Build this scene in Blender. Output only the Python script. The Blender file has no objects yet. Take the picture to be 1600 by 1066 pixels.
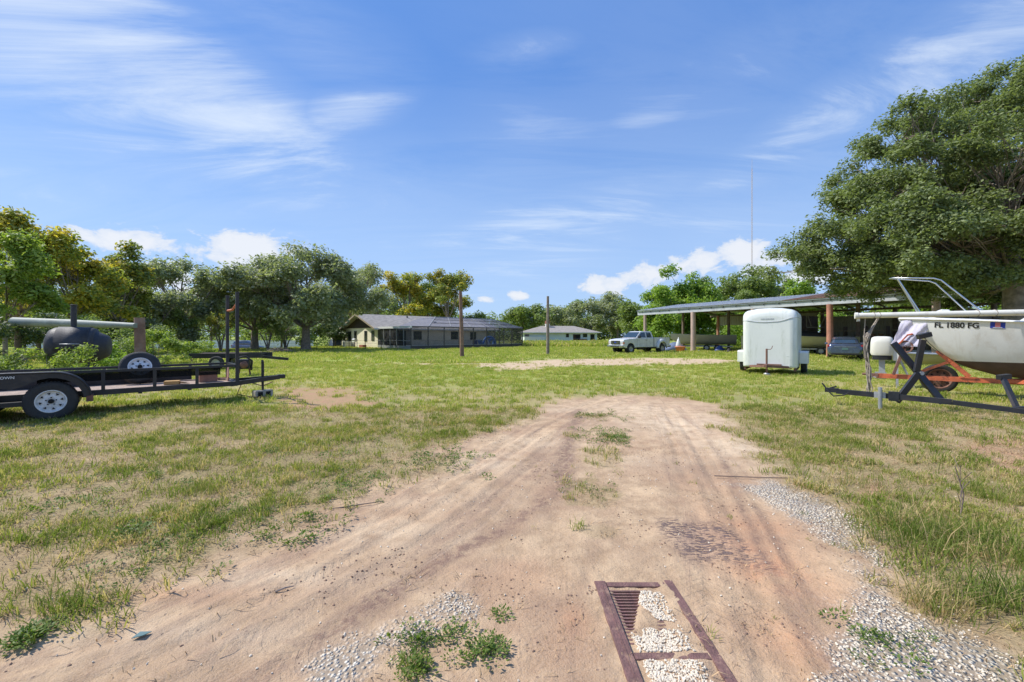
import bpy, bmesh, math, random
import numpy as np
from mathutils import Vector, Matrix

SC = bpy.context.scene
COL = SC.collection
R = math.radians

# ------------------------------------------------------------------ camera, light, exposure
CAM_H = 1.5
cd = bpy.data.cameras.new('camera'); cam = bpy.data.objects.new('camera', cd); COL.objects.link(cam)
cam.location = (0, 0, CAM_H); cam.rotation_euler = (R(90), 0, 0)
cd.lens = 15.0; cd.sensor_width = 36.0; cd.shift_y = -0.005
cd.clip_start = 0.05; cd.clip_end = 5000
SC.camera = cam

SUN_AZ = math.atan2(-0.96, 0.20)      # from +Y, clockwise
SUN_EL = R(50)
world = bpy.data.worlds.new('World'); SC.world = world; world.use_nodes = True

sd = bpy.data.lights.new('sun', 'SUN'); sd.energy = 3.7; sd.angle = R(0.55); sd.color = (1.0, 0.955, 0.88)
sun = bpy.data.objects.new('sun', sd); COL.objects.link(sun)
to_sun = Vector((math.sin(SUN_AZ)*math.cos(SUN_EL), math.cos(SUN_AZ)*math.cos(SUN_EL), math.sin(SUN_EL)))
sun.rotation_euler = to_sun.to_track_quat('Z', 'Y').to_euler()

SC.view_settings.view_transform = 'Standard'
SC.view_settings.look = 'None'
SC.view_settings.gamma = 1.0
SC.view_settings.use_curve_mapping = False
SC.view_settings.exposure = 0.58
SC.render.engine = 'CYCLES'
SC.cycles.max_bounces = 8; SC.cycles.diffuse_bounces = 4; SC.cycles.transparent_max_bounces = 12
SC.cycles.glossy_bounces = 2; SC.cycles.transmission_bounces = 4


class NT:
    """small wrapper round a node tree"""
    def __init__(s, nt): s.nt = nt; nt.nodes.clear()
    def n(s, t, **kw):
        nd = s.nt.nodes.new(t)
        for k, v in kw.items():
            if k.startswith('i_'):
                key = k[2:]; key = int(key) if key.isdigit() else key.replace('_', ' ')
                nd.inputs[key].default_value = v
            else: setattr(nd, k, v)
        return nd
    def l(s, a, b): s.nt.links.new(a, b)
    def val(s, x, sock):
        if isinstance(x, (int, float)): sock.default_value = x
        else: s.l(x, sock)
    def m(s, op, a, b=None, c=None, clamp=False):
        nd = s.n('ShaderNodeMath', operation=op, use_clamp=clamp)
        s.val(a, nd.inputs[0])
        if b is not None: s.val(b, nd.inputs[1])
        if c is not None: s.val(c, nd.inputs[2])
        return nd.outputs[0]
    def mix(s, f, a, b, blend='MIX'):
        nd = s.n('ShaderNodeMix', data_type='RGBA', blend_type=blend)
        s.val(f, nd.inputs[0])
        for x, sock in ((a, nd.inputs[6]), (b, nd.inputs[7])):
            if isinstance(x, tuple): sock.default_value = (*x[:3], 1)
            else: s.l(x, sock)
        return nd.outputs[2]
    def noise(s, vec, scale, detail=4, rough=0.55, dist=0.0, col=False):
        nd = s.n('ShaderNodeTexNoise'); nd.inputs['Scale'].default_value = scale
        nd.inputs['Detail'].default_value = detail; nd.inputs['Roughness'].default_value = rough
        nd.inputs['Distortion'].default_value = dist
        if vec is not None: s.l(vec, nd.inputs['Vector'])
        return nd.outputs['Color' if col else 'Fac']
    def ramp(s, f, stops):
        nd = s.n('ShaderNodeValToRGB'); e = nd.color_ramp.elements
        while len(e) < len(stops): e.new(0.5)
        for i, (p, c) in enumerate(stops):
            e[i].position = p; e[i].color = (c, c, c, 1) if isinstance(c, (int, float)) else (*c, 1)
        s.l(f, nd.inputs[0]); return nd.outputs[0]
    def sstep(s, x, a, b):
        nd = s.n('ShaderNodeMapRange', interpolation_type='SMOOTHSTEP'); s.l(x, nd.inputs[0])
        nd.inputs[1].default_value = a; nd.inputs[2].default_value = b
        return nd.outputs[0]
    def attr(s, name):
        return s.n('ShaderNodeAttribute', attribute_name=name).outputs['Fac']


def build_world():
    t = NT(world.node_tree)
    out = t.n('ShaderNodeOutputWorld')
    sky = t.n('ShaderNodeTexSky', sky_type='NISHITA', sun_disc=False, sun_elevation=SUN_EL,
              sun_rotation=SUN_AZ % (2*math.pi), altitude=0, air_density=1.0, dust_density=0.35, ozone_density=2.2)
    tc = t.n('ShaderNodeTexCoord'); g = tc.outputs['Generated']
    sp = t.n('ShaderNodeSeparateXYZ'); t.l(g, sp.inputs[0])
    x, y, z = sp.outputs
    az = t.m('ARCTAN2', x, y)                       # 0 straight ahead, + right
    hyp = t.m('SQRT', t.m('ADD', t.m('MULTIPLY', x, x), t.m('MULTIPLY', y, y)))
    el = t.m('ARCTAN2', z, hyp)
    # gentle colour grade of the clear air
    hsv = t.n('ShaderNodeHueSaturation'); hsv.inputs['Saturation'].default_value = 1.10; hsv.inputs['Value'].default_value = 1.0
    t.l(sky.outputs[0], hsv.inputs['Color'])
    clear = t.mix(1.0, hsv.outputs[0], (0.82, 0.985, 1.19), 'MULTIPLY')
    # even out the blue with height, as the photograph's air has it
    g_hi = t.mix(t.sstep(el, .16, .60), (1.60, 2.95, 5.75), (.84, 2.02, 5.10))
    clear = t.mix(.68, clear, g_hi)
    # high cloud: noise on a plane overhead, stretched
    zz = t.m('MAXIMUM', z, 0.03)
    px = t.m('DIVIDE', x, t.m('ADD', zz, 0.12)); py = t.m('DIVIDE', y, t.m('ADD', zz, 0.12))
    cv = t.n('ShaderNodeCombineXYZ'); t.l(px, cv.inputs[0]); t.l(py, cv.inputs[1])
    mp = t.n('ShaderNodeMapping'); mp.inputs['Rotation'].default_value = (0, 0, R(-28)); mp.inputs['Scale'].default_value = (0.45, 1.5, 1)
    t.l(cv.outputs[0], mp.inputs[0])
    wsp = t.noise(mp.outputs[0], 1.5, 10, 0.66, 1.3)
    big = t.noise(cv.outputs[0], 0.42, 3, 0.5, 0.2)
    def blob(a0, e0, sa, se, rot=0.0):
        da = t.m('SUBTRACT', az, a0); de = t.m('SUBTRACT', el, e0)
        c, s_ = math.cos(rot), math.sin(rot)
        u = t.m('ADD', t.m('MULTIPLY', da, c), t.m('MULTIPLY', de, s_))
        v = t.m('SUBTRACT', t.m('MULTIPLY', de, c), t.m('MULTIPLY', da, s_))
        u = t.m('DIVIDE', u, sa); v = t.m('DIVIDE', v, se)
        r2 = t.m('ADD', t.m('MULTIPLY', u, u), t.m('MULTIPLY', v, v))
        return t.m('POWER', 2.718, t.m('MULTIPLY', r2, -1.0))
    def azel(px_, py_):
        X = (px_-800)/666.7; Y = (525-py_)/666.7
        return math.atan2(X, 1.0), math.atan2(Y, math.hypot(X, 1))
    wisp_w = None
    for (bx, by, sa, se, rot, k) in [(250, 120, .34, .13, -.35, 1.0), (90, 60, .30, .16, -.3, .95), (420, 20, .3, .08, -.2, .5), (200, 195, .20, .035, -.12, .7), (545, 172, .15, .05, .35, .62),
                                     (825, 80, .13, .035, .08, .55), (1020, 182, .14, .04, 0, .42), (880, 340, .34, .07, .20, .75),
                                     (1230, 235, .26, .05, .28, .65), (1450, 110, .32, .08, .3, .75), (560, 300, .55, .16, 0, .34), (1250, 60, .6, .10, .1, .34),
                                     (390, 240, .2, .06, -.2, .3), (1050, 300, .3, .06, .25, .3)]:
        a0, e0 = azel(bx, by)
        b = t.m('MULTIPLY', blob(a0, e0, sa, se, rot), k)
        wisp_w = b if wisp_w is None else t.m('MAXIMUM', wisp_w, b)
    base_w = t.m('MULTIPLY', t.sstep(big, .32, .68), 0.50)
    wisp_w = t.m('MAXIMUM', wisp_w, base_w)
    cir = t.sstep(t.m('ADD', t.m('MULTIPLY', wisp_w, .62), t.m('MULTIPLY', t.m('SUBTRACT', wsp, .5), 2.2)), .0, 1.05)
    cir = t.m('MULTIPLY', cir, t.m('MULTIPLY', t.sstep(wisp_w, .02, .6), .80), clamp=True)
    cir = t.m('MAXIMUM', cir, t.m('MULTIPLY', wisp_w, t.m('MULTIPLY', t.sstep(wsp, .25, .6), .34)))
    # cumulus near the horizon
    ae = t.n('ShaderNodeCombineXYZ'); t.l(az, ae.inputs[0]); t.l(t.m('MULTIPLY', el, 1.6), ae.inputs[1])
    n1 = t.noise(ae.outputs[0], 19, 8, .62, .35)
    n2 = t.noise(ae.outputs[0], 60, 4, .6)
    cum = None
    for (bx, by, sa, se, k) in [(200, 376, .075, .026, 1), (150, 370, .05, .02, .9), (390, 388, .085, .036, 1.15), (360, 405, .05, .035, .9), (250, 432, .06, .03, 1),
                                (940, 447, .07, .025, 1), (1010, 432, .07, .028, 1), (1090, 410, .065, .028, .95), (1160, 396, .055, .036, 1.05), (1195, 412, .06, .03, .85),
                                (812, 462, .035, .014, .9), (760, 468, .03, .01, .6), (1260, 430, .05, .03, .8), (300, 460, .08, .02, .7)]:
        a0, e0 = azel(bx, by)
        b = t.m('MULTIPLY', blob(a0, e0, sa, se), k)
        cum = b if cum is None else t.m('MAXIMUM', cum, b)
    horiz = t.m('MULTIPLY', t.sstep(el, .13, .05), 0.34)       # the same low clouds all round
    ring = t.m('MULTIPLY', horiz, t.sstep(t.noise(ae.outputs[0], 3.1, 2, .5), .56, .7))
    cum = t.m('MAXIMUM', cum, ring)
    cm = t.m('ADD', cum, t.m('MULTIPLY', t.m('SUBTRACT', n1, .5), 2.1))
    cm = t.m('ADD', cm, t.m('MULTIPLY', t.m('SUBTRACT', n2, .5), .30))
    cmask = t.m('MULTIPLY', t.m('MULTIPLY', t.sstep(cm, .34, .64), t.sstep(cum, .08, .40)), 0.82)
    shade = t.ramp(t.m('ADD', cm, t.m('MULTIPLY', n2, .2)), [(.35, (4.3, 4.9, 5.9)), (1.05, (6.0, 6.05, 6.2))])
    col = t.mix(cir, clear, (5.3, 5.9, 6.7))
    # pale air towards the horizon
    hz = t.m('ADD', t.m('MULTIPLY', t.sstep(el, .52, .0), 0.52), .0)
    col = t.mix(hz, col, (3.7, 4.75, 6.4))
    col = t.mix(cmask, col, shade)
    bg = t.n('ShaderNodeBackground'); bg.inputs['Strength'].default_value = 0.104
    t.l(col, bg.inputs['Color']); t.l(bg.outputs[0], out.inputs['Surface'])
build_world()

# ------------------------------------------------------------------ helpers
def W(px, py, Z):
    """photograph pixel at a distance -> point in metres"""
    return Vector(((px-800)/666.7*Z, Z, CAM_H-(py-525)/666.7*Z))
def G(px, py):
    Z = 1000.0/(py-525.0); return ((px-800)/666.7*Z, Z)

def tag(o, label=None, cat=None, group=None, kind=None):
    if label: o['label'] = label
    if cat: o['category'] = cat
    if group: o['group'] = group
    if kind: o['kind'] = kind
    return o
def thing(name, label, cat, loc=(0, 0, 0), rz=0.0, group=None):
    o = bpy.data.objects.new(name, None); o.empty_display_size = .2; COL.objects.link(o)
    o.location = loc; o.rotation_euler = (0, 0, rz)
    return tag(o, label, cat, group)

class MB:
    def __init__(s): s.v = []; s.f = []; s.sm = []
    def add(s, vs, fs, smooth=False):
        b = len(s.v); s.v += [tuple(v) for v in vs]
        s.f += [tuple(i+b for i in f) for f in fs]; s.sm += [smooth]*len(fs); return s
    def box(s, x0, x1, y0, y1, z0, z1):
        vs = [(x0, y0, z0), (x1, y0, z0), (x1, y1, z0), (x0, y1, z0), (x0, y0, z1), (x1, y0, z1), (x1, y1, z1), (x0, y1, z1)]
        return s.add(vs, [(0, 3, 2, 1), (4, 5, 6, 7), (0, 1, 5, 4), (1, 2, 6, 5), (2, 3, 7, 6), (3, 0, 4, 7)])
    def bar(s, p, q, w, h=None, up=(0, 0, 1)):
        """rectangular bar from p to q, w across, h along 'up'"""
        h = w if h is None else h
        p, q, up = Vector(p), Vector(q), Vector(up); d = (q-p).normalized()
        side = d.cross(up)
        if side.length < 1e-4: side = d.cross(Vector((1, 0, 0)))
        side.normalize(); u = side.cross(d).normalized()
        vs = []
        for c in (p, q):
            for a, b in ((-1, -1), (1, -1), (1, 1), (-1, 1)): vs.append(c+side*(a*w/2)+u*(b*h/2))
        return s.add(vs, [(0, 1, 2, 3), (7, 6, 5, 4), (0, 4, 5, 1), (1, 5, 6, 2), (2, 6, 7, 3), (3, 7, 4, 0)])
    def tube(s, pts, rad, n=8, cap=True):
        pts = [Vector(p) for p in pts]
        rs = rad if isinstance(rad, (list, tuple)) else [rad]*len(pts)
        rings = []; prev = None
        for i, p in enumerate(pts):
            d = (pts[min(i+1, len(pts)-1)]-pts[max(i-1, 0)]).normalized()
            if prev is None:
                a = Vector((0, 0, 1)) if abs(d.z) < .9 else Vector((1, 0, 0)); side = d.cross(a).normalized()
            else:
                side = prev-d*prev.dot(d)
                side = side.normalized() if side.length > 1e-5 else d.cross(Vector((0, 0, 1))).normalized()
            prev = side; u = d.cross(side)
            rings.append([p+(side*math.cos(2*math.pi*k/n)+u*math.sin(2*math.pi*k/n))*rs[i] for k in range(n)])
        vs = [v for r in rings for v in r]; fs = []
        for i in range(len(pts)-1):
            for k in range(n):
                a = i*n+k; b = i*n+(k+1) % n; fs.append((a, b, b+n, a+n))
        s.add(vs, fs, True)
        if cap:
            s.add(rings[0], [tuple(range(n))[::-1]]); s.add(rings[-1], [tuple(range(n))])
        return s
    def lathe(s, prof, axis='y', n=24, c=(0, 0, 0), smooth=True):
        """prof: (radius, along) pairs turned about an axis through c"""
        vs = []; fs = []; m = len(prof)
        for k in range(n):
            a = 2*math.pi*k/n
            for r, h in prof:
                u, v = r*math.cos(a), r*math.sin(a)
                p = {'y': (u, h, v), 'z': (u, v, h), 'x': (h, u, v)}[axis]
                vs.append((p[0]+c[0], p[1]+c[1], p[2]+c[2]))
        for k in range(n):
            for j in range(m-1):
                a = k*m+j; b = ((k+1) % n)*m+j; fs.append((a, a+1, b+1, b))
        return s.add(vs, fs, smooth)
    def prism(s, outline, a, b, plane='xz'):
        """outline polygon in a plane, extruded from a to b along the third axis"""
        n = len(outline); m = {'xz': lambda p, t: (p[0], t, p[1]), 'xy': lambda p, t: (p[0], p[1], t), 'yz': lambda p, t: (t, p[0], p[1])}[plane]
        vs = [m(p, a) for p in outline]+[m(p, b) for p in outline]
        fs = [tuple(range(n)), tuple(range(2*n-1, n-1, -1))]+[(i, i+n, (i+1) % n+n, (i+1) % n) for i in range(n)]
        return s.add(vs, fs)
    def loft(s, secs, cap=True, smooth=True, closed=True):
        n = len(secs[0]); vs = [p for q in secs for p in q]; fs = []
        for i in range(len(secs)-1):
            for k in range(n if closed else n-1):
                a = i*n+k; b = i*n+(k+1) % n; fs.append((a, b, b+n, a+n))
        s.add(vs, fs, smooth)
        if cap: s.add(secs[0], [tuple(range(n))[::-1]]); s.add(secs[-1], [tuple(range(n))])
        return s
    def mesh(s, name, fix=True):
        me = bpy.data.meshes.new(name); me.from_pydata([tuple(v) for v in s.v], [], s.f)
        if fix:
            bm = bmesh.new(); bm.from_mesh(me)
            for i, f in enumerate(bm.faces): f.smooth = s.sm[i]
            bmesh.ops.recalc_face_normals(bm, faces=bm.faces); bm.to_mesh(me); bm.free()
        me.update(); return me
    def obj(s, name, m, parent=None, bevel=0, loc=None, fix=True):
        me = s.mesh(name, fix); me.materials.append(m)
        o = bpy.data.objects.new(name, me); COL.objects.link(o)
        if parent: o.parent = parent
        if loc is not None: o.location = loc
        if bevel:
            b = o.modifiers.new('bevel', 'BEVEL'); b.width = bevel; b.segments = 2; b.limit_method = 'ANGLE'; b.angle_limit = R(35)
        return o

def copy_obj(o, parent=None, loc=None, rot=None):
    c = o.copy(); COL.objects.link(c)
    for k in list(c.keys()):
        if parent is not None and k in ('category', 'group', 'label'): del c[k]
    if parent: c.parent = parent
    if loc is not None: c.location = loc
    if rot is not None: c.rotation_euler = rot
    return c

def text_mesh(txt, size, extrude=0.0, bold=0.0):
    cu = bpy.data.curves.new('lettering', 'FONT'); cu.body = txt; cu.size = size; cu.extrude = extrude; cu.offset = bold
    cu.align_x = 'LEFT'; cu.resolution_u = 3
    o = bpy.data.objects.new('lettering', cu); COL.objects.link(o)
    me = bpy.data.meshes.new_from_object(o.evaluated_get(bpy.context.evaluated_depsgraph_get()))
    bpy.data.objects.remove(o); bpy.data.curves.remove(cu)
    return me

# ---- value noise in numpy
_rs = np.random.RandomState(7); _T = _rs.rand(256, 256)
def vnoise(x, y):
    xi = np.floor(x).astype(int); yi = np.floor(y).astype(int); fx = x-xi; fy = y-yi
    fx = fx*fx*(3-2*fx); fy = fy*fy*(3-2*fy)
    a = _T[xi & 255, yi & 255]; b = _T[(xi+1) & 255, yi & 255]; c = _T[xi & 255, (yi+1) & 255]; d = _T[(xi+1) & 255, (yi+1) & 255]
    return (a*(1-fx)+b*fx)*(1-fy)+(c*(1-fx)+d*fx)*fy
def fbm(x, y, f=1.0, o=4, g=.5):
    s = 0; a = 1; t = 0
    for i in range(o):
        s = s+a*vnoise(x*f+17.3*i, y*f-9.1*i); t += a; a *= g; f *= 2.03
    return s/t
def sst(x, a, b):
    t = np.clip((x-a)/(b-a), 0, 1); return t*t*(3-2*t)

# ------------------------------------------------------------------ materials
def mat(name, col, rough=.6, metal=0.0, var=.12, scale=6.0, bump=.0, dirt=None, dirt_amt=.4, spec=.5, dscale=2.5, streak=False, coat=0.0, bscale=None):
    m = bpy.data.materials.new(name); m.use_nodes = True; t = NT(m.node_tree)
    out = t.n('ShaderNodeOutputMaterial'); b = t.n('ShaderNodeBsdfPrincipled')
    tc = t.n('ShaderNodeTexCoord').outputs['Object']
    n1 = t.noise(tc, scale, 5, .6)
    f = t.sstep(n1, .25, .75)
    dk = tuple(c*(1-var) for c in col); lt = tuple(min(1, c*(1+var)) for c in col)
    c = t.mix(f, dk, lt)
    if dirt:
        v = tc
        if streak:
            mp = t.n('ShaderNodeMapping'); mp.inputs['Scale'].default_value = (1, 1, .18); t.l(tc, mp.inputs[0]); v = mp.outputs[0]
        n2 = t.noise(v, dscale, 7, .68, .4)
        c = t.mix(t.m('MULTIPLY', t.sstep(n2, .48, .72), dirt_amt), c, dirt)
    t.l(c, b.inputs['Base Color'])
    b.inputs['Metallic'].default_value = metal
    t.l(t.m('ADD', t.m('MULTIPLY', f, .12), rough-.06), b.inputs['Roughness'])
    b.inputs['Specular IOR Level'].default_value = spec
    if coat: b.inputs['Coat Weight'].default_value = coat; b.inputs['Coat Roughness'].default_value = .08
    if bump:
        bp = t.n('ShaderNodeBump'); bp.inputs['Strength'].default_value = bump; bp.inputs['Distance'].default_value = .02
        t.l(t.noise(tc, bscale or scale*6, 5, .6), bp.inputs['Height']); t.l(bp.outputs[0], b.inputs['Normal'])
    t.l(b.outputs[0], out.inputs[0]); return m

def glass_mat(name, col, rough=.05):
    m = bpy.data.materials.new(name); m.use_nodes = True; t = NT(m.node_tree)
    out = t.n('ShaderNodeOutputMaterial'); b = t.n('ShaderNodeBsdfPrincipled')
    tc = t.n('ShaderNodeTexCoord').outputs['Object']
    t.l(t.mix(t.noise(tc, 2.0, 3), tuple(c*.6 for c in col), tuple(c*1.3 for c in col)), b.inputs['Base Color'])
    b.inputs['Roughness'].default_value = rough; b.inputs['Specular IOR Level'].default_value = .9
    t.l(b.outputs[0], out.inputs[0]); return m

def mesh_screen(name, col, alpha):
    m = bpy.data.materials.new(name); m.use_nodes = True; t = NT(m.node_tree)
    out = t.n('ShaderNodeOutputMaterial'); tr = t.n('ShaderNodeBsdfTransparent'); d = t.n('ShaderNodeBsdfDiffuse')
    d.inputs['Color'].default_value = (*col, 1)
    tc = t.n('ShaderNodeTexCoord').outputs['Object']
    mx = t.n('ShaderNodeMixShader'); t.l(t.m('ADD', t.m('MULTIPLY', t.noise(tc, 1.5, 3), .12), alpha-.06), mx.inputs[0])
    t.l(tr.outputs[0], mx.inputs[1]); t.l(d.outputs[0], mx.inputs[2]); t.l(mx.outputs[0], out.inputs[0]); return m

def leaf_mat(name, c0, c1, c2=None, trans=.35, pos=.0, gold_lo=.55, gold_hi=.85):
    """c0..c1 by leaf; c2 mixed in by clumps (autumn colour)"""
    m = bpy.data.materials.new(name); m.use_nodes = True; t = NT(m.node_tree)
    out = t.n('ShaderNodeOutputMaterial')
    a = t.attr('tint'); k = t.attr('clump')
    c = t.mix(a, c0, c1)
    if c2: c = t.mix(t.sstep(t.m('ADD', t.m('MULTIPLY', k, .65), t.m('MULTIPLY', a, .35)), gold_lo, gold_hi), c, c2)
    d = t.n('ShaderNodeBsdfPrincipled'); d.inputs['Roughness'].default_value = .55; d.inputs['Specular IOR Level'].default_value = .35
    t.l(c, d.inputs['Base Color'])
    tr = t.n('ShaderNodeBsdfTranslucent'); t.l(t.mix(1.0, c, (1.25, 1.35, .6), 'MULTIPLY'), tr.inputs['Color'])
    mx = t.n('ShaderNodeMixShader'); mx.inputs[0].default_value = trans
    t.l(d.outputs[0], mx.inputs[1]); t.l(tr.outputs[0], mx.inputs[2]); t.l(mx.outputs[0], out.inputs[0]); return m

M = {}
M['black_steel'] = mat('black_steel', (.022, .022, .025), .5, 0, .3, 5, .15, dirt=(.09, .07, .055), dirt_amt=.5)
M['blue_black'] = mat('blue_black_steel', (.020, .022, .028), .42, 0, .25, 5, .1, dirt=(.10, .06, .04), dirt_amt=.35)
M['rubber'] = mat('tyre_rubber', (.035, .035, .035), .8, 0, .2, 9, .4, dirt=(.12, .10, .08), dirt_amt=.5)
M['white_rim'] = mat('white_wheel', (.75, .75, .74), .35, 0, .06, 6, 0, dirt=(.3, .22, .14), dirt_amt=.3)
M['dark_hole'] = mat('dark_recess', (.012, .012, .012), .9)
M['deck_wood'] = mat('grey_deck_wood', (.42, .32, .26), .85, 0, .25, 12, .5, dirt=(.2, .14, .10), dirt_amt=.5)
M['concrete'] = mat('concrete', (.38, .35, .31), .9, 0, .15, 8, .4, dirt=(.18, .15, .12))
M['orange_steel'] = mat('orange_trailer_steel', (.62, .15, .06), .55, 0, .2, 7, .3, dirt=(.16, .05, .03), dirt_amt=.85, dscale=5)
M['rust'] = mat('rusty_steel', (.20, .10, .075), .85, 0, .3, 9, .6, dirt=(.33, .20, .14), dirt_amt=.6)
M['maroon'] = mat('maroon_grate_steel', (.17, .088, .078), .8, 0, .3, 14, .6, dirt=(.40, .26, .18), dirt_amt=.7, dscale=11)
M['white_paint'] = mat('white_paint', (.74, .74, .72), .4, 0, .05, 4)
M['fibreglass'] = mat('weathered_white_fibreglass', (.74, .76, .72), .38, 0, .035, 1.6, .02, dirt=(.40, .43, .33), dirt_amt=.60, streak=True, dscale=4.2, coat=.15)
M['gelcoat'] = mat('hull_gelcoat', (.80, .80, .785), .4, 0, .05, 1.8, .0, dirt=(.46, .38, .28), dirt_amt=.38, streak=True, dscale=3.5)
M['bottom_paint'] = mat('hull_bottom_paint', (.085, .055, .045), .7, 0, .25, 4, .2, dirt=(.16, .11, .09), dirt_amt=.5)
M['steel_tube'] = mat('stainless_tube', (.62, .62, .62), .25, .9, .08, 4)
M['mast'] = mat('cream_mast', (.72, .70, .62), .45, 0, .06, 3, 0, dirt=(.30, .20, .14), dirt_amt=.35)
M['galv'] = mat('galvanised_steel', (.45, .46, .47), .45, .55, .12, 6, .1, dirt=(.25, .2, .16))
M['lettering_black'] = mat('lettering_black', (.02, .02, .022), .5)
M['lettering_white'] = mat('lettering_white', (.75, .75, .75), .5)
M['pickup_paint'] = mat('white_car_paint', (.66, .66, .68), .28, 0, .04, 3, 0, dirt=(.40, .36, .31), dirt_amt=.25, coat=.5)
M['car_paint'] = mat('grey_blue_car_paint', (.085, .115, .19), .25, .4, .06, 3, coat=.8)
M['chrome'] = mat('dull_chrome', (.55, .55, .56), .22, .9, .08)
M['car_glass'] = glass_mat('car_glass', (.03, .05, .07))
M['window_glass'] = glass_mat('window_glass', (.025, .03, .035))
M['tail_red'] = mat('tail_lamp', (.30, .02, .02), .25)
M['headlamp'] = mat('headlamp_lens', (.5, .5, .5), .15)
M['black_plastic'] = mat('black_plastic', (.02, .02, .022), .45)
M['plate'] = mat('plate_green', (.10, .19, .19), .5)
M['roof_metal'] = mat('grey_roof_metal', (.60, .60, .58), .5, .25, .12, .8, 0, dirt=(.24, .19, .15), dirt_amt=.35)
M['roof_rust'] = mat('rusty_roof_metal', (.33, .19, .12), .75, 0, .25, 1.5, 0, dirt=(.42, .38, .35), dirt_amt=.5)
M['fascia'] = mat('grey_fascia', (.47, .49, .52), .55, 0, .08, 1.2, 0, dirt=(.2, .19, .18), dirt_amt=.4)
M['post_tan'] = mat('tan_post', (.48, .35, .29), .8, 0, .12, 3, .2, dirt=(.3, .2, .15))
M['post_red'] = mat('red_brown_post', (.42, .19, .125), .8, 0, .2, 3, .3, dirt=(.24, .12, .09))
M['post_dark'] = mat('dark_timber', (.18, .135, .11), .85, 0, .3, 4, .4)
M['siding_metal'] = mat('pale_siding', (.38, .355, .30), .6, 0, .15, 1.0, 0, dirt=(.18, .14, .1), dirt_amt=.5)
M['pole_wood'] = mat('weathered_pole', (.22, .13, .095), .9, 0, .3, 5, .6, dirt=(.33, .26, .22), dirt_amt=.6)
M['stucco_cream'] = mat('cream_stucco', (.84, .76, .58), .85, 0, .06, 3, .1)
M['brown_siding'] = mat('dark_brown_siding', (.055, .038, .03), .8, 0, .2, 3)
M['shingle'] = mat('grey_shingles', (.30, .275, .25), .9, 0, .28, 2.4, .4, dirt=(.17, .16, .155), dirt_amt=.5, dscale=1.1)
M['shingle2'] = mat('tan_grey_shingles', (.30, .27, .24), .9, 0, .15, 2.0, .2)
M['trim_tan'] = mat('tan_trim', (.36, .29, .20), .7)
M['frame_bronze'] = mat('bronze_frame', (.075, .065, .06), .5)
M['frame_grey'] = mat('grey_frame', (.30, .30, .30), .5)
M['screen'] = mesh_screen('insect_screen', (.07, .068, .065), .33)
M['screen_dark'] = mesh_screen('insect_screen_dark', (.07, .07, .07), .55)
M['screen_roof'] = mesh_screen('insect_screen_roof', (.15, .16, .21), .48)
M['house_shaded'] = mat('shaded_white_stucco', (.68, .77, .79), .85, 0, .05, 1)  # white stucco with its cyan-looking shade painted into the colour
M['house_white'] = mat('white_stucco', (.78, .78, .74), .85, 0, .04, 1)
M['brick'] = mat('chimney_brick', (.36, .13, .09), .9)
M['vinyl'] = mat('white_vinyl_fence', (.60, .64, .70), .5, 0, .06, .6)
M['slab'] = mat('concrete_slab', (.45, .42, .39), .9, 0, .12, 1, .2)
M['bark'] = mat('oak_bark', (.25, .20, .165), .95, 0, .35, 5, .8, bscale=14)
M['bark_light'] = mat('pale_bark', (.27, .22, .185), .95, 0, .35, 4, .8, bscale=12)
M['tarp_blue'] = mat('blue_grey_tarp', (.13, .17, .27), .5, 0, .15, 3, .3)
M['blue_cloth'] = mat('blue_tarp', (.05, .09, .32), .5, 0, .3, 4, .5)
M['blue_float'] = mat('blue_plastic', (.12, .26, .60), .4)
M['terracotta'] = mat('orange_plastic', (.62, .20, .09), .6)
M['boat_grey'] = mat('grey_aluminium_hull', (.44, .40, .36), .55, .2, .1, 2)
M['boat_dark'] = mat('dark_boat_cover', (.02, .02, .025), .7, 0, .3, 3)
M['boat_tan'] = mat('tan_hull', (.44, .40, .28), .5, 0, .08, 2)
M['wood_pale'] = mat('pale_timber', (.42, .36, .28), .8, 0, .2, 5, .2)
M['brownred'] = mat('brown_red_box', (.30, .16, .12), .8, 0, .2, 6, .2)
M['cardboard'] = mat('cardboard', (.45, .27, .10), .85, 0, .1, 5)
M['rope'] = mat('grey_rope', (.33, .28, .23), .9, 0, .25, 15, .3)
M['sheeting'] = mesh_screen('clear_plastic_sheeting', (.72, .69, .82), .62)
M['cowl'] = mat('cream_cowl', (.74, .72, .64), .35, 0, .03, 3)
M['sign_blue'] = mat('blue_decal', (.02, .05, .38), .4)
M['decal_red'] = mat('decal_red', (.55, .20, .22), .4)
M['smoker_black'] = mat('smoker_black', (.035, .035, .04), .62, 0, .3, 4, .3, dirt=(.10, .09, .09), dirt_amt=.6)
M['stick'] = mat('dry_stick', (.30, .24, .20), .9, 0, .3, 8)
M['grey_mast'] = mat('grey_green_mast', (.21, .24, .21), .6, 0, .2, 3, .1, dirt=(.36, .39, .36))
M['red_tape'] = mat('red_brown_strap', (.48, .15, .07), .7)
M['mast_line'] = mat('tower_steel', (.50, .42, .42), .6)
M['road_grey'] = mat('asphalt', (.06, .06, .06), .9)

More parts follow.
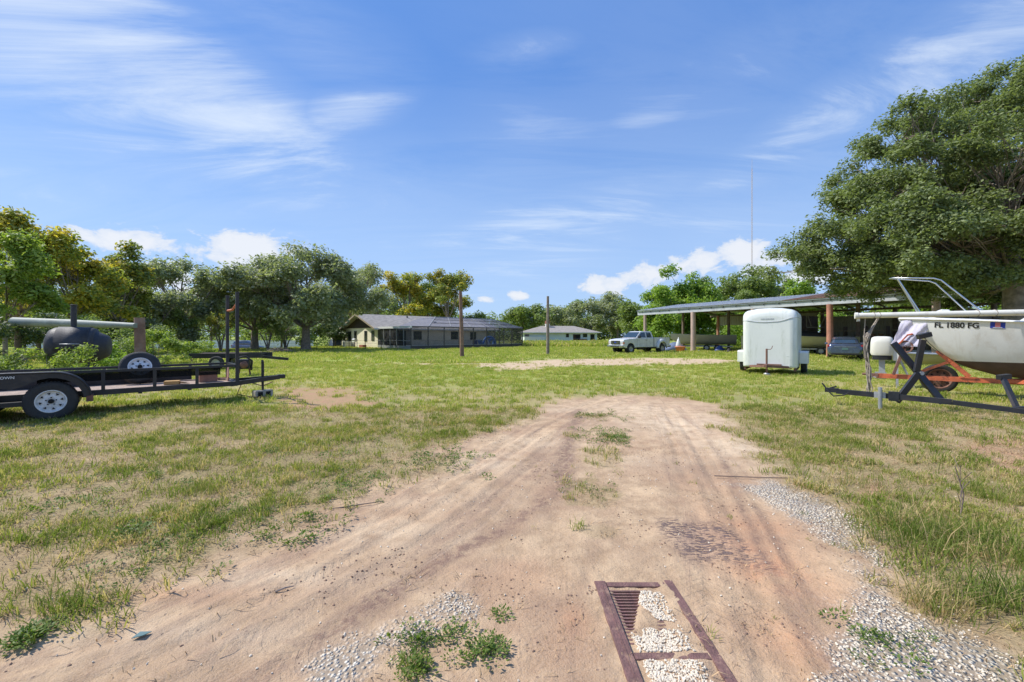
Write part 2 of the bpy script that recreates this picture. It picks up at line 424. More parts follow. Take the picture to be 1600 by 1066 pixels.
# ------------------------------------------------------------------ ground
def poly_px(pts): return np.array([G(*p) for p in pts])
def in_poly_soft(x, y, P, soft):
    """signed distance to a polygon -> 0..1, soft edge"""
    n = len(P); d2 = np.full(x.shape, 1e18); inside = np.zeros(x.shape, bool)
    for i in range(n):
        ax, ay = P[i]; bx, by = P[(i+1) % n]
        ex, ey = bx-ax, by-ay; wx, wy = x-ax, y-ay
        t = np.clip((wx*ex+wy*ey)/(ex*ex+ey*ey+1e-12), 0, 1)
        d2 = np.minimum(d2, (wx-ex*t)**2+(wy-ey*t)**2)
        c = ((ay > y) != (by > y)) & (x < (bx-ax)*(y-ay)/(by-ay+1e-12)+ax); inside ^= c
    d = np.sqrt(d2); d = np.where(inside, d, -d)
    return d
DIRT = poly_px([(-700, 1066), (-260, 1066), (0, 992), (150, 950), (300, 885), (420, 826), (520, 785), (640, 735), (720, 690), (790, 660), (830, 638), (890, 623), (960, 616), (1050, 619), (1110, 628),
                (1140, 655), (1180, 700), (1205, 750), (1290, 795), (1350, 845), (1385, 905), (1400, 960), (1470, 1010), (1560, 1066), (1900, 1300), (1500, 3200), (-900, 3200), (-2200, 1700)])
PATH2 = poly_px([(600, 568.2), (640, 567.2), (760, 568), (820, 565), (880, 562), (960, 560.5), (1060, 560), (1150, 562), (1190, 567), (1100, 570), (1000, 571.5), (900, 572.5), (850, 577), (780, 578), (740, 571)])
GRAV = [poly_px(p) for p in ([(1148, 757), (1200, 750), (1290, 788), (1345, 815), (1330, 838), (1250, 808), (1180, 780)],
                             [(1285, 1120), (1290, 1000), (1320, 950), (1335, 890), (1370, 880), (1400, 945), (1450, 975), (1530, 1015), (1640, 1066), (1700, 1130)],
                             [(440, 1110), (520, 1030), (600, 985), (690, 948), (712, 956), (640, 1000), (560, 1060), (530, 1110)])]
GRAV.append(poly_px([(1270, 785), (1350, 820), (1400, 890), (1380, 930), (1330, 930), (1345, 880), (1300, 835)]))
DRY = [poly_px(p) for p in ([(420, 606), (560, 603), (590, 630), (520, 645), (440, 640)], [(1480, 690), (1640, 680), (1700, 760), (1560, 745)], [(1300, 730), (1400, 740), (1420, 780), (1330, 790)])]
TRACK_A = np.array([G(-900, 1400), G(-60, 1120), G(250, 1010), G(480, 895), G(660, 800), G(790, 715), G(860, 665), G(950, 625)])
TRACK_B = np.array([G(1330, 1500), G(1240, 1066), G(1190, 950), G(1150, 830), G(1110, 740), G(1075, 680), G(1040, 635)])
def track_coords(x, y, P):
    best = np.full(x.shape, 1e9); L = np.zeros(x.shape); acc = 0
    for i in range(len(P)-1):
        ax, ay = P[i]; ex, ey = P[i+1]-P[i]; ln = math.hypot(ex, ey)
        wx, wy = x-ax, y-ay; t = np.clip((wx*ex+wy*ey)/(ln*ln), 0, 1)
        d = np.hypot(wx-ex*t, wy-ey*t); s = np.where(wx*ey-wy*ex > 0, 1, -1)*d
        m = d < np.abs(best); best = np.where(m, s, best); L = np.where(m, acc+t*ln, L); acc += ln
    return best, L
def masks(x, y):
    wob = (fbm(x, y, .9, 4)-.5)*1.1
    r = np.hypot(x, y)
    sc = np.clip(r/6, .35, 3)
    d = in_poly_soft(x, y, DIRT, 0)
    sand = sst(d+wob*.6*np.clip(sc, .5, 1.6)+(fbm(x, y, 5, 3)-.5)*.5, -.32, .30)
    # grass islands along the crown of the track
    for (px, py, rx, ry, k) in [(925, 770, .34, .5, .6), (940, 715, .3, .5, .35), (965, 683, .32, .16, .9), (935, 650, .45, .22, .7), (895, 681, .12, .12, .8), (685, 724, .38, .38, .8), (640, 740, .3, .3, .5), (930, 830, .2, .18, .3), (650, 1035, .12, .12, .6)]:
        cx, cy = G(px, py); g = np.exp(-((x-cx)/rx)**2-((y-cy)/ry)**2)
        sand = sand*(1-k*sst(g+(fbm(x, y, 6, 3)-.5)*.9, .45, .75))
    d2 = in_poly_soft(x, y, PATH2, 0)
    p2 = sst(d2+(fbm(x, y, 1.1, 4)-.5)*3.0, -.3, .5)
    sand = np.maximum(sand, p2*.95)
    # thin and bare places in the lawn
    bare = sst(fbm(x, y*1.5, 1.15, 5, .68), .51, .65)*sst(-r, -17, -8)*.85
    bare2 = sst(fbm(x+40, y+9, .28, 4, .55), .56, .70)*sst(-r, -45, -16)*.75
    lawn_bare = np.maximum(bare, bare2)
    grav = np.zeros(x.shape)
    for P in GRAV: grav = np.maximum(grav, sst(in_poly_soft(x, y, P, 0)+(fbm(x, y, 3.5, 4, .65)-.5)*.5, -.12, .14))
    dry = np.zeros(x.shape)
    for P in DRY: dry = np.maximum(dry, sst(in_poly_soft(x, y, P, 0)+(fbm(x, y, 2, 3)-.5)*.8, -.1, .3))
    return sand, lawn_bare, grav, dry
PIT = (0.635, 0.93, 0.9, 2.53)
def height(x, y):
    sand, bare, grav, dry = masks(x, y)
    return height_m(x, y, sand)
def height_m(x, y, sand):
    near = sst(np.hypot(x, y), 40, 12)
    h = (fbm(x, y, .35, 3)-.5)*.06*near+(fbm(x, y, 2.1, 4)-.5)*.035*near
    h = h*(1-.4*sand)
    da, la = track_coords(x, y, TRACK_A); db, lb = track_coords(x, y, TRACK_B)
    for d, l, w in ((da, la, .75), (db, lb, .45)):
        e = np.exp(-(d/w)**2)*sand
        h = h-.020*e+.007*e*np.sin(d*19+fbm(x, y, .5, 2)*7)+.0035*e*np.sin(d*46+fbm(x, y, .8, 2)*6)
        h = h+.014*np.exp(-((np.abs(d)-w*1.25)/.12)**2)*sand*fbm(x, y, 1.3, 2)
    # left the land falls away towards the lane
    h = h-1.0*sst(y, 44, 72)*sst(-x, 26, 34)
    # the grate lies in a shallow flat
    gx = sst(x, .42, .50)*sst(-x, -1.06, -.99); gy = sst(-y, -2.85, -2.68)*sst(y, .3, .5)
    rag = (fbm(x+3, y, 13, 3)-.5)*.028*sst(x, .62, .70)+.000*sst(x, .6, .7)+((fbm(x+8, y, 11, 3)-.5)*.05+.006)*sst(-x, -.545, -.50)
    k = gx*gy; h = h*(1-k)+(-.005+rag)*k
    pit = sst(x, .585, .61)*sst(-x, -.915, -.88)*sst(-y, -2.56, -2.52)
    open_ = sst(-(x-(.60+np.maximum(0, y-2.15)*.44)), -.015, .02)
    return h-.022*pit*sst(y, .9, 1.0)*open_+.004*pit*(1-open_)
def axis(n_lin, lo, hi, far_lo, far_hi, g):
    a = list(np.linspace(lo, hi, n_lin)); st = (hi-lo)/(n_lin-1)
    s = st; p = hi
    while p < far_hi: s *= g; p += s; a.append(p)
    s = st; p = lo; b = []
    while p > far_lo: s *= g; p -= s; b.append(p)
    return np.array(b[::-1]+a)
def build_ground():
    xs = axis(270, -3.2, 3.6, -1500, 1500, 1.035); ys = axis(220, 1.4, 6.5, -1200, 3000, 1.03)
    # thin out behind the camera
    X, Y = np.meshgrid(xs, ys); nx, ny = len(xs), len(ys)
    x = X.ravel(); y = Y.ravel()
    sand, bare, grav, dry = masks(x, y); h = height_m(x, y, sand)
    da, la = track_coords(x, y, TRACK_A); db, lb = track_coords(x, y, TRACK_B)
    me = bpy.data.meshes.new('ground'); nv = nx*ny
    me.vertices.add(nv); me.vertices.foreach_set('co', np.stack([x, y, h], 1).ravel())
    i = np.arange(nx-1)[None, :]+np.arange(ny-1)[:, None]*nx
    f = np.stack([i, i+1, i+1+nx, i+nx], -1).reshape(-1, 4); nf = len(f)
    me.loops.add(nf*4); me.loops.foreach_set('vertex_index', f.ravel())
    me.polygons.add(nf); me.polygons.foreach_set('loop_start', np.arange(nf)*4)
    me.polygons.foreach_set('use_smooth', np.ones(nf, bool))
    me.update(calc_edges=True)
    def at(name, v):
        a = me.attributes.new(name, 'FLOAT', 'POINT'); a.data.foreach_set('value', np.asarray(v, np.float32))
    at('sand', sand); at('bare', bare); at('grav', grav); at('dry', dry)
    at('da', np.clip(da, -3, 3)); at('la', la); at('db', np.clip(db, -3, 3)); at('lb', lb)
    dark = np.zeros(nv); orange = np.zeros(nv); pale = np.zeros(nv)
    for (px, py, rx, ry, k) in [(875, 745, .12, .6, 1.0), (845, 785, .10, .3, .9), (780, 830, .22, .12, .7), (700, 860, .3, .1, .6), (560, 890, .35, .12, .35), (600, 960, .3, .06, .5), (470, 1000, .3, .05, .6), (730, 880, .25, .1, .45), (640, 915, .3, .08, .5), (430, 1040, .3, .06, .5), (860, 950, .12, .12, .35), (360, 935, .3, .05, .4), (1090, 730, .7, .4, .35), (960, 665, .6, .4, .25), (1000, 870, .15, .2, .3)]:
        cx, cy = G(px, py); dark = np.maximum(dark, k*np.exp(-((x-cx)/rx)**2-((y-cy)/ry)**2))
    for Lp, w, k in ([(905, 640), (885, 700), (882, 740), (860, 780), (800, 820), (700, 868), (600, 930), (520, 985), (430, 1040), (300, 1120)], .13, 1.0), ([(860, 700), (800, 760), (700, 830), (560, 900), (430, 960), (330, 1010)], .22, .6), ([(1130, 720), (1165, 800), (1205, 890), (1262, 985), (1310, 1066)], .055, .85), ([(1180, 790), (1225, 870), (1285, 950), (1330, 1010)], .045, .8), ([(430, 905), (330, 945), (250, 985), (120, 1050)], .06, .6), ([(930, 850), (905, 930), (890, 1066)], .05, .4):
        dl, _l = track_coords(x, y, np.array([G(*p) for p in Lp])); wv = w*(.5+1.1*fbm(x, y, 2.2, 3))
        dark = np.maximum(dark, k*np.exp(-(dl/wv)**2)*(.35+.9*fbm(x+9, y, 1.6, 3)))
    for (px, py, rx, ry, k) in [(1200, 880, .3, .5, .8), (1240, 1000, .25, .3, .5), (900, 970, .1, .15, .6), (1180, 820, .3, .3, .5), (300, 925, .5, .1, .35), (820, 900, .3, .2, .2)]:
        cx, cy = G(px, py); orange = np.maximum(orange, k*np.exp(-((x-cx)/rx)**2-((y-cy)/ry)**2))
    for (px, py, rx, ry, k) in [(1060, 660, 1.1, 1.1, 1.0), (1150, 700, .6, .9, .9), (1000, 640, 1.2, 1.0, .8), (620, 830, .6, .25, .6), (430, 900, .7, .15, .7), (760, 720, .5, .5, .8), (1020, 720, .6, .3, .5), (840, 690, .6, .6, .6), (700, 780, .5, .3, .4), (1180, 650, .8, .5, .5), (300, 990, .8, .12, .7), (880, 640, .7, .5, .6)]:
        cx, cy = G(px, py); pale = np.maximum(pale, k*np.exp(-((x-cx)/rx)**2-((y-cy)/ry)**2))
    tread = np.zeros(nv)
    for (px, py, rx, ry, k) in [(1075, 840, .17, .30, 1.0), (1130, 845, .16, .30, .8), (1180, 870, .10, .22, .3)]:
        cx, cy = G(px, py); tread = np.maximum(tread, k*np.exp(-((x-cx)/rx)**4-((y-cy)/ry)**4))
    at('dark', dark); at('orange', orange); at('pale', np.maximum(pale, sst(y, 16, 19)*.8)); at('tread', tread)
    # under trees the turf is thin
    at('turf', sst(y, 2, 20))
    me.materials.append(ground_mat())
    o = bpy.data.objects.new('ground', me); COL.objects.link(o); tag(o, kind='structure'); return o
def ground_mat():
    m = bpy.data.materials.new('sandy_ground'); m.use_nodes = True; t = NT(m.node_tree)
    out = t.n('ShaderNodeOutputMaterial'); b = t.n('ShaderNodeBsdfPrincipled')
    P = t.n('ShaderNodeNewGeometry').outputs['Position']
    big = t.noise(P, .7, 5, .6); mid = t.noise(P, 4.5, 6, .65); fine = t.noise(P, 38, 5, .7); vfine = t.noise(P, 150, 3, .6)
    def stretch(rot, sc, scale, det=6):
        mp = t.n('ShaderNodeMapping'); mp.inputs['Rotation'].default_value = (0, 0, rot); mp.inputs['Scale'].default_value = sc
        t.l(P, mp.inputs[0]); return t.noise(mp.outputs[0], scale, det, .65)
    # sand
    c = t.mix(t.sstep(t.m('ADD', t.m('MULTIPLY', mid, .6), t.m('MULTIPLY', t.noise(P, 1.7, 6, .7, .5), .4)), .36, .62), (.355, .235, .138), (.585, .418, .255))
    c = t.mix(t.m('MULTIPLY', t.sstep(big, .42, .64), .70), c, (.36, .215, .130))
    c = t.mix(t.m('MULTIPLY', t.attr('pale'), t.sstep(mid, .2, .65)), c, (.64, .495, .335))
    c = t.mix(t.m('MULTIPLY', t.attr('orange'), t.m('ADD', t.sstep(mid, .3, .7), .35), clamp=True), c, (.50, .235, .115))
    dk = t.m('MULTIPLY', t.attr('dark'), t.m('ADD', t.sstep(t.noise(P, 9, 7, .78), .36, .62), .32), clamp=True)
    c = t.mix(t.m('MULTIPLY', dk, .95), c, (.19, .112, .080))
    # streaks drawn out along the wheel tracks
    da = t.attr('da'); la = t.attr('la'); db = t.attr('db'); lb = t.attr('lb')
    trk = None
    hs = []
    for d, l, w in ((da, la, .85), (db, lb, .5)):
        cv = t.n('ShaderNodeCombineXYZ'); t.l(t.m('MULTIPLY', d, 5.5), cv.inputs[0]); t.l(t.m('MULTIPLY', l, .45), cv.inputs[1])
        st = t.noise(cv.outputs[0], 1.0, 8, .72, .8)
        near = t.m('MULTIPLY', t.sstep(t.m('ABSOLUTE', d), w*1.25, w*.6), t.attr('sand'))
        s = t.m('MULTIPLY', t.sstep(st, .50, .72), near)
        c = t.mix(t.m('MULTIPLY', s, .62), c, (.27, .165, .120))
        s2 = t.m('MULTIPLY', t.sstep(st, .42, .25), near)
        c = t.mix(t.m('MULTIPLY', s2, .5), c, (.66, .50, .37))
        # lugs: bars pressed across the track in bands
        wv = t.m('SINE', t.m('ADD', t.m('MULTIPLY', l, 95.0), t.m('MULTIPLY', t.m('ABSOLUTE', t.m('SINE', t.m('MULTIPLY', d, 11.0))), 9.0)))
        patch = t.m('MULTIPLY', near, t.m('MULTIPLY', t.sstep(t.noise(P, 1.3, 3), .50, .62), t.sstep(t.noise(P, 11, 3, .7), .35, .6)))
        hs.append(t.m('MULTIPLY', t.sstep(wv, -.2, .5), t.m('MULTIPLY', patch, .45))); hs.append(t.m('MULTIPLY', t.m('MULTIPLY', st, near), 1.6))
    # black lug marks on the right-hand track
    cvm = t.n('ShaderNodeMapping'); cvm.inputs['Scale'].default_value = (20, 58, 1); t.l(P, cvm.inputs[0])
    lug = t.n('ShaderNodeTexVoronoi'); lug.inputs['Scale'].default_value = 1.0; t.l(cvm.outputs[0], lug.inputs['Vector'])
    lm = t.m('MULTIPLY', t.sstep(t.m('ADD', lug.outputs['Distance'], t.m('MULTIPLY', t.m('SUBTRACT', fine, .5), 1.2)), .62, .44), t.m('MULTIPLY', t.attr('tread'), t.sstep(t.noise(P, 6, 4, .7), .33, .56)))
    c = t.mix(t.m('MULTIPLY', t.m('MINIMUM', t.m('MULTIPLY', lm, 1.6), 1.0), .97), c, (.075, .05, .055))
    c = t.mix(t.m('MULTIPLY', t.attr('tread'), .22), c, (.33, .22, .19))
    # specks: crumbs of earth and litter
    vo = t.n('ShaderNodeTexVoronoi'); vo.inputs['Scale'].default_value = 26; t.l(P, vo.inputs['Vector'])
    sel = t.m('GREATER_THAN', t.n('ShaderNodeSeparateColor').outputs[0], -1)
    sc = t.n('ShaderNodeSeparateColor'); t.l(vo.outputs['Color'], sc.inputs[0])
    speck = t.m('MULTIPLY', t.m('LESS_THAN', vo.outputs['Distance'], .17), t.m('GREATER_THAN', sc.outputs[0], .80))
    speck = t.m('MULTIPLY', speck, t.sstep(mid, .38, .62))
    c = t.mix(t.m('MULTIPLY', speck, .75), c, (.17, .115, .095))
    c = t.mix(t.m('MULTIPLY', t.sstep(fine, .40, .72), .20), c, (.34, .22, .16))
    c = t.mix(t.m('MULTIPLY', t.sstep(vfine, .62, .40), .15), c, (.72, .58, .45))
    # gravel bed
    vg = t.n('ShaderNodeTexVoronoi'); vg.inputs['Scale'].default_value = 46; t.l(P, vg.inputs['Vector'])
    gs = t.n('ShaderNodeSeparateColor'); t.l(vg.outputs['Color'], gs.inputs[0])
    gc = t.mix(gs.outputs[0], (.56, .48, .38), (.82, .76, .66)); gc = t.mix(t.sstep(vg.outputs['Distance'], .38, .62), gc, (.34, .27, .20))
    gm = t.m('MULTIPLY', t.attr('grav'), t.sstep(t.m('ADD', fine, t.m('MULTIPLY', mid, .5)), .50, .72))
    c = t.mix(gm, c, gc)
    # turf floor: straw litter, soil, green
    st1 = stretch(.6, (1, 6, 1), 22); st2 = stretch(-.5, (6, 1, 1), 24)
    lit = t.mix(t.sstep(st1, .35, .65), (.17, .115, .065), (.40, .29, .17)); lit = t.mix(t.sstep(st2, .52, .68), lit, (.47, .38, .22))
    lit = t.mix(t.m('MULTIPLY', t.attr('bare'), .55), lit, c)
    lit = t.mix(t.m('MULTIPLY', t.sstep(t.noise(P, 2.6, 5, .65), .54, .68), .45), lit, c)
    g1 = t.noise(P, .16, 5, .6); g2 = t.noise(P, 1.1, 6, .65)
    grn = t.mix(t.sstep(g1, .34, .66), (.26, .335, .062), (.38, .41, .095)); grn = t.mix(t.m('MULTIPLY', t.sstep(g2, .50, .76), .45), grn, (.46, .40, .16))
    grn = t.mix(t.m('MULTIPLY', t.sstep(fine, .4, .7), .35), grn, (.19, .22, .06))
    gcov = t.m('MULTIPLY', t.attr('turf'), t.m('SUBTRACT', 1.0, t.m('MULTIPLY', t.attr('bare'), .6)))
    lit = t.mix(t.m('ADD', t.m('MULTIPLY', gcov, .88), .10, clamp=True), lit, grn)
    dr = t.m('MULTIPLY', t.attr('dry'), t.sstep(t.m('ADD', mid, fine), .7, 1.1))
    lit = t.mix(dr, lit, t.mix(fine, (.30, .17, .10), (.52, .33, .20)))
    c = t.mix(t.attr('sand'), lit, c)
    t.l(c, b.inputs['Base Color']); b.inputs['Roughness'].default_value = .95; b.inputs['Specular IOR Level'].default_value = .15
    hsum = t.m('ADD', t.m('MULTIPLY', mid, 1.6), t.m('MULTIPLY', fine, .55)); hsum = t.m('ADD', hsum, t.m('MULTIPLY', vfine, .22))
    for hh in hs: hsum = t.m('ADD', hsum, t.m('MULTIPLY', hh, .40))
    hsum = t.m('ADD', hsum, t.m('MULTIPLY', speck, .6)); hsum = t.m('ADD', hsum, t.m('MULTIPLY', lm, .6))
    hsum = t.m('ADD', hsum, t.m('MULTIPLY', t.m('MULTIPLY', gm, t.sstep(vg.outputs['Distance'], .6, .1)), 1.3))
    bp = t.n('ShaderNodeBump'); bp.inputs['Strength'].default_value = .85; bp.inputs['Distance'].default_value = .022
    t.l(hsum, bp.inputs['Height']); t.l(bp.outputs[0], b.inputs['Normal'])
    t.l(b.outputs[0], out.inputs[0]); return m
build_ground()

# ------------------------------------------------------------------ ground cover (stuff)
def hz(x, y): return float(height(np.array([float(x)]), np.array([float(y)]))[0])
def grass_mat(name, g0, g1, straw):
    m = bpy.data.materials.new(name); m.use_nodes = True; t = NT(m.node_tree)
    out = t.n('ShaderNodeOutputMaterial'); P = t.n('ShaderNodeNewGeometry').outputs['Position']
    rnd = t.n('ShaderNodeObjectInfo').outputs['Random']
    a = t.attr('tint')
    w = t.sstep(t.noise(P, .45, 4, .6), .35, .68)
    w2 = t.sstep(t.noise(P, 2.3, 3, .6), .4, .65)
    c = t.mix(t.m('MULTIPLY', t.m('ADD', w, rnd), .5), g0, g1)
    s = t.m('ADD', t.m('MULTIPLY', a, .58), t.m('ADD', t.m('MULTIPLY', w2, .26), t.m('MULTIPLY', rnd, .18)))
    c = t.mix(t.sstep(s, .52, .76), c, straw)
    d = t.n('ShaderNodeBsdfDiffuse'); t.l(c, d.inputs[0])
    tr = t.n('ShaderNodeBsdfTranslucent'); t.l(t.mix(1.0, c, (1.25, 1.3, .75), 'MULTIPLY'), tr.inputs[0])
    mx = t.n('ShaderNodeMixShader'); mx.inputs[0].default_value = .42
    t.l(d.outputs[0], mx.inputs[1]); t.l(tr.outputs[0], mx.inputs[2]); t.l(mx.outputs[0], out.inputs[0]); return m
M['grass'] = grass_mat('grass_blades', (.240, .325, .055), (.43, .46, .095), (.66, .54, .28))
M['grass_near'] = grass_mat('near_grass_blades', (.150, .215, .042), (.345, .370, .080), (.60, .47, .25))
M['tall_grass'] = grass_mat('tall_grass_blades', (.115, .175, .038), (.28, .32, .075), (.58, .44, .24))
M['weed'] = leaf_mat('weed_leaves', (.085, .15, .025), (.19, .26, .05), trans=.4)

SRC = bpy.data.collections.new('ground_cover_pieces')          # holds the pieces the scatterers use; not linked to the scene
def blades_piece(name, n, spread, h0, h1, w, lean, seed, m):
    rs = random.Random(seed); v = []; f = []; tint = []
    for i in range(n):
        a = rs.uniform(0, 6.283); r = spread*math.sqrt(rs.random()); x, y = r*math.cos(a), r*math.sin(a)
        h = rs.uniform(h0, h1); b = rs.uniform(0, 6.283) if rs.random() < .5 else a+rs.uniform(-.6, .6); ln = rs.uniform(.25, 1)*lean*h
        dx, dy = math.cos(b), math.sin(b); sx, sy = -dy*w*.5, dx*w*.5; k = len(v); tt = rs.random()
        v += [(x-sx, y-sy, -.01), (x+sx, y+sy, -.01), (x+dx*ln*.35+sx*.8, y+dy*ln*.35+sy*.8, h*.6), (x+dx*ln*.35-sx*.8, y+dy*ln*.35-sy*.8, h*.6), (x+dx*ln, y+dy*ln, h*(1-.25*lean*rs.random()))]
        f += [(k, k+1, k+2, k+3), (k+3, k+2, k+4)]; tint += [tt]*5
    me = bpy.data.meshes.new(name); me.from_pydata(v, [], f); me.materials.append(m)
    at = me.attributes.new('tint', 'FLOAT', 'POINT'); at.data.foreach_set('value', tint)
    o = bpy.data.objects.new(name, me); return o
def weed_piece(name, n, spread, h, leaf, seed, m):
    rs = random.Random(seed); v = []; f = []; tint = []
    for i in range(n):
        a = rs.uniform(0, 6.283); r = spread*math.sqrt(rs.random()); c = Vector((r*math.cos(a), r*math.sin(a), h*rs.uniform(.1, 1)*(1-.4*r/spread)))
        d = Vector((math.cos(a+rs.uniform(-1, 1)), math.sin(a+rs.uniform(-1, 1)), rs.uniform(-.2, .8))).normalized()
        s = d.cross(Vector((0, 0, 1))).normalized(); l = leaf*rs.uniform(.6, 1.3); k = len(v); tt = rs.random()
        v += [c, c+d*l*.5+s*l*.28, c+d*l, c+d*l*.5-s*l*.28]; f += [(k, k+1, k+2, k+3)]; tint += [tt]*4
    me = bpy.data.meshes.new(name); me.from_pydata([tuple(p) for p in v], [], f); me.materials.append(m)
    at = me.attributes.new('tint', 'FLOAT', 'POINT'); at.data.foreach_set('value', tint)
    at = me.attributes.new('clump', 'FLOAT', 'POINT'); at.data.foreach_set('value', [rs.random()]*len(tint))
    return bpy.data.objects.new(name, me)
def stone_piece(name, r, seed, m):
    rs = random.Random(seed); bm = bmesh.new(); bmesh.ops.create_icosphere(bm, subdivisions=1, radius=r)
    for v in bm.verts: v.co = Vector((v.co.x*rs.uniform(.7, 1.25), v.co.y*rs.uniform(.7, 1.25), v.co.z*rs.uniform(.45, .8)))
    me = bpy.data.meshes.new(name); bm.to_mesh(me); bm.free(); me.materials.append(m); return bpy.data.objects.new(name, me)
def coll(name, objs):
    c = bpy.data.collections.new(name)
    for o in objs: c.objects.link(o)
    return c
def scatter(name, label, cat, x, y, z, sc, c, nvar, m, seed=0, tilt=.12):
    n = len(x); rs = np.random.RandomState(seed)
    me = bpy.data.meshes.new(name); me.vertices.add(n); me.vertices.foreach_set('co', np.stack([x, y, z], 1).astype(np.float32).ravel())
    rot = np.stack([rs.normal(0, tilt, n), rs.normal(0, tilt, n), rs.uniform(0, 6.283, n)], 1).astype(np.float32)
    a = me.attributes.new('rot', 'FLOAT_VECTOR', 'POINT'); a.data.foreach_set('vector', rot.ravel())
    a = me.attributes.new('scl', 'FLOAT', 'POINT'); a.data.foreach_set('value', sc.astype(np.float32))
    a = me.attributes.new('idx', 'INT', 'POINT'); a.data.foreach_set('value', rs.randint(0, nvar, n).astype(np.int32))
    me.materials.append(m)
    o = bpy.data.objects.new(name, me); COL.objects.link(o); tag(o, label, cat, kind='stuff')
    ng = bpy.data.node_groups.new(name+'_scatter', 'GeometryNodeTree')
    ng.interface.new_socket('Geometry', in_out='INPUT', socket_type='NodeSocketGeometry')
    ng.interface.new_socket('Geometry', in_out='OUTPUT', socket_type='NodeSocketGeometry')
    N = ng.nodes; gi = N.new('NodeGroupInput'); go = N.new('NodeGroupOutput')
    ip = N.new('GeometryNodeInstanceOnPoints'); ci = N.new('GeometryNodeCollectionInfo')
    ci.inputs['Collection'].default_value = c; ci.inputs['Separate Children'].default_value = True; ci.inputs['Reset Children'].default_value = True
    def na(nm, ty):
        q = N.new('GeometryNodeInputNamedAttribute'); q.data_type = ty; q.inputs['Name'].default_value = nm; return q.outputs['Attribute']
    L = ng.links; L.new(gi.outputs[0], ip.inputs['Points']); L.new(ci.outputs[0], ip.inputs['Instance'])
    ip.inputs['Pick Instance'].default_value = True
    L.new(na('idx', 'INT'), ip.inputs['Instance Index']); L.new(na('rot', 'FLOAT_VECTOR'), ip.inputs['Rotation'])
    L.new(na('scl', 'FLOAT'), ip.inputs['Scale']); L.new(ip.outputs[0], go.inputs[0])
    md = o.modifiers.new('scatter', 'NODES'); md.node_group = ng
    return o

def ring_points(y0, y1, dens, rs, wid=1.42, xmargin=1.0):
    """random ground points in the wedge in front of the camera and a little to each side"""
    A = wid*(y1*y1-y0*y0)+2*xmargin*(y1-y0); n = int(A*dens)
    y = np.sqrt(rs.rand(n)*(y1*y1-y0*y0)+y0*y0); x = (rs.rand(n)*2-1)*(wid*y+xmargin); return x, y

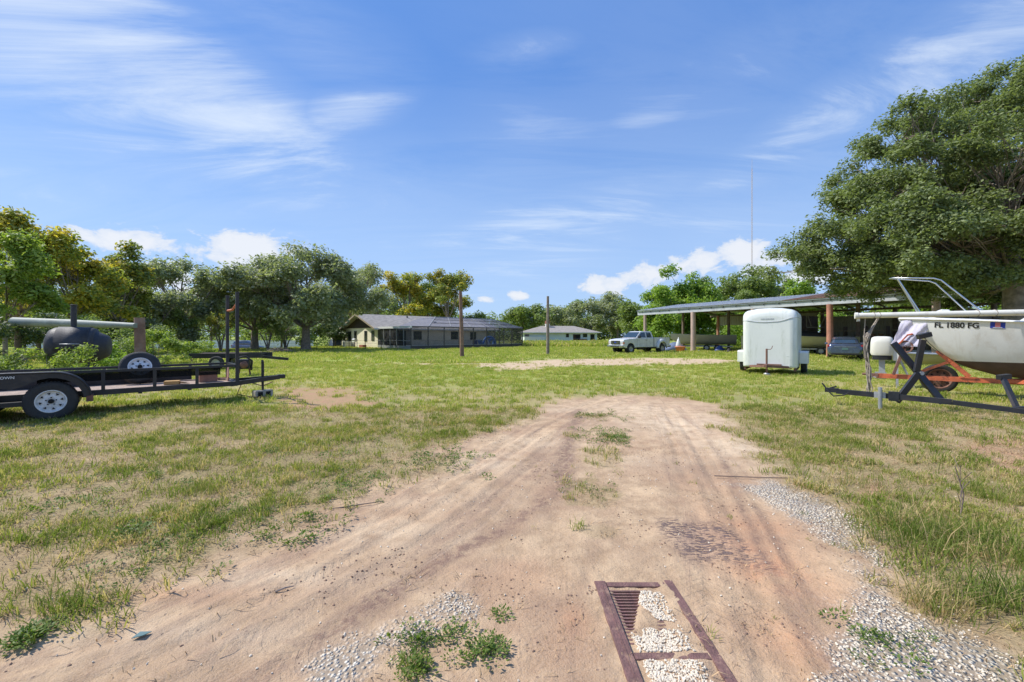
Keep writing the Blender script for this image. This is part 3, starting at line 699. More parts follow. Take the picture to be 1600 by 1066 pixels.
KEEP_OUT = []     # (x, y, r): nothing grows here
def build_cover():
    rs = np.random.RandomState(11)
    short = coll('short_tufts', [blades_piece('tuft', 13, .06, .02, .075, .0062, 1.2, s, M['grass_near']) for s in range(7)])
    mid = coll('mid_tufts', [blades_piece('tuft', 22, .13, .05, .12, .013, .8, 20+s, M['grass']) for s in range(6)])
    far = coll('far_tufts', [blades_piece('tuft', 30, .45, .08, .17, .035, .7, 40+s, M['grass']) for s in range(6)])
    tall = coll('tall_tufts', [blades_piece('tuft', 15, .12, .08, .34, .0070, 1.1, 60+s, M['tall_grass']) for s in range(6)])
    X = []; Y = []; S = []
    def keep(x, y, lo=0.0, thin=.9, bias=0.0):
        sand, bare, grav, dry = masks(x, y)
        p = (1-sand)*(1-thin*bare)*(1-.75*dry)*(1-.6*grav)
        cl = fbm(x, y, 2.1, 4, .65)
        p = p*np.clip(.12+1.2*sst(cl+bias, .44, .64), 0, 1)+lo
        return p
    for (y0, y1, d, s0, s1, bias, key) in ((1.3, 4.2, 430, .6, 1.15, 0, 'short'), (4.2, 9.0, 230, .8, 1.35, .03, 'short')):
        x, y = ring_points(y0, y1, d, rs); k = rs.rand(len(x)) < keep(x, y, 0, bias=bias); x, y = x[k], y[k]
        X.append(x); Y.append(y); S.append(rs.uniform(s0, s1, len(x))*(0.75+.6*fbm(x, y, 1.2, 2)))
    x = np.concatenate(X); y = np.concatenate(Y); sc = np.concatenate(S)
    scatter('short_grass', 'short yellow-green lawn grass with straw in the foreground on both sides of the sandy track', 'grass', x, y, height(x, y), sc, short, 7, M['grass'], 1, .25)
    x, y = ring_points(8.5, 24, 46, rs); k = rs.rand(len(x)) < keep(x, y, 0, .6, .10); x, y = x[k], y[k]
    scatter('lawn_grass', 'patchy green lawn grass in the middle distance around the parked trailers', 'grass', x, y, height(x, y), rs.uniform(.55, 1.05, len(x)), mid, 6, M['grass'], 2, .2)
    x, y = ring_points(23, 75, 5.0, rs); k = rs.rand(len(x)) < keep(x, y, 0, .4, .16); x, y = x[k], y[k]
    scatter('far_lawn_grass', 'bright far lawn grass stretching to the houses and the pole barn', 'grass', x, y, height(x, y), rs.uniform(.55, 1.1, len(x)), far, 6, M['grass'], 3, .15)
    # rank clumps on the right verge and by the trailers
    X = []; Y = []; S = []
    for (px, py, rx, ry, n, s0, s1) in [(1490, 850, .34, .35, 64, .5, .85), (1410, 850, .25, .25, 30, .35, .65), (1540, 935, .30, .18, 40, .45, .75), (1440, 945, .16, .12, 26, .35, .7), (1590, 780, .6, .5, 50, .35, .65), (1350, 760, .4, .4, 40, .3, .5), (1700, 900, .4, .4, 50, .5, .8), (1560, 850, .3, .3, 26, .4, .7),
                                          (1250, 690, 1.2, .9, 120, .3, .5), (300, 815, .4, .3, 18, .3, .5), (100, 870, .5, .3, 20, .3, .5), (160, 930, .35, .15, 16, .25, .45), (30, 960, .3, .12, 16, .3, .5), (600, 660, 1.5, 1.2, 70, .3, .5), (330, 770, .6, .3, 50, .3, .55), (1400, 640, 2.2, .7, 160, .3, .55), (1560, 650, 1.5, .8, 120, .3, .6)]:
        cx, cy = G(px, py); x = rs.normal(cx, rx*.6, n); y = rs.normal(cy, ry*.6, n)
        sand, b_, g_, d_ = masks(x, y); k = (sand < .55) & (y > 1.2); X.append(x[k]); Y.append(y[k]); S.append(rs.uniform(s0, s1, k.sum()))
    x = np.concatenate(X); y = np.concatenate(Y); sc = np.concatenate(S)
    scatter('tall_grass', 'tall rank grass clumps on the right verge of the sandy track', 'grass', x, y, height(x, y), sc, tall, 6, M['tall_grass'], 4, .22)
    # rank grass strip in front of the far white house
    n = 1500; y = rs.uniform(58, 88, n); x = y*(rs.uniform(815, 952, n)-800)/666.7
    scatter('meadow_grass', 'yellowing uncut meadow grass in front of the far white house', 'grass', x, y, height(x, y), rs.uniform(1.6, 3.2, n), coll('meadow_tufts', [blades_piece('tuft', 30, .40, .12, .24, .05, .7, 80+s, M['grass']) for s in range(4)]), 4, M['grass'], 5, .1)
    # creeping weeds
    wd = coll('weed_pieces', [weed_piece('weed', 46, .09, .06, .030, 100+s, M['weed']) for s in range(5)])
    X = []; Y = []; S = []
    for (px, py, r, n, s0, s1) in [(655, 1000, .08, 12, .35, .7), (700, 990, .07, 8, .35, .6), (745, 1020, .08, 12, .4, .75), (650, 1040, .09, 10, .35, .7), (775, 1012, .04, 5, .4, .7), (785, 965, .03, 3, .4, .6), (460, 830, .3, 24, .4, .8), (400, 800, .4, 30, .4, .8), (205, 835, .1, 8, .8, 1.1), (40, 1000, .12, 14, .5, .9), (690, 720, .45, 40, .5, 1.0), (930, 680, .45, 34, .4, .8), (955, 690, .25, 22, .5, .9), (940, 650, .45, 26, .5, .9), (240, 870, .3, 24, .4, .8), (560, 760, .5, 40, .4, .9), (480, 700, 1.0, 50, .4, .9), (150, 760, .8, 50, .4, .9), (925, 765, .22, 14, .3, .55), (1400, 1000, .15, 12, .4, .7)]:
        cx, cy = G(px, py); x = rs.normal(cx, r*.6, n); y = np.maximum(rs.normal(cy, r*.6, n), 1.1); X.append(x); Y.append(y); S.append(rs.uniform(s0, s1, n))
    x = np.concatenate(X); y = np.concatenate(Y); sc = np.concatenate(S)
    scatter('low_weeds', 'low broad-leaved green weeds creeping over the sand between the wheel tracks', 'weeds', x, y, height(x, y), sc, wd, 5, M['weed'], 6, .3)
    # grass sprigs alone on the sand
    n = 420; x, y = ring_points(1.6, 9, 6, rs, 1.1, 0); sand, b_, g_, d_ = masks(x, y); k = (sand > .5) & (rs.rand(len(x)) < .30*sst(fbm(x, y, .9, 3), .48, .62)); x, y = x[k], y[k]
    scatter('sand_sprigs', 'scattered small grass sprigs rooted in the sandy track', 'grass', x, y, height(x, y), rs.uniform(.35, .85, len(x)), short, 7, M['grass'], 8, .3)
    # dry stalks and litter flat on the ground
    litter = coll('litter_pieces', [blades_piece('litter', 9, .10, .004, .02, .004, 6.0, 120+s, M['straw']) for s in range(5)])
    x, y = ring_points(1.3, 9, 150, rs); sand, b_, g_, d_ = masks(x, y); k = rs.rand(len(x)) < (.85*(1-sand)+.10*sst(fbm(x, y, 2, 3), .5, .62)+.3*sst(sand, .05, .5)*sst(-sand, -.95, -.5)); x, y = x[k], y[k]
    scatter('dry_litter', 'dry brown grass stalks lying flat over soil and sand in the foreground', 'dry grass', x, y, height(x, y)+.006, rs.uniform(.6, 1.4, len(x)), litter, 5, M['straw'], 9, .04)
    # crumbs of earth on the sand
    cr = coll('crumb_pieces', [stone_piece('crumb', .0055, 240+s, M['crumb']) for s in range(5)])
    x, y = ring_points(1.2, 7, 700, rs, 1.2, .2); sand, b_, g_, d_ = masks(x, y)
    k = rs.rand(len(x)) < sand*(.012+.55*sst(fbm(x+5, y, 2.2, 4, .7), .56, .72)); x, y = x[k], y[k]
    scatter('earth_crumbs', 'small brown crumbs of earth and bark strewn over the sandy track', 'soil', x, y, height(x, y)+.001, rs.uniform(.4, 1.5, len(x))**1.5, cr, 5, M['crumb'], 12, .6)
    # stones
    st = coll('stone_pieces', [stone_piece('stone', .0078, 200+s, M['stone']) for s in range(7)])
    x, y = ring_points(1.2, 8, 4200, rs, 1.4, .2)
    grav = np.zeros(x.shape)
    for Pq in GRAV: grav = np.maximum(grav, sst(in_poly_soft(x, y, Pq, 0)+(fbm(x, y, 3.5, 4, .65)-.5)*.55, -.16, .14))
    gr = (x > .64) & (x < .86-.07*(y-1.9)) & (y > 1.2) & (y < 2.55)
    p = grav**1.5*.62*sst(fbm(x, y, 6, 3), .34, .62)+.006
    k = (rs.rand(len(x)) < p); k &= ~((x > .50) & (x < 1.04) & (y < 2.66)); 
    x1, y1 = x[k], y[k]
    n = 6500; x2 = .60+rs.rand(n)*.27; y2 = rs.uniform(1.25, 2.5, n); k2 = (fbm(x2, y2, 6, 3) > .27) & ~((np.abs(y2-2.0) < .028)) & (x2 > .60+np.maximum(0, y2-2.15)*.44) & (rs.rand(n) < 1.25-sst(x2, .74, .86)*.9); x2, y2 = x2[k2], y2[k2]
    x = np.concatenate([x1, x2]); y = np.concatenate([y1, y2])
    z = height(x, y)+.003; sc = np.concatenate([rs.uniform(.35, 1.05, len(x1)), rs.uniform(.4, 1.05, len(x2))])
    scatter('gravel', 'white limestone gravel spilled along the track edges and inside the steel grate', 'gravel', x, y, z, sc, st, 7, M['stone'], 10, .5)
M['straw'] = mat('dry_straw', (.40, .27, .145), .9, 0, .4, 14)
M['crumb'] = mat('earth_crumb', (.26, .165, .115), .95, 0, .4, 30)
M['stone'] = mat('white_gravel', (.70, .61, .48), .95, 0, .3, 30)

# ------------------------------------------------------------------ trees and shrubs
def quads_obj(name, V, tint, clump, m, parent):
    n = len(V)//4; me = bpy.data.meshes.new(name)
    me.vertices.add(n*4); me.vertices.foreach_set('co', V.astype(np.float32).ravel())
    me.loops.add(n*4); me.loops.foreach_set('vertex_index', np.arange(n*4))
    me.polygons.add(n); me.polygons.foreach_set('loop_start', np.arange(n)*4); me.update(calc_edges=True)
    a = me.attributes.new('tint', 'FLOAT', 'POINT'); a.data.foreach_set('value', np.repeat(tint, 4).astype(np.float32))
    a = me.attributes.new('clump', 'FLOAT', 'POINT'); a.data.foreach_set('value', np.repeat(clump, 4).astype(np.float32))
    me.materials.append(m); o = bpy.data.objects.new(name, me); COL.objects.link(o)
    if parent: o.parent = parent
    return o
def leaves(C, rad, per, size, seed, flat=.6, up=.5, hang=0.0):
    """C (n,3) sprig centres, rad (n,) sprig radii -> leaf quads"""
    rs = np.random.RandomState(seed); n = len(C)
    cnt = np.maximum(3, (per*(rad/rad.mean())**2*rs.uniform(.6, 1.4, n)).astype(int))
    idx = np.repeat(np.arange(n), cnt); N = len(idx)
    d = rs.normal(size=(N, 3)); d /= np.linalg.norm(d, axis=1)[:, None]
    r = rad[idx]*rs.rand(N)**.45
    P = C[idx]+d*r[:, None]*np.array([1, 1, flat]); P[:, 2] -= hang*rs.rand(N)**2
    nrm = rs.normal(size=(N, 3)); nrm[:, 2] = np.abs(nrm[:, 2])+up; nrm += d*.5; nrm /= np.linalg.norm(nrm, axis=1)[:, None]
    t = np.cross(nrm, rs.normal(size=(N, 3))); t /= np.linalg.norm(t, axis=1)[:, None]; b = np.cross(nrm, t)
    s = size*rs.uniform(.6, 1.4, N)[:, None]
    V = np.empty((N, 4, 3)); V[:, 0] = P-t*s; V[:, 1] = P-b*s*.5+nrm*s*.12; V[:, 2] = P+t*s; V[:, 3] = P+b*s*.5+nrm*s*.12
    ck = rs.rand(n)
    return V.reshape(-1, 3), rs.rand(N), ck[idx]
def sprigs(lobes, n, seed, shell=.35, rough=.28, per_clump=9):
    """sprig centres in a union of ellipsoids, thick near the skin, skin broken by noise"""
    rs = np.random.RandomState(seed); out = []; who = []
    vol = np.array([l[3]*l[4]*l[5] for l in lobes])**.75; cn = np.maximum(3, (vol/vol.sum()*n).astype(int))
    for li, (l, c) in enumerate(zip(lobes, cn)):
        K = max(4, c//per_clump)
        d = rs.normal(size=(K, 3)); d /= np.linalg.norm(d, axis=1)[:, None]
        low = d[:, 2] < -.35; d[low, 2] *= -.6; d /= np.linalg.norm(d, axis=1)[:, None]
        u = d[:, 0]*2.3+seed*3.1+li*5; v = d[:, 1]*2.3+d[:, 2]*2.9
        k = 1+rough*2*(fbm(u, v, 1.1, 3)-.5)+rs.normal(0, .10, K)
        r = (shell+(1-shell)*rs.rand(K)**.5)*k
        cc = d*r[:, None]
        pick = rs.randint(0, K, c); q = rs.normal(size=(c, 3)); q /= np.linalg.norm(q, axis=1)[:, None]
        off = q*(rs.rand(c)**.5)[:, None]*(rs.uniform(.20, .42, K)[pick])[:, None]; off[:, 2] *= .8
        out.append(np.array(l[:3])+(cc[pick]+off)*np.array(l[3:6])); who += [li]*c
    return np.concatenate(out), np.array(who)
def bez(a, b, c, n):
    return [tuple((1-t)**2*np.array(a)+2*t*(1-t)*np.array(b)+t*t*np.array(c)) for t in np.linspace(0, 1, n)]
def tree(name, label, x, y, lobes, n, per, size, lm, trunk=.3, fork=.3, group=None, cat='tree', seed=1, bark='bark', srad=None, flat=.75, hang=0, lean=(0, 0), shell=.35, rough=.42, up=.5, twigs=True, z=None, trunks=1, lf=1.0):
    z = hz(x, y) if z is None else z
    root = thing(name, label, cat, (x, y, z), 0, group); rs = np.random.RandomState(seed)
    L = np.array(lobes, float); top = (L[:, 2]+L[:, 5]).max()
    C, who = sprigs(lobes, n, seed, shell, rough)
    C[:, 2] = np.maximum(C[:, 2], .15)
    sr = (srad or top*.085)*rs.uniform(.6, 1.3, len(C))
    V, ti, ck = leaves(C, sr, per, size, seed+1, flat, up, hang)
    quads_obj('crown', V, ti, ck, M[lm], root)
    mb = MB(); fz = top*fork
    for q in range(trunks):
        ox = (rs.uniform(-.5, .5), rs.uniform(-.5, .5)) if trunks > 1 else (0, 0)
        hub = np.array([lean[0]+ox[0]*fz*.8, lean[1]+ox[1]*fz*.8, fz])
        pts = [(ox[0]*trunk*2, ox[1]*trunk*2, -.15), (ox[0]*trunk*2.2+hub[0]*.05, ox[1]*trunk*2.2, fz*.12), (hub[0]*.45, hub[1]*.45, fz*.55), tuple(hub)]
        mb.tube(pts, [trunk*1.5, trunk*1.05, trunk*.88, trunk*.8], 9, cap=False)
        for li, l in enumerate(lobes):
            if trunks > 1 and li % trunks != q: continue
            c = np.array(l[:3]); rr = np.linalg.norm(c-hub); mid = hub+(c-hub)*.45+np.array([0, 0, -.08*rr]) + rs.normal(0, .05*rr, 3)
            limb = bez(hub-np.array([0, 0, fz*.05]), mid, c+np.array([0, 0, l[5]*.15]), 7)
            w = trunk*lf*(.30+.35*min(1, (l[3]*l[4]*l[5])**.33/(L[:, 3:6].max())))
            mb.tube(limb, list(np.linspace(w, w*.3, 7)), 6, cap=False)
            if twigs:
                ids = np.where(who == li)[0]; rs.shuffle(ids); la = np.array(limb)
                for i in ids[:max(4, int(len(ids)*.35))]:
                    e = C[i]; j = 2+rs.randint(0, 5); s_ = la[j]
                    mm = s_+(e-s_)*.5+rs.normal(0, .06, 3)*np.linalg.norm(e-s_)
                    mb.tube([tuple(s_), tuple(mm), tuple(e)], [w*.26, w*.16, w*.05], 4, cap=False)
    mb.obj('trunk', M[bark], root, fix=False)
    for p in root.children[-1].data.polygons: p.use_smooth = True
    return root

M['leaf_oak'] = leaf_mat('oak_leaves', (.120, .158, .070), (.295, .345, .155), trans=.38)
M['leaf_oak_grey'] = leaf_mat('mossy_oak_leaves', (.20, .235, .13), (.39, .42, .26), (.42, .42, .32), trans=.40, gold_lo=.55, gold_hi=.95)
M['leaf_gold'] = leaf_mat('turning_leaves', (.22, .27, .06), (.42, .43, .10), (.64, .50, .09), trans=.46, gold_lo=.36, gold_hi=.74)
M['leaf_gold2'] = leaf_mat('half_turned_leaves', (.17, .22, .06), (.34, .37, .10), (.52, .40, .07), trans=.42, gold_lo=.50, gold_hi=.82)
M['leaf_bright'] = leaf_mat('bright_leaves', (.15, .26, .04), (.34, .45, .085), trans=.44)
M['leaf_mid'] = leaf_mat('mid_green_leaves', (.14, .20, .06), (.30, .36, .12), trans=.42)
M['leaf_dark'] = leaf_mat('dark_leaves', (.05, .085, .03), (.13, .17, .055), trans=.3)
M['leaf_shrub'] = leaf_mat('shrub_leaves', (.18, .27, .045), (.40, .46, .12), trans=.45)

def lobes_for(w, h, base, seed, n=6, spread=.62):
    """lobes filling a crown w wide and from base to h high"""
    rs = random.Random(seed); out = [(0, 0, base+(h-base)*.62, w*.30, w*.30, (h-base)*.38)]
    for i in range(n):
        a = 6.283*i/n+rs.uniform(-.4, .4); r = w*.5*spread*rs.uniform(.7, 1.1); q = rs.uniform(.14, .72)
        s = rs.uniform(.75, 1.1)
        out.append((r*math.cos(a), r*math.sin(a), base+(h-base)*q, w*.22*s, w*.22*s, (h-base)*.25*s))
    return out

def build_trees():
    # great live oak on the right
    ox, oy = 26.4, 22.3
    def P(px, py, Z): p = W(px, py, Z); return (p.x-ox, p.y-oy, p.z)
    lob = []
    for (px, py, Z, rx, ry, rz_) in [(1265, 405, 24.5, 1.9, 1.9, .75), (1320, 365, 23, 2.2, 2.4, 1.1), (1300, 425, 22.5, 1.7, 2, .8), (1340, 300, 24, 2.1, 2.6, 1.1), (1330, 262, 26, 1.3, 2, .8), (1400, 350, 21, 2.6, 2.6, 1.2), (1410, 225, 25, 2.0, 3, 1.3), (1440, 290, 22, 2.5, 2.6, 1.3),
                                   (1500, 210, 25, 2.6, 3, 1.3), (1480, 380, 20, 2.7, 2.4, 1.1), (1390, 435, 21.5, 2.3, 2.2, .8), (1550, 165, 25, 2.2, 3, 1.3), (1605, 130, 25, 2.0, 3, 1.2), (1560, 260, 21, 3.0, 3, 1.5), (1560, 360, 19, 2.6, 2.4, 1.2),
                                   (1640, 190, 23, 3, 3, 1.8), (1680, 300, 21, 3, 3, 1.8), (1480, 430, 22, 2.4, 2.4, .9), (1435, 205, 27, 1.5, 2.2, .9), (1620, 420, 22, 2.2, 2.2, 1.0), (1720, 140, 26, 3, 3, 1.6), (1305, 330, 25, 1.6, 2, .8), (1245, 425, 25, 1.2, 1.2, .5), (1440, 400, 27, 3, 2.5, 1.2), (1560, 300, 28, 3, 3, 1.6), (1232, 400, 25.5, 1.1, 1.2, .45), (1700, 400, 22, 3, 3, 1.2), (1540, 425, 27, 3, 2.4, 1.0), (1350, 440, 25, 2.2, 2, .8), (1430, 455, 25, 2.4, 2, .75), (1300, 452, 24, 1.3, 1.4, .5), (1520, 462, 27, 2.6, 2, .8), (1470, 452, 20.6, 2.0, 1.6, .6), (1400, 458, 23, 1.9, 1.6, .5), (1540, 440, 19.6, 2.2, 1.6, .7), (1345, 405, 22, 2, 2, .8), (1430, 430, 20.8, 2, 1.8, .7), (1620, 380, 19.5, 2, 2, 1), (1600, 350, 26, 3, 3, 2), (1500, 330, 25, 3, 3, 1.8), (1430, 330, 25, 2.4, 3, 1.4)]:
        lob.append((*P(px, py, Z), rx, ry, rz_*1.35))
    tree('live_oak', 'huge spreading live oak overhanging the barn roof and sailboat on the right', ox, oy, lob, 3900, 64, .088, 'leaf_oak', trunk=.62, fork=.26, seed=5, bark='bark_light', srad=.56, flat=.8, shell=.3, rough=.42, lf=.45)
    # left edge
    def T(name, label, px, Z, wpx, ytop, ybase, n, per, size, lm, seed, **k):
        x = (px-800)/666.7*Z; s = Z/666.7; w = wpx*s; h = 1.5+(525-ytop)*s; b = max(.2, 1.5+(525-ybase)*s)
        return tree(name, label, x, Z, lobes_for(w, h, b, seed, k.pop('nl', 6), k.pop('spread', .62)), n, per, size, M and lm, seed=seed, **k)
    G1 = 'turning trees at the left edge'
    T('golden_tree', 'tall tree with yellowing leaves at the left edge, highest of that clump', 34, 25, 150, 330, 510, 280, 50, .12, 'leaf_gold', 21, trunk=.18, shell=.15, nl=8, srad=.62)
    T('golden_tree', 'broad golden-leaved tree behind the black smoker', 122, 27, 150, 380, 515, 250, 50, .12, 'leaf_gold', 22, trunk=.16, shell=.15, nl=8, srad=.62)
    T('green_tree', 'slim half-green tree rising right of the golden tree', 188, 33, 96, 386, 525, 200, 50, .13, 'leaf_gold2', 23, trunk=.16, shell=.15, nl=7, srad=.6)
    T('bright_bush_tree', 'pale green small tree at the far left edge', 8, 20, 120, 362, 520, 200, 62, .10, 'leaf_shrub', 24, trunk=.10, shell=.2, srad=.5)
    T('dark_thicket_tree', 'dark green tree filling in under the golden trees at left', 60, 30, 250, 440, 560, 260, 60, .14, 'leaf_mid', 25, trunk=.15, shell=.2, nl=8, srad=.8)
    T('dark_thicket_tree', 'dark bushy tree behind the brown post at left', 200, 36, 130, 438, 545, 170, 60, .14, 'leaf_mid', 26, trunk=.15, shell=.2, nl=7, srad=.8)
    T('thicket_tree', 'grey-green bushy tree reaching the ground between the brown post and the lane', 238, 37, 120, 448, 556, 190, 56, .14, 'leaf_oak_grey', 36, trunk=.12, shell=.2, nl=7, srad=.75)
    T('thicket_tree', 'grey-green bushy tree behind the small trees along the lane', 330, 54, 150, 442, 536, 200, 56, .18, 'leaf_oak_grey', 37, trunk=.15, shell=.2, nl=7, srad=1.0)
    T('thicket_tree', 'green bushy tree filling the gap right of the forked oak trunk', 440, 62, 110, 450, 532, 150, 56, .2, 'leaf_mid', 38, trunk=.15, shell=.2, nl=7, srad=1.1)
    T('small_oak', 'airy grey-green oak with thin branches left of the trailer rack', 285, 42, 175, 402, 520, 250, 46, .15, 'leaf_oak_grey', 27, trunk=.28, shell=.1, nl=8, srad=.75, hang=.4)
    T('mossy_oak', 'grey-green mossy oak behind the trailer rack, short forked trunk', 398, 46, 190, 412, 512, 360, 60, .16, 'leaf_oak_grey', 28, lf=.7, trunk=.40, fork=.24, shell=.15, nl=9, srad=.95, hang=.5)
    T('mossy_oak', 'largest mossy oak left of the ranch house with a thick leaning trunk', 478, 45, 205, 384, 512, 560, 62, .17, 'leaf_oak_grey', 29, lf=.6, trunk=.46, fork=.22, shell=.15, nl=11, srad=1.0, hang=.6, spread=.7)
    T('mossy_oak', 'dark oak spreading over the left end of the ranch house roof', 556, 76, 150, 410, 510, 340, 60, .21, 'leaf_oak_grey', 30, trunk=.5, shell=.15, nl=9, srad=1.2, hang=.4)
    T('dark_bush', 'very dark evergreen bush in the shade left of the ranch house', 524, 58, 62, 500, 548, 60, 60, .16, 'leaf_dark', 31, trunk=.1, cat='bush', srad=.9)
    T('golden_tree', 'golden-brown tree behind the ranch house roof', 640, 82, 90, 420, 505, 220, 50, .24, 'leaf_gold', 32, trunk=.3, shell=.15, nl=7, srad=1.15)
    T('green_tree', 'upright half-turned tree behind the screened porch roof', 700, 78, 72, 410, 505, 170, 46, .22, 'leaf_gold2', 33, trunk=.25, shell=.1, nl=7, srad=1.05)
    T('green_tree', 'low green tree behind the porch roof at the left of the first pole', 668, 88, 70, 440, 510, 120, 46, .24, 'leaf_mid', 34, trunk=.2, shell=.15, srad=1.2)
    T('green_tree', 'wide low green tree right behind the ridge of the ranch house', 632, 96, 150, 455, 530, 200, 50, .26, 'leaf_mid', 39, trunk=.2, shell=.2, srad=1.4)
    T('golden_tree', 'low yellowish tree behind the screened porch roof, between the golden tree and the upright one', 690, 90, 110, 450, 530, 170, 50, .25, 'leaf_gold2', 40, trunk=.2, shell=.2, srad=1.3)
    T('green_tree', 'small tree showing over the porch roof right of the first pole', 742, 92, 40, 488, 520, 50, 46, .24, 'leaf_mid', 35, trunk=.2, shell=.15, srad=1.0)
    # behind the far house
    for i, (px, Z, w, top, lm, lab) in enumerate([(826, 112, 60, 470, 'leaf_mid', 'thin-topped tree at the left end of the far white house'), (872, 125, 62, 474, 'leaf_oak_grey', 'oak behind the chimney of the far white house'),
                                                  (925, 128, 90, 461, 'leaf_oak_grey', 'mossy grey oak behind the right end of the far white house'), (965, 120, 70, 462, 'leaf_oak_grey', 'broad grey-green oak just left of the parked pickup'),
                                                  (995, 105, 50, 468, 'leaf_mid', 'green oak behind the pickup cab'), (905, 140, 60, 470, 'leaf_mid', 'darker oak showing between the mossy oaks behind the far house')]):
        T('far_oak', lab, px, Z, w*1.3, top, 530, 190, 46, .34, lm, 50+i, trunk=.35, shell=.2, nl=8, srad=1.7, hang=.5, twigs=False)
    T('bright_tree', 'tall bright-green tree behind the left end of the barn roof', 1066, 66, 112, 408, 540, 380, 60, .21, 'leaf_bright', 61, trunk=.3, shell=.15, nl=10, srad=1.15)
    T('bright_tree', 'bright-green low tree seen under the left end of the barn roof', 1030, 62, 70, 468, 545, 150, 60, .2, 'leaf_bright', 62, trunk=.2, shell=.2, nl=6, srad=1.1)
    T('yellow_green_tree', 'rounded yellow-green tree above the middle of the barn roof', 1160, 76, 130, 420, 520, 320, 56, .24, 'leaf_mid', 63, trunk=.3, shell=.2, nl=9, srad=1.3)
    T('yellow_green_tree', 'greyer tree above the barn roof beside the radio mast', 1205, 80, 70, 428, 520, 170, 50, .25, 'leaf_oak_grey', 64, trunk=.3, shell=.2, nl=7, srad=1.2)
    T('bright_tree', 'bright-green bush behind the barn roof under the live oak branch tips', 1250, 60, 60, 432, 520, 130, 56, .19, 'leaf_bright', 65, trunk=.2, shell=.2, nl=6, srad=1.0)
    for i, (px, Z, w, top, lab) in enumerate([(1110, 64, 110, 470, 'bright undergrowth tree seen through the open left bays of the barn'), (1170, 66, 100, 476, 'undergrowth tree behind the barn, right behind the box trailer'), (1330, 58, 140, 440, 'dense tree behind the right end of the barn'), (1440, 52, 150, 425, 'dense tree behind the sailboat pulpit'), (1570, 46, 190, 410, 'dense tree behind the live oak trunk')]):
        T('undergrowth_tree', lab, px, Z, w, top, 548, 200, 56, .2, ['leaf_bright', 'leaf_bright', 'leaf_mid', 'leaf_mid', 'leaf_mid'][i], 70+i, trunk=.2, shell=.2, nl=7, srad=1.1)
    # crape myrtles along the lane
    gm = 'small multi-stemmed trees along the lane at left'
    for i, (px, Z, w, top, lab) in enumerate([(292, 39, 42, 494, 'small multi-stemmed tree in front of the white fence, leftmost of four'), (345, 40, 46, 487, 'small yellowing multi-stemmed tree left of the trailer rack'),
                                              (419, 44, 46, 488, 'small multi-stemmed tree right of the forked oak trunk'), (446, 47, 38, 496, 'small grey-green multi-stemmed tree beside the biggest mossy oak')]):
        T('small_tree', lab, px, Z, w, top, 530, 46, 40, .09, ['leaf_mid', 'leaf_gold2', 'leaf_mid', 'leaf_oak_grey'][i], 80+i, group=gm, trunk=.07, fork=.45, trunks=4, srad=.42, nl=5)
    # shrubs round the smoker and post
    for i, (px, py, Z, w, h, lm, lab) in enumerate([(72, 0, 11.3, 1.7, 1.38, 'leaf_shrub', 'leafy yellow-green shrub in front of the black smoker, left one'), (122, 0, 10.9, .95, 1.30, 'leaf_shrub', 'small leafy shrub growing against the smoker barrel'),
                                                    (12, 0, 11.2, 1.3, 1.1, 'leaf_mid', 'low green shrub behind the trailer at the left edge'), (172, 0, 15.5, 1.6, 1.5, 'leaf_bright', 'bright green shrub left of the brown post'),
                                                    (250, 0, 17, 2.0, 1.9, 'leaf_shrub', 'tall yellow-green weedy shrub right of the brown post'), (30, 0, 15.8, 3.2, 2.4, 'leaf_dark', 'dark shrub under the left end of the raised mast'), (120, 0, 19, 4, 2.4, 'leaf_mid', 'wide green shrub behind the smoker chimney'), (300, 0, 24, 2.6, 1.3, 'leaf_shrub', 'low yellow-green shrub in front of the concrete slab'),
                                                    (215, 0, 22, 3, 2.2, 'leaf_mid', 'green shrub filling behind the spare tyre'), (155, 0, 12.8, 1.1, .95, 'leaf_bright', 'low bright weeds under the lid end of the smoker')]):
        x = (px-800)/666.7*Z
        tree('shrub', lab, x, Z, lobes_for(w, h, .12, 300+i, 5, .7), int(42*w), 46, .035 if Z < 13 else .05, lm, trunk=.02, fork=.2, cat='shrub', seed=300+i, srad=.20*max(1, w*.5), trunks=3, shell=.1)
    # hazy wood closing the view
    rs = np.random.RandomState(99); C = []; 
    for a in np.linspace(-1.35, 1.35, 420):
        Rr = 175+35*math.sin(a*5)+rs.uniform(-12, 12); hh = 6.5+4.5*float(fbm(np.array([a*9.]), np.array([1.7]), 1, 3)[0])
        for q in range(5): C.append((Rr*math.sin(a)*1.25+rs.normal(0, 2), Rr*math.cos(a)*.95+rs.normal(0, 3), hh*(.15+.85*rs.rand()**.7)))
    C = np.array(C); V, ti, ck = leaves(C, rs.uniform(1.6, 3.2, len(C)), 24, .55, 98, .8)
    o = quads_obj('distant_woods', V, ti, ck, M['leaf_mid'], None); tag(o, 'distant dark green woods closing the horizon behind the houses', 'woods', kind='stuff')
    C = []
    for px, Z in [(p, 95+10*rs.rand()) for p in np.linspace(-60, 520, 150)]:
        x = (px-800)/666.7*Z
        for q in range(4): C.append((x+rs.normal(0, 1.5), Z+rs.normal(0, 2), -.6+6.2*rs.rand()))
    C = np.array(C); V, ti, ck = leaves(C, rs.uniform(1.0, 2.0, len(C)), 34, .3, 97, .8)
    o = quads_obj('lane_hedge', V, ti, ck, M['leaf_mid'], None); tag(o, 'continuous bushy hedge of green behind the white fence at left', 'hedge', kind='stuff')
    C = []
    for px, Z in [(p, 128+8*rs.rand()) for p in np.linspace(770, 1130, 90)]:
        x = (px-800)/666.7*Z
        for q in range(4): C.append((x+rs.normal(0, 1.5), Z+rs.normal(0, 2), .2+4.2*rs.rand()))
    C = np.array(C); V, ti, ck = leaves(C, rs.uniform(1.2, 2.2, len(C)), 36, .36, 95, .8)
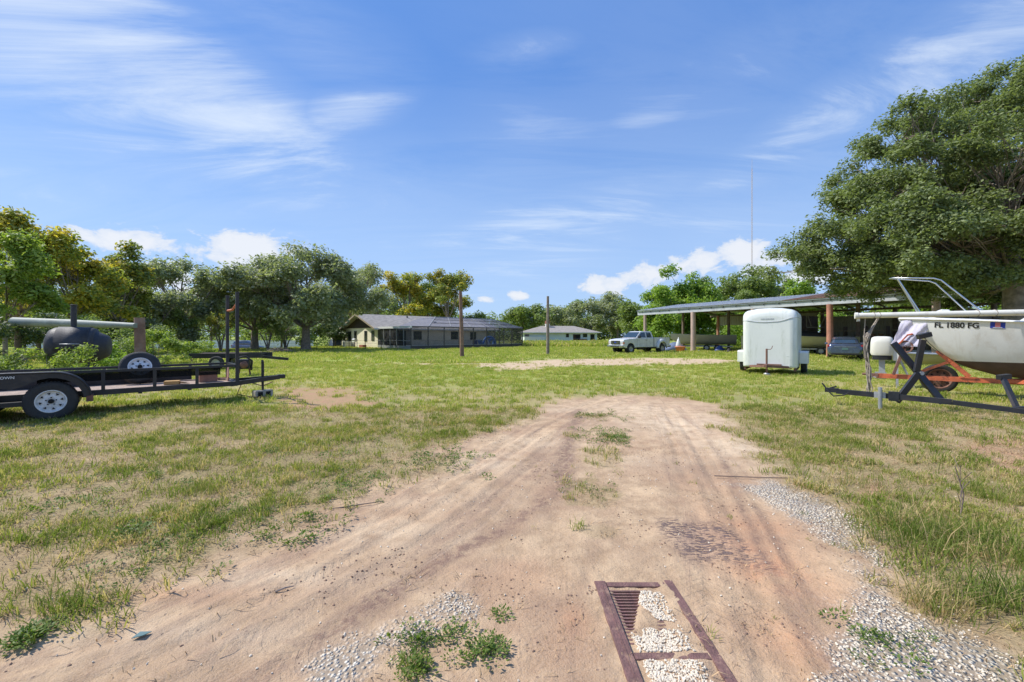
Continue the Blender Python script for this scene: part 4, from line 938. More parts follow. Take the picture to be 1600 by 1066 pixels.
    o = quads_obj('meadow_hedge', V, ti, ck, M['leaf_mid'], None); tag(o, 'low continuous undergrowth below the oaks behind the far white house', 'undergrowth', kind='stuff')
    C = []
    for q in range(900):
        t_ = rs.uniform(-2, 36); d = rs.uniform(15, 19); C.append((14.2+.48*t_+.876*d, 46.4-.876*t_+.48*d, rs.uniform(.2, 3.6)))
    C = np.array(C); V, ti, ck = leaves(C, rs.uniform(.5, 1.0, len(C)), 40, .13, 96, .8)
    o = quads_obj('barn_hedge', V, ti, ck, M['leaf_bright'], None); tag(o, 'dense bright undergrowth growing along the back of the pole barn', 'undergrowth', kind='stuff')

# ------------------------------------------------------------------ pole barn
def build_barn():
    b = thing('pole_barn', 'long open-fronted pole barn with grey metal roof and mixed timber posts', 'barn', (14.2, 46.4, 0), math.atan2(-.876, .48))
    Lr = 24.6; W2 = 12.0; ze = 4.28; zr = 5.12; vr = 6.0
    # ribbed roof sheets, each a part, on both slopes
    wd = .91
    def sheet(up):
        prof = [(0, 0)]
        for i in range(4):
            x0 = i*wd/4; prof += [(x0+.15, 0), (x0+.165, .028), (x0+.205, .028), (x0+.22, 0)]
        prof.append((wd+.01, 0))
        v0, z0, v1, z1 = (-.32, ze-.02, vr+.05, zr) if up else (vr-.05, zr-.004, W2+.3, ze-.02)
        mb = MB(); vs = []; n = len(prof)
        for (v, z) in ((v0, z0), (v1, z1)): vs += [(x, v, z+q) for x, q in prof]
        for (v, z) in ((v0, z0-.012), (v1, z1-.012)): vs += [(x, v, z+q) for x, q in prof]
        fs = [(i, i+1, i+1+n, i+n) for i in range(n-1)]+[(i+2*n+1, i+2*n, i+3*n, i+3*n+1) for i in range(n-1)]
        fs += [(i, i+2*n, i+2*n+1, i+1) for i in range(n-1)]+[(i+n, i+n+1, i+3*n+1, i+3*n) for i in range(n-1)]
        mb.add(vs, fs); return mb.mesh('roof_sheet')
    mf, mk = sheet(True), sheet(False)
    mr = mf.copy(); mf.materials.append(M['roof_metal']); mk.materials.append(M['roof_metal']); mr.materials.append(M['roof_rust'])
    rs = random.Random(3)
    for i in range(int(Lr/wd)+1):
        x = -.6+i*wd; rusty = (x > 14.8 and x < 20.6) or x > 26
        for me in (mr if rusty else mf, mk):
            o = bpy.data.objects.new('roof_sheet', me); COL.objects.link(o); o.parent = b; o.location = (x, 0, rs.uniform(-.008, .008)+(.004 if i % 2 else 0))
            if me is mr: o['label'] = 'rusty roof sheet'
    x = -.6
    while x < Lr-.5:
        MB().box(x, min(x+6.03, Lr)-.006, -.13, -.05, 3.76, 4.10).obj('fascia_board', M['fascia'], b); x += 6.03
    MB().box(-.5, Lr-.4, -.045, .09, 3.80, 3.98).obj('front_beam', M['fascia'], b)
    hg = MB().prism([(-.05, 4.09), (.05, 4.09), (.05, 4.17), (0, 4.02), (-.05, 4.17)][:4], -.20, -.14).mesh('hanger')
    hg.materials.append(M['black_plastic'])
    for i in range(20):
        o = bpy.data.objects.new('gutter_bracket', hg); COL.objects.link(o); o.parent = b; o.location = (.1+i*1.2, 0, -.02)
    MB().bar((-.55, -.19, 4.18), (Lr-.4, -.19, 4.18), .09, .10).obj('gutter', M['roof_metal'], b)
    # rafters and purlins
    for i in range(11):
        x = .3+i*2.35
        mb = MB(); mb.bar((x, .1, 4.05), (x, vr, 4.93), .05, .16); mb.bar((x, vr, 4.93), (x, W2, 4.05), .05, .16); mb.obj('rafter', M['post_dark'], b)
    for v, z in ((1.2, 4.34), (3, 4.61), (4.7, 4.86), (7.3, 4.86), (9, 4.62), (10.8, 4.36)):
        MB().box(-.5, Lr-.4, v-.03, v+.03, z-.07, z-.01).obj('purlin', M['post_dark'], b)
    MB().box(-.5, Lr-.4, 5.95, 6.05, 4.1, 4.3).obj('middle_beam', M['post_dark'], b)
    MB().box(-.5, Lr-.4, W2-.1, W2+.02, 3.8, 4.0).obj('back_beam', M['post_dark'], b)
    def post(u, v, r, m, h, lab=None):
        o = MB().tube([(u, v, -.15), (u+.02, v, h*.5), (u, v, h)], [r*1.04, r, r*.97], 14).obj('post', M[m], b)
        if lab: o['label'] = lab
    post(.35, .0, .16, 'post_tan', 3.77, 'weathered tan front post behind the pickup bed'); post(6.45, 0, .23, 'post_tan', 3.77, 'thick pinkish-tan front post beside the orange tub')
    post(12.3, 0, .17, 'post_tan', 3.77); post(17.95, .0, .205, 'post_red', 3.77, 'red-brown front post behind the parked car'); post(23.6, 0, .20, 'post_tan', 3.77); pass
    for i, u in enumerate((.35, 6.0, 11.6, 17.2, 23)):
        post(u, 6.0, .15, 'post_dark', 4.1); post(u+.3, 11.8, .17, 'post_red' if i in (0, 1) else 'post_dark', 3.9)
    # pale skirt of siding high at the back, full height further right
    def panels(u0, u1, z0, z1, m, wid=.9):
        me = MB(); n = 3; prof = []
        for k in range(n): prof += [(k*wid/n, 0), (k*wid/n+wid/n*.72, 0), (k*wid/n+wid/n*.80, .03), (k*wid/n+wid/n*.92, .03)]
        prof.append((wid, 0)); m_ = len(prof); vs = []
        for (z, off) in ((z0, 0), (z1, 0), (z0, .02), (z1, .02)): vs += [(x_, -q+off, z) for x_, q in prof]
        fs = [(i, i+1, i+1+m_, i+m_) for i in range(m_-1)]+[(i+2*m_, i+3*m_, i+3*m_+1, i+2*m_+1) for i in range(m_-1)]+[(i, i+2*m_, i+2*m_+1, i+1) for i in range(m_-1)]+[(i+m_, i+1+m_, i+3*m_+1, i+3*m_) for i in range(m_-1)]
        me.add(vs, fs); me = me.mesh('siding_panel'); me.materials.append(M[m]); u = u0
        while u < u1-.1:
            o = bpy.data.objects.new('siding_panel', me); COL.objects.link(o); o.parent = b; o.location = (u, W2-.16, rs.uniform(-.01, .01)); u += wid+.004
    panels(.6, 11.0, 2.75, 3.78, 'siding_metal'); panels(11.9, Lr-.6, .12, 3.35, 'siding_metal')
    # inner partition closing the right part of the barn
    for u in (11.6, 23.2):
        MB().box(u-.03, u+.03, 7.0, 11.6, .0, 3.4).obj('partition_wall', M['post_dark'], b)
    MB().box(13, Lr-.8, 11.55, 11.66, 1.9, 2.05).obj('wall_rail', M['wood_pale'], b)
    return b
BF = Matrix.Translation((14.2, 46.4, 0)) @ Matrix.Rotation(math.atan2(-.876, .48), 4, 'Z')
def barn(u, v): p = BF @ Vector((u, v, 0)); return (p.x, p.y)

# ------------------------------------------------------------------ boats
def hull(keel, beam, sheer, L, n=26, m=9, power=.55, side=1):
    """stations along +x from the bow; keel/beam/sheer: functions of t. returns list of station half-rings"""
    out = []
    for i in range(n):
        t = L*(i/(n-1))**1.15; k, s, B = keel(t), sheer(t), beam(t)
        out.append([(t, side*B*((j/(m-1))**power), k+(s-k)*(j/(m-1))) for j in range(m)])
    return out
def lerp(t, P):
    for (a, u), (b, v) in zip(P, P[1:]):
        if t <= b: f = (t-a)/(b-a); return u+(v-u)*f
    return P[-1][1]
def half_hull(mb, secs):
    n = len(secs[0]); vs = [p for q in secs for p in q]
    mb.add(vs, [(i*n+k, i*n+k+1, (i+1)*n+k+1, (i+1)*n+k) for i in range(len(secs)-1) for k in range(n-1)], True)
def boat(name, label, loc, rz, L, Wd, H, z0, m, cover=None, wheels=True, cat='boat', part='hull', lean=.8):
    root = thing(name, label, cat, (loc[0], loc[1], 0), rz)
    kf = lambda t: z0+H*(.62*max(0, 1-t/(.22*L))**1.6); bf = lambda t: Wd/2*min(1, (t/(.38*L)+.01))**.6*(1-.12*max(0, t/L-.6)); sf = lambda t: z0+H*(1+.16*max(0, 1-t/(.6*L)))
    mb = MB()
    A = hull(kf, bf, sf, L, 18, 7, .42, 1); B = hull(kf, bf, sf, L, 18, 7, .42, -1)
    half_hull(mb, A); half_hull(mb, B)
    mb.add([*A[-1], *B[-1][::-1]], [tuple(range(14))])
    mb.obj(part, M[m], root)
    rim = MB(); rim.tube([q[-1] for q in A[1:]], .035, 6); rim.tube([q[-1] for q in B[1:]], .035, 6); rim.obj('gunwale', M['galv' if not cover else m], root)
    fl = MB(); vs = [A[i][5] for i in range(1, 18)]+[B[i][5] for i in range(1, 18)]
    fl.add(vs, [(i, i+1, i+18, i+17) for i in range(16)]); fl.obj('deck', M[cover or m], root)
    if cover:
        c = MB(); secs = []
        for i in range(2, 18):
            a = A[i][-1]; secs.append([(a[0], a[1]*math.cos(q)*1.02, a[2]-.03+(.10+.42*math.sin(math.pi*min(1, (i-2)/12)**.8))*math.sin(q)) for q in np.linspace(0, math.pi, 9)])
        c.loft(secs, cap=False, closed=False); c.obj('cover', M[cover], root)
    if wheels:
        f = MB(); f.bar((-.9, 0, .42), (L*.95, 0, .42), .08, .10); f.bar((L*.3, -Wd*.45, .45), (L*.95, -Wd*.45, .45), .06, .09); f.bar((L*.3, Wd*.45, .45), (L*.95, Wd*.45, .45), .06, .09)
        for q in (.35, .6, .9): f.bar((L*q, -Wd*.45, .42), (L*q, Wd*.45, .42), .06, .08)
        f.obj('trailer_frame', M['galv'], root)
        for s in (-1, 1):
            for q in (.56, .72) if L > 4.5 else (.62,):
                wheel(root, (L*q, s*Wd*.52, .30), .30, .17, 'white_rim' if s > 0 else 'galv', face=s)
    return root

# ------------------------------------------------------------------ wheels
def wheel(parent, c, r, w, rim='white_rim', face=1, detail=False, rimr=.58, name='wheel', tilt=None):
    """axis along y, outer face towards face*y"""
    cx, cy, cz = c
    e = bpy.data.objects.new(name, None); COL.objects.link(e); e.parent = parent; e.location = c; e.empty_display_size = .1
    if tilt: e.rotation_euler = tilt
    h = w/2; R1 = r*rimr
    prof = [(R1*.98, -h*.85), (r*.80, -h*1.02), (r*.94, -h*.92), (r, -h*.66), (r, h*.66), (r*.94, h*.92), (r*.80, h*1.02), (R1*.98, h*.85), (R1*.93, 0), (R1*.98, -h*.85)]
    t = MB(); t.lathe(prof, 'y', 40 if detail else 24)
    if detail:
        for k in range(44):
            a = 2*math.pi*k/44
            for s in (-1, 1):
                t.bar((math.cos(a)*r*.995, s*h*.62, math.sin(a)*r*.995), (math.cos(a+.03)*r*1.0, s*h*.12, math.sin(a+.03)*r*1.0), .028, .012, up=(math.cos(a), 0, math.sin(a)))
    t.obj('tyre', M['rubber'], e)
    f = face
    R_ = MB(); R_.lathe([(R1, f*h*.86), (R1*.95, f*h*.92), (R1*.90, f*h*.80), (R1*.86, f*h*.42), (R1*.80, f*h*.36), (R1*.52, f*h*.50), (R1*.30, f*h*.60), (R1*.26, f*h*.52), (0.001, f*h*.52)], 'y', 40 if detail else 20)
    R_.obj('rim', M[rim], e)
    if detail:
        hb = MB(); hb.lathe([(R1*.20, f*h*.5), (R1*.19, f*h*.86), (.001, f*h*.90)], 'y', 16); hb.obj('hub_cap', M['dark_hole'], e)
        for k in range(8):
            a = 2*math.pi*k/8+.2; rr = R1*.66; tx, tz = -math.sin(a), math.cos(a); nx, nz = math.cos(a), math.sin(a)
            yy = f*h*.49
            out = [(nx*(rr-R1*.10), nz*(rr-R1*.10)), (nx*(rr+R1*.07)+tx*R1*.11, nz*(rr+R1*.07)+tz*R1*.11), (nx*(rr+R1*.07)-tx*R1*.11, nz*(rr+R1*.07)-tz*R1*.11)]
            MB().prism(out, yy-.012, yy+.012).obj('vent_hole', M['dark_hole'], e)
        for k in range(5):
            a = 2*math.pi*k/5+.3
            MB().lathe([(.011, f*h*.55), (.011, f*h*.70), (.001, f*h*.72)], 'y', 6, c=(math.cos(a)*R1*.33, 0, math.sin(a)*R1*.33)).obj('wheel_nut', M['dark_hole'], e)
    return e

# ------------------------------------------------------------------ utility trailer
def build_utility():
    ang = R(43)
    r = thing('utility_trailer', 'black open utility trailer with white spoked wheel and wooden deck at the left edge', 'trailer', (-8.2, 7.6, 0), ang)
    y0, y1, xf, xb = .20, 1.34, 2.86, -3.6
    K = 'black_steel'
    for i, (ya) in enumerate((y0, y1)):
        MB().bar((xb, ya, .42), (xf, ya, .42), .05, .10).obj('bottom_rail', M[K], r)
        MB().bar((xb, ya, .825), (xf, ya, .825), .05, .05).obj('top_rail', M[K], r)
    for y_ in (y0, y1):
        for x_ in (-3.4, -2.6, -1.6, .66, 1.42, 2.12):
            MB().box(x_-.028, x_+.028, y_-.02, y_+.02, .472, .798).obj('upright', M[K], r)
    MB().bar((xf, y0+.026, .42), (xf, y1-.026, .42), .05, .10).obj('front_rail', M[K], r)
    MB().bar((xf, y0+.03, .825), (xf, y1-.03, .825), .05, .05).obj('front_top_rail', M[K], r)
    # tall rack posts at the front corners, strap between
    for y_ in (y0, y1):
        MB().box(xf-.032, xf+.032, y_-.032, y_+.032, .38, 2.50).obj('rack_post', M[K], r)
    MB().tube([(xf, y1, 2.12), (xf+.01, .8, 2.12), (xf, y0, 2.24)], .028, 6).obj('strap', M['red_tape'], r)
    # planks of the deck
    n = 8; w = (y1-y0-.06)/n; rs = random.Random(5)
    for i in range(n):
        z = rs.uniform(-.004, .004)
        MB().box(xb+.03, xf-.03, y0+.032+i*w, y0+.032+(i+1)*w-.007, .425+z, .463+z).obj('deck_plank', M['deck_wood'], r)
    MB().box(xb+.1, 2.1, y1-.06, y1-.03, .47, .70).obj('side_board', M[K], r)
    MB().box(-.2, 2.55, y0+.06, y0+.08, .64, .795).obj('mesh_side_panel', mesh_m(), r)
    for x_ in (-3.0, -2.1, -1.2, -.4, .4, 1.2, 2.0):
        MB().box(x_-.03, x_+.03, y0+.03, y1-.03, .34, .41).obj('cross_member', M[K], r)
    MB().box(-1.25, .35, -.02, 1.5, .28, .36).obj('axle_beam', M[K], r)
    # tandem fender: plate with two arches, rolled top
    def arc(cx, cz, rr, a0, a1, n=10): return [(cx+rr*math.cos(a), cz+rr*math.sin(a)) for a in np.linspace(a0, a1, n)]
    top = arc(.02, .36, .49, 0.12, math.pi*.5, 10)+[(-.5, .855), (-.97, .85)]+arc(-.97, .36, .49, math.pi*.5, math.pi-.12, 10)
    bot = arc(-.95, .345, .415, math.pi-.1, 1.0, 9)+[(-.62, .63), (-.47, .585), (-.33, .63)]+arc(.0, .345, .415, math.pi-1.0, .1, 9)
    inner = bot
    plate = MB(); plate.prism(top+inner, -.16, -.145); plate.obj('fender_skirt', M[K], r)
    roof = MB(); q = len(top)
    roof.add([(x_, -.16, z_) for x_, z_ in top]+[(x_, .17, z_+.01) for x_, z_ in top]+[(x_, -.16, z_-.012) for x_, z_ in top]+[(x_, .17, z_-.002) for x_, z_ in top],
             [(i, i+1, i+1+q, i+q) for i in range(q-1)]+[(i+1+2*q, i+2*q, i+3*q, i+1+3*q) for i in range(q-1)]+[(i, i+2*q, i+1+2*q, i+1) for i in range(q-1)], True)
    roof.tube([(x_, -.158, z_+.004) for x_, z_ in top], .016, 8)
    roof.obj('fender_top', M[K], r)
    MB().box(.44, .53, -.15, .10, .30, .42).obj('fender_bracket', M['rust'], r)
    me = text_mesh('TRIPLE CROWN', .062, .002, .001); me.materials.append(M['lettering_white'])
    o = bpy.data.objects.new('lettering', me); COL.objects.link(o); o.parent = r; o.location = (-.86, -.163, .775); o.rotation_euler = (R(90), 0, 0)
    for cx in (0, -.97):
        for yy, f in ((-.02, -1), (1.56, 1)): wheel(r, (cx, yy, .345), .345, .21, 'white_rim', f, detail=(yy < 1))
    # tongue, coupler, jack
    yc = .68; tip = xf+.98
    MB().bar((xf-.1, y0+.12, .40), (tip, yc-.03, .47), .06, .10).obj('tongue_beam', M[K], r)
    MB().bar((xf-.1, y1-.15, .40), (tip, yc+.03, .47), .06, .10).obj('tongue_beam', M[K], r)
    MB().box(tip-.05, tip+.14, yc-.06, yc+.06, .43, .53).obj('coupler', M[K], r, bevel=.02)
    jk = xf+.62
    MB().tube([(jk, yc, .17), (jk, yc, .55), (jk, yc, .88)], [.025, .032, .032], 10).tube([(jk, yc-.02, .86), (jk-.03, yc-.10, .89)], .03, 8).obj('jack', M[K], r)
    MB().bar((jk-.22, yc, .36), (jk, yc, .27), .02).bar((jk+.22, yc, .36), (jk, yc, .27), .02).obj('jack_brace', M['rust'], r)
    MB().tube([(jk-.4, yc+.1, .42), (jk-.5, yc+.2, .1), (jk-.25, yc-.1, .03), (jk+.05, yc-.22, .03)], .012, 6).obj('safety_chain', M['rust'], r)
    mw = Matrix.Translation((-8.2, 7.6, 0)) @ Matrix.Rotation(ang, 4, 'Z')
    def U(x, y, z=0): return tuple(mw @ Vector((x, y, z)))
    # concrete block under the jack: two cells
    bx = thing('concrete_block', 'grey concrete block standing under the trailer jack', 'block', U(jk, yc), ang+.15)
    mb = MB(); mb.prism([(-.2, -.1), (.2, -.1), (.2, .1), (-.2, .1)], 0, .17, 'xy'); o = mb.obj('block_body', M['concrete'], bx, bevel=.008)
    for s in (-.09, .09): MB().box(s-.055, s+.055, -.104, -.1005, .03, .14).obj('cell', M['dark_hole'], bx)
    # spare wheel leaning on the far rail
    e = thing('spare_wheel', 'spare trailer wheel with white rim leaning on the far rail of the utility trailer', 'wheel', U(1.22, 1.06, .468), ang)
    wheel(e, (0, 0, .345), .345, .20, 'white_rim', -1, detail=True, tilt=(R(-24), 0, 0))
    # clutter on the deck
    q = thing('storage_box', 'brown-red box at the front of the utility trailer deck', 'box', U(2.35, .62, .468), ang+.1)
    MB().box(-.17, .17, -.14, .14, 0, .20).obj('box_body', M['brownred'], q, bevel=.01); MB().box(-.175, .175, -.145, .145, .203, .225).obj('lid', M['brownred'], q)
    q = thing('carton', 'flattened orange-brown carton on the middle of the trailer deck', 'carton', U(1.75, .45, .468), ang-.2)
    MB().box(-.16, .10, -.11, .11, 0, .075).obj('carton_body', M['cardboard'], q, bevel=.006); MB().bar((.11, -.11, .05), (.2, 0, .01), .2, .006).obj('flap', M['cardboard'], q)
    q = thing('plywood_offcut', 'reddish board standing at the front rail of the utility trailer', 'board', U(2.72, .42, .468), ang)
    MB().bar((0, 0, 0), (.05, .35, .26), .24, .018, up=(1, 0, 0)).obj('board', M['brownred'], q)
    MB().bar((-.05, .3, .0), (.0, .35, .02), .24, .018).obj('batten', M['wood_pale'], q)
    for i, (a, b_, m, lab) in enumerate([((1.7, .9, .49), (2.7, .6, .50), 'stick', 'grey stick lying across the trailer deck'), ((2.2, 1.1, .49), (2.75, .7, .52), 'rust', 'rusty iron bar lying by the front rail of the trailer')]):
        o = MB().tube([U(*a), U((a[0]+b_[0])/2, (a[1]+b_[1])/2, a[2]+.02), U(*b_)], .018, 6).obj('stick' if m == 'stick' else 'iron_bar', M[m]); tag(o, lab, 'stick' if m == 'stick' else 'bar')
    return r
def mesh_m():
    if 'side_mesh' not in M: M['side_mesh'] = mesh_screen('trailer_side_mesh', (.02, .02, .02), .80)
    return M['side_mesh']

# ------------------------------------------------------------------ left background items
def build_left():
    s = thing('meat_smoker', 'black barrel smoker with chimney behind the utility trailer', 'smoker', (-12.15, 11.95, 0), R(32))
    s.scale = (.74, 1, 1)
    mb = MB(); mb.lathe([(.01, -.86), (.25, -.84), (.42, -.74), (.49, -.60), (.50, -.3), (.50, .35), (.46, .52), (.01, .55)], 'x', 28, c=(0, 0, 1.24)); mb.obj('barrel', M['smoker_black'], s)
    mb = MB(); mb.lathe([(.44, .50), (.42, .56), (.30, .86), (.24, .90), (.01, .91)], 'x', 24, c=(0, 0, 1.20)); mb.obj('firebox_cone', M['smoker_black'], s)
    mb = MB(); mb.loft([[(x_, -.515*math.cos(a), 1.24+.515*math.sin(a)) for a in np.linspace(-.3, 1.9, 10)] for x_ in (-.5, .38)], cap=False, closed=False); o = mb.obj('lid', M['smoker_black'], s); sol = o.modifiers.new('thick', 'SOLIDIFY'); sol.thickness = .012
    MB().tube([(-.30, -.52, 1.28), (-.30, -.58, 1.28), (.2, -.58, 1.28), (.2, -.52, 1.28)], .012, 6).obj('handle', M['galv'], s)
    MB().tube([(-.12, 0, 1.68), (-.12, 0, 2.36)], .085, 14).lathe([(.085, 2.33), (.10, 2.34), (.10, 2.37), (.07, 2.375)], 'z', 14, c=(-.12, 0, 0)).obj('chimney', M['smoker_black'], s)
    for x_ in (-.55, .4):
        for y_ in (-.32, .32): MB().bar((x_, y_, 0), (x_*.9, y_*.8, .95), .05).obj('leg', M['black_steel'], s)
    MB().box(-.7, .6, -.35, .35, .38, .41).obj('shelf', M['rust'], s)
    # raised mast on posts
    p0, p1 = W(22, 503, 15.6), W(212, 509, 14.6)
    o = MB().tube([p0, p0.lerp(p1, .5), p1], [.17, .15, .09], 14).obj('aluminium_mast', M['grey_mast']); tag(o, 'long grey tapering mast lying level behind the black smoker', 'mast')
    g = G(218, 590); x, y = (218-800)/666.7*14.8, 14.8
    o = MB().tube([(x, y, -.2), (x+.02, y, 1.1), (x, y, 2.13)], [.165, .155, .15], 14).obj('timber_post', M['pole_wood']); tag(o, 'short thick brown timber post at the end of the raised mast', 'post')
    x, y = (28-800)/666.7*15.75, 15.75
    o = MB().tube([(x, y, -.2), (x, y, 1.85)], [.10, .09], 10).obj('timber_post', M['post_dark']); tag(o, 'dark post hidden in shrubs holding the left end of the raised mast', 'post')
    # small window frame stuck in the trees
    p = W(76, 495, 17.5); q = thing('wire_crate', 'small dark wire crate standing on a pole behind the smoker', 'crate', (p.x, p.y, 0), .5)
    f = MB()
    for z in (2.1, 2.42):
        for a, b_ in (((-.2, -.12), (.2, -.12)), ((.2, -.12), (.2, .12)), ((.2, .12), (-.2, .12)), ((-.2, .12), (-.2, -.12))): f.bar((*a, z), (*b_, z), .03)
    for a in ((-.2, -.12), (.2, -.12), (.2, .12), (-.2, .12), (0, -.12)): f.bar((*a, 2.1), (*a, 2.42), .025)
    f.obj('wire_frame', M['galv'], q); MB().tube([(0, 0, 0), (0, 0, 2.1)], .03, 8).obj('stand', M['black_steel'], q)
    # steel frames lying behind the trailer
    q = thing('flat_trailer', 'low dark flat trailer frame behind the front of the utility trailer', 'trailer', (*[(362-800)/666.7*19.5, 19.5], 0), R(8))
    MB().bar((-1.5, -.5, .62), (1.5, -.5, .62), .08, .22).obj('side_beam', M['black_steel'], q); MB().bar((-1.5, .6, .62), (1.5, .6, .62), .08, .22).obj('side_beam', M['black_steel'], q)
    MB().box(-1.45, .5, -.45, .55, .68, .71).obj('bed', M['post_dark'], q)
    for x_ in (-1.2, 0, 1.2): MB().bar((x_, -.46, .6), (x_, .56, .6), .07, .12).obj('cross_member', M['black_steel'], q)
    MB().bar((1.2, 0, .55), (2.4, .1, .42), .09, .12).obj('tongue', M['black_steel'], q)
    for y_ in (-.68, .78): wheel(q, (-.3, y_, .30), .30, .17, 'galv', -1 if y_ < 0 else 1)
    q = thing('engine_block', 'dark greasy engine parts heaped behind the trailer rack post', 'engine', ((382-800)/666.7*16.2, 16.2, 0), .3)
    MB().box(-.22, .2, -.2, .2, .25, .62).obj('engine_body', M['black_steel'], q, bevel=.04)
    MB().tube([(-.15, -.22, .68), (.1, -.25, .74), (.28, -.1, .55), (.2, .1, .2)], .035, 8).obj('hose', M['rubber'], q)
    MB().lathe([(.01, -.27), (.13, -.27), (.13, -.22), (.01, -.22)], 'y', 18, c=(.05, 0, .42)).obj('pulley', M['rust'], q)
    MB().bar((-.2, 0, 0), (-.15, 0, .3), .05).bar((.2, 0, 0), (.15, 0, .3), .05).obj('stand', M['rust'], q)
    rs = random.Random(8)
    q = thing('brush_pile', 'heap of cut dry branches on the lawn in front of the forked oak', 'brush pile', ((436-800)/666.7*39, 39, 0))
    for i in range(46):
        a = rs.uniform(0, 6.28); L_ = rs.uniform(.5, 1.5); x, y = rs.gauss(0, .7), rs.gauss(0, .5); z = max(.04, .42-.35*math.hypot(x, y)+rs.uniform(-.1, .1)); dz = rs.uniform(-.12, .15)
        MB().tube([(x-L_*.5*math.cos(a), y-L_*.5*math.sin(a), max(.02, z-dz)), (x, y, z+.04), (x+L_*.5*math.cos(a+.2), y+L_*.5*math.sin(a+.2), max(.02, z+dz))], [.03, .025, .012], 5).obj('branch', M['stick'], q, fix=False)
    # slab, lane
    o = MB().box(-27.5, -19.5, 29.5, 35.5, -.1, .035).obj('concrete_slab', M['slab']); tag(o, kind='structure')
    MB2 = MB().box(-95, -30, 70.5, 76.5, -1.12, -.985).obj('lane', M['slab']); tag(MB2, kind='structure')
    # white fence
    f = thing('vinyl_fence', 'long white panel fence running along the lane behind the small trees', 'fence', (0, 0, 0))
    x0, y0 = -92, 79.0; x1, y1 = -38, 81.5; n = 22
    for i in range(n+1):
        a = i/n; x, y = x0+(x1-x0)*a, y0+(y1-y0)*a; MB().box(x-.07, x+.07, y-.07, y+.07, -1.05, .72).obj('fence_post', M['vinyl'], f)
        if i < n:
            b_ = (i+1)/n; X, Y = x0+(x1-x0)*b_, y0+(y1-y0)*b_; MB().bar((x+.08, y, -.20), (X-.08, Y, -.20), .04, 1.6).obj('fence_panel', M['vinyl'], f)
            for z in (-.92, .60): MB().bar((x+.08, y-.035, z), (X-.08, Y-.035, z), .04, .11).obj('fence_rail', M['vinyl'], f)
    f = thing('wire_fence', 'thin dark wire fence on slim posts in front of the lane', 'fence', (0, 0, 0))
    for i in range(15):
        x = -37+i*1.75; y = 46.5; z = hz(x, y)
        MB().tube([(x, y, z-.2), (x, y, z+1.1)], .035, 6).obj('fence_post', M['black_steel'], f)
    for z in (.4, .7, 1.0): MB().tube([(-37, 46.5, z+hz(-37, 46.5)), (-12.6, 46.5, z)], .008, 4).obj('wire', M['black_steel'], f)
    car('parked_suv', 'dark blue SUV on the lane behind the trailer rack posts', (-45.5, 73.5, -.99), R(4), 'suv')

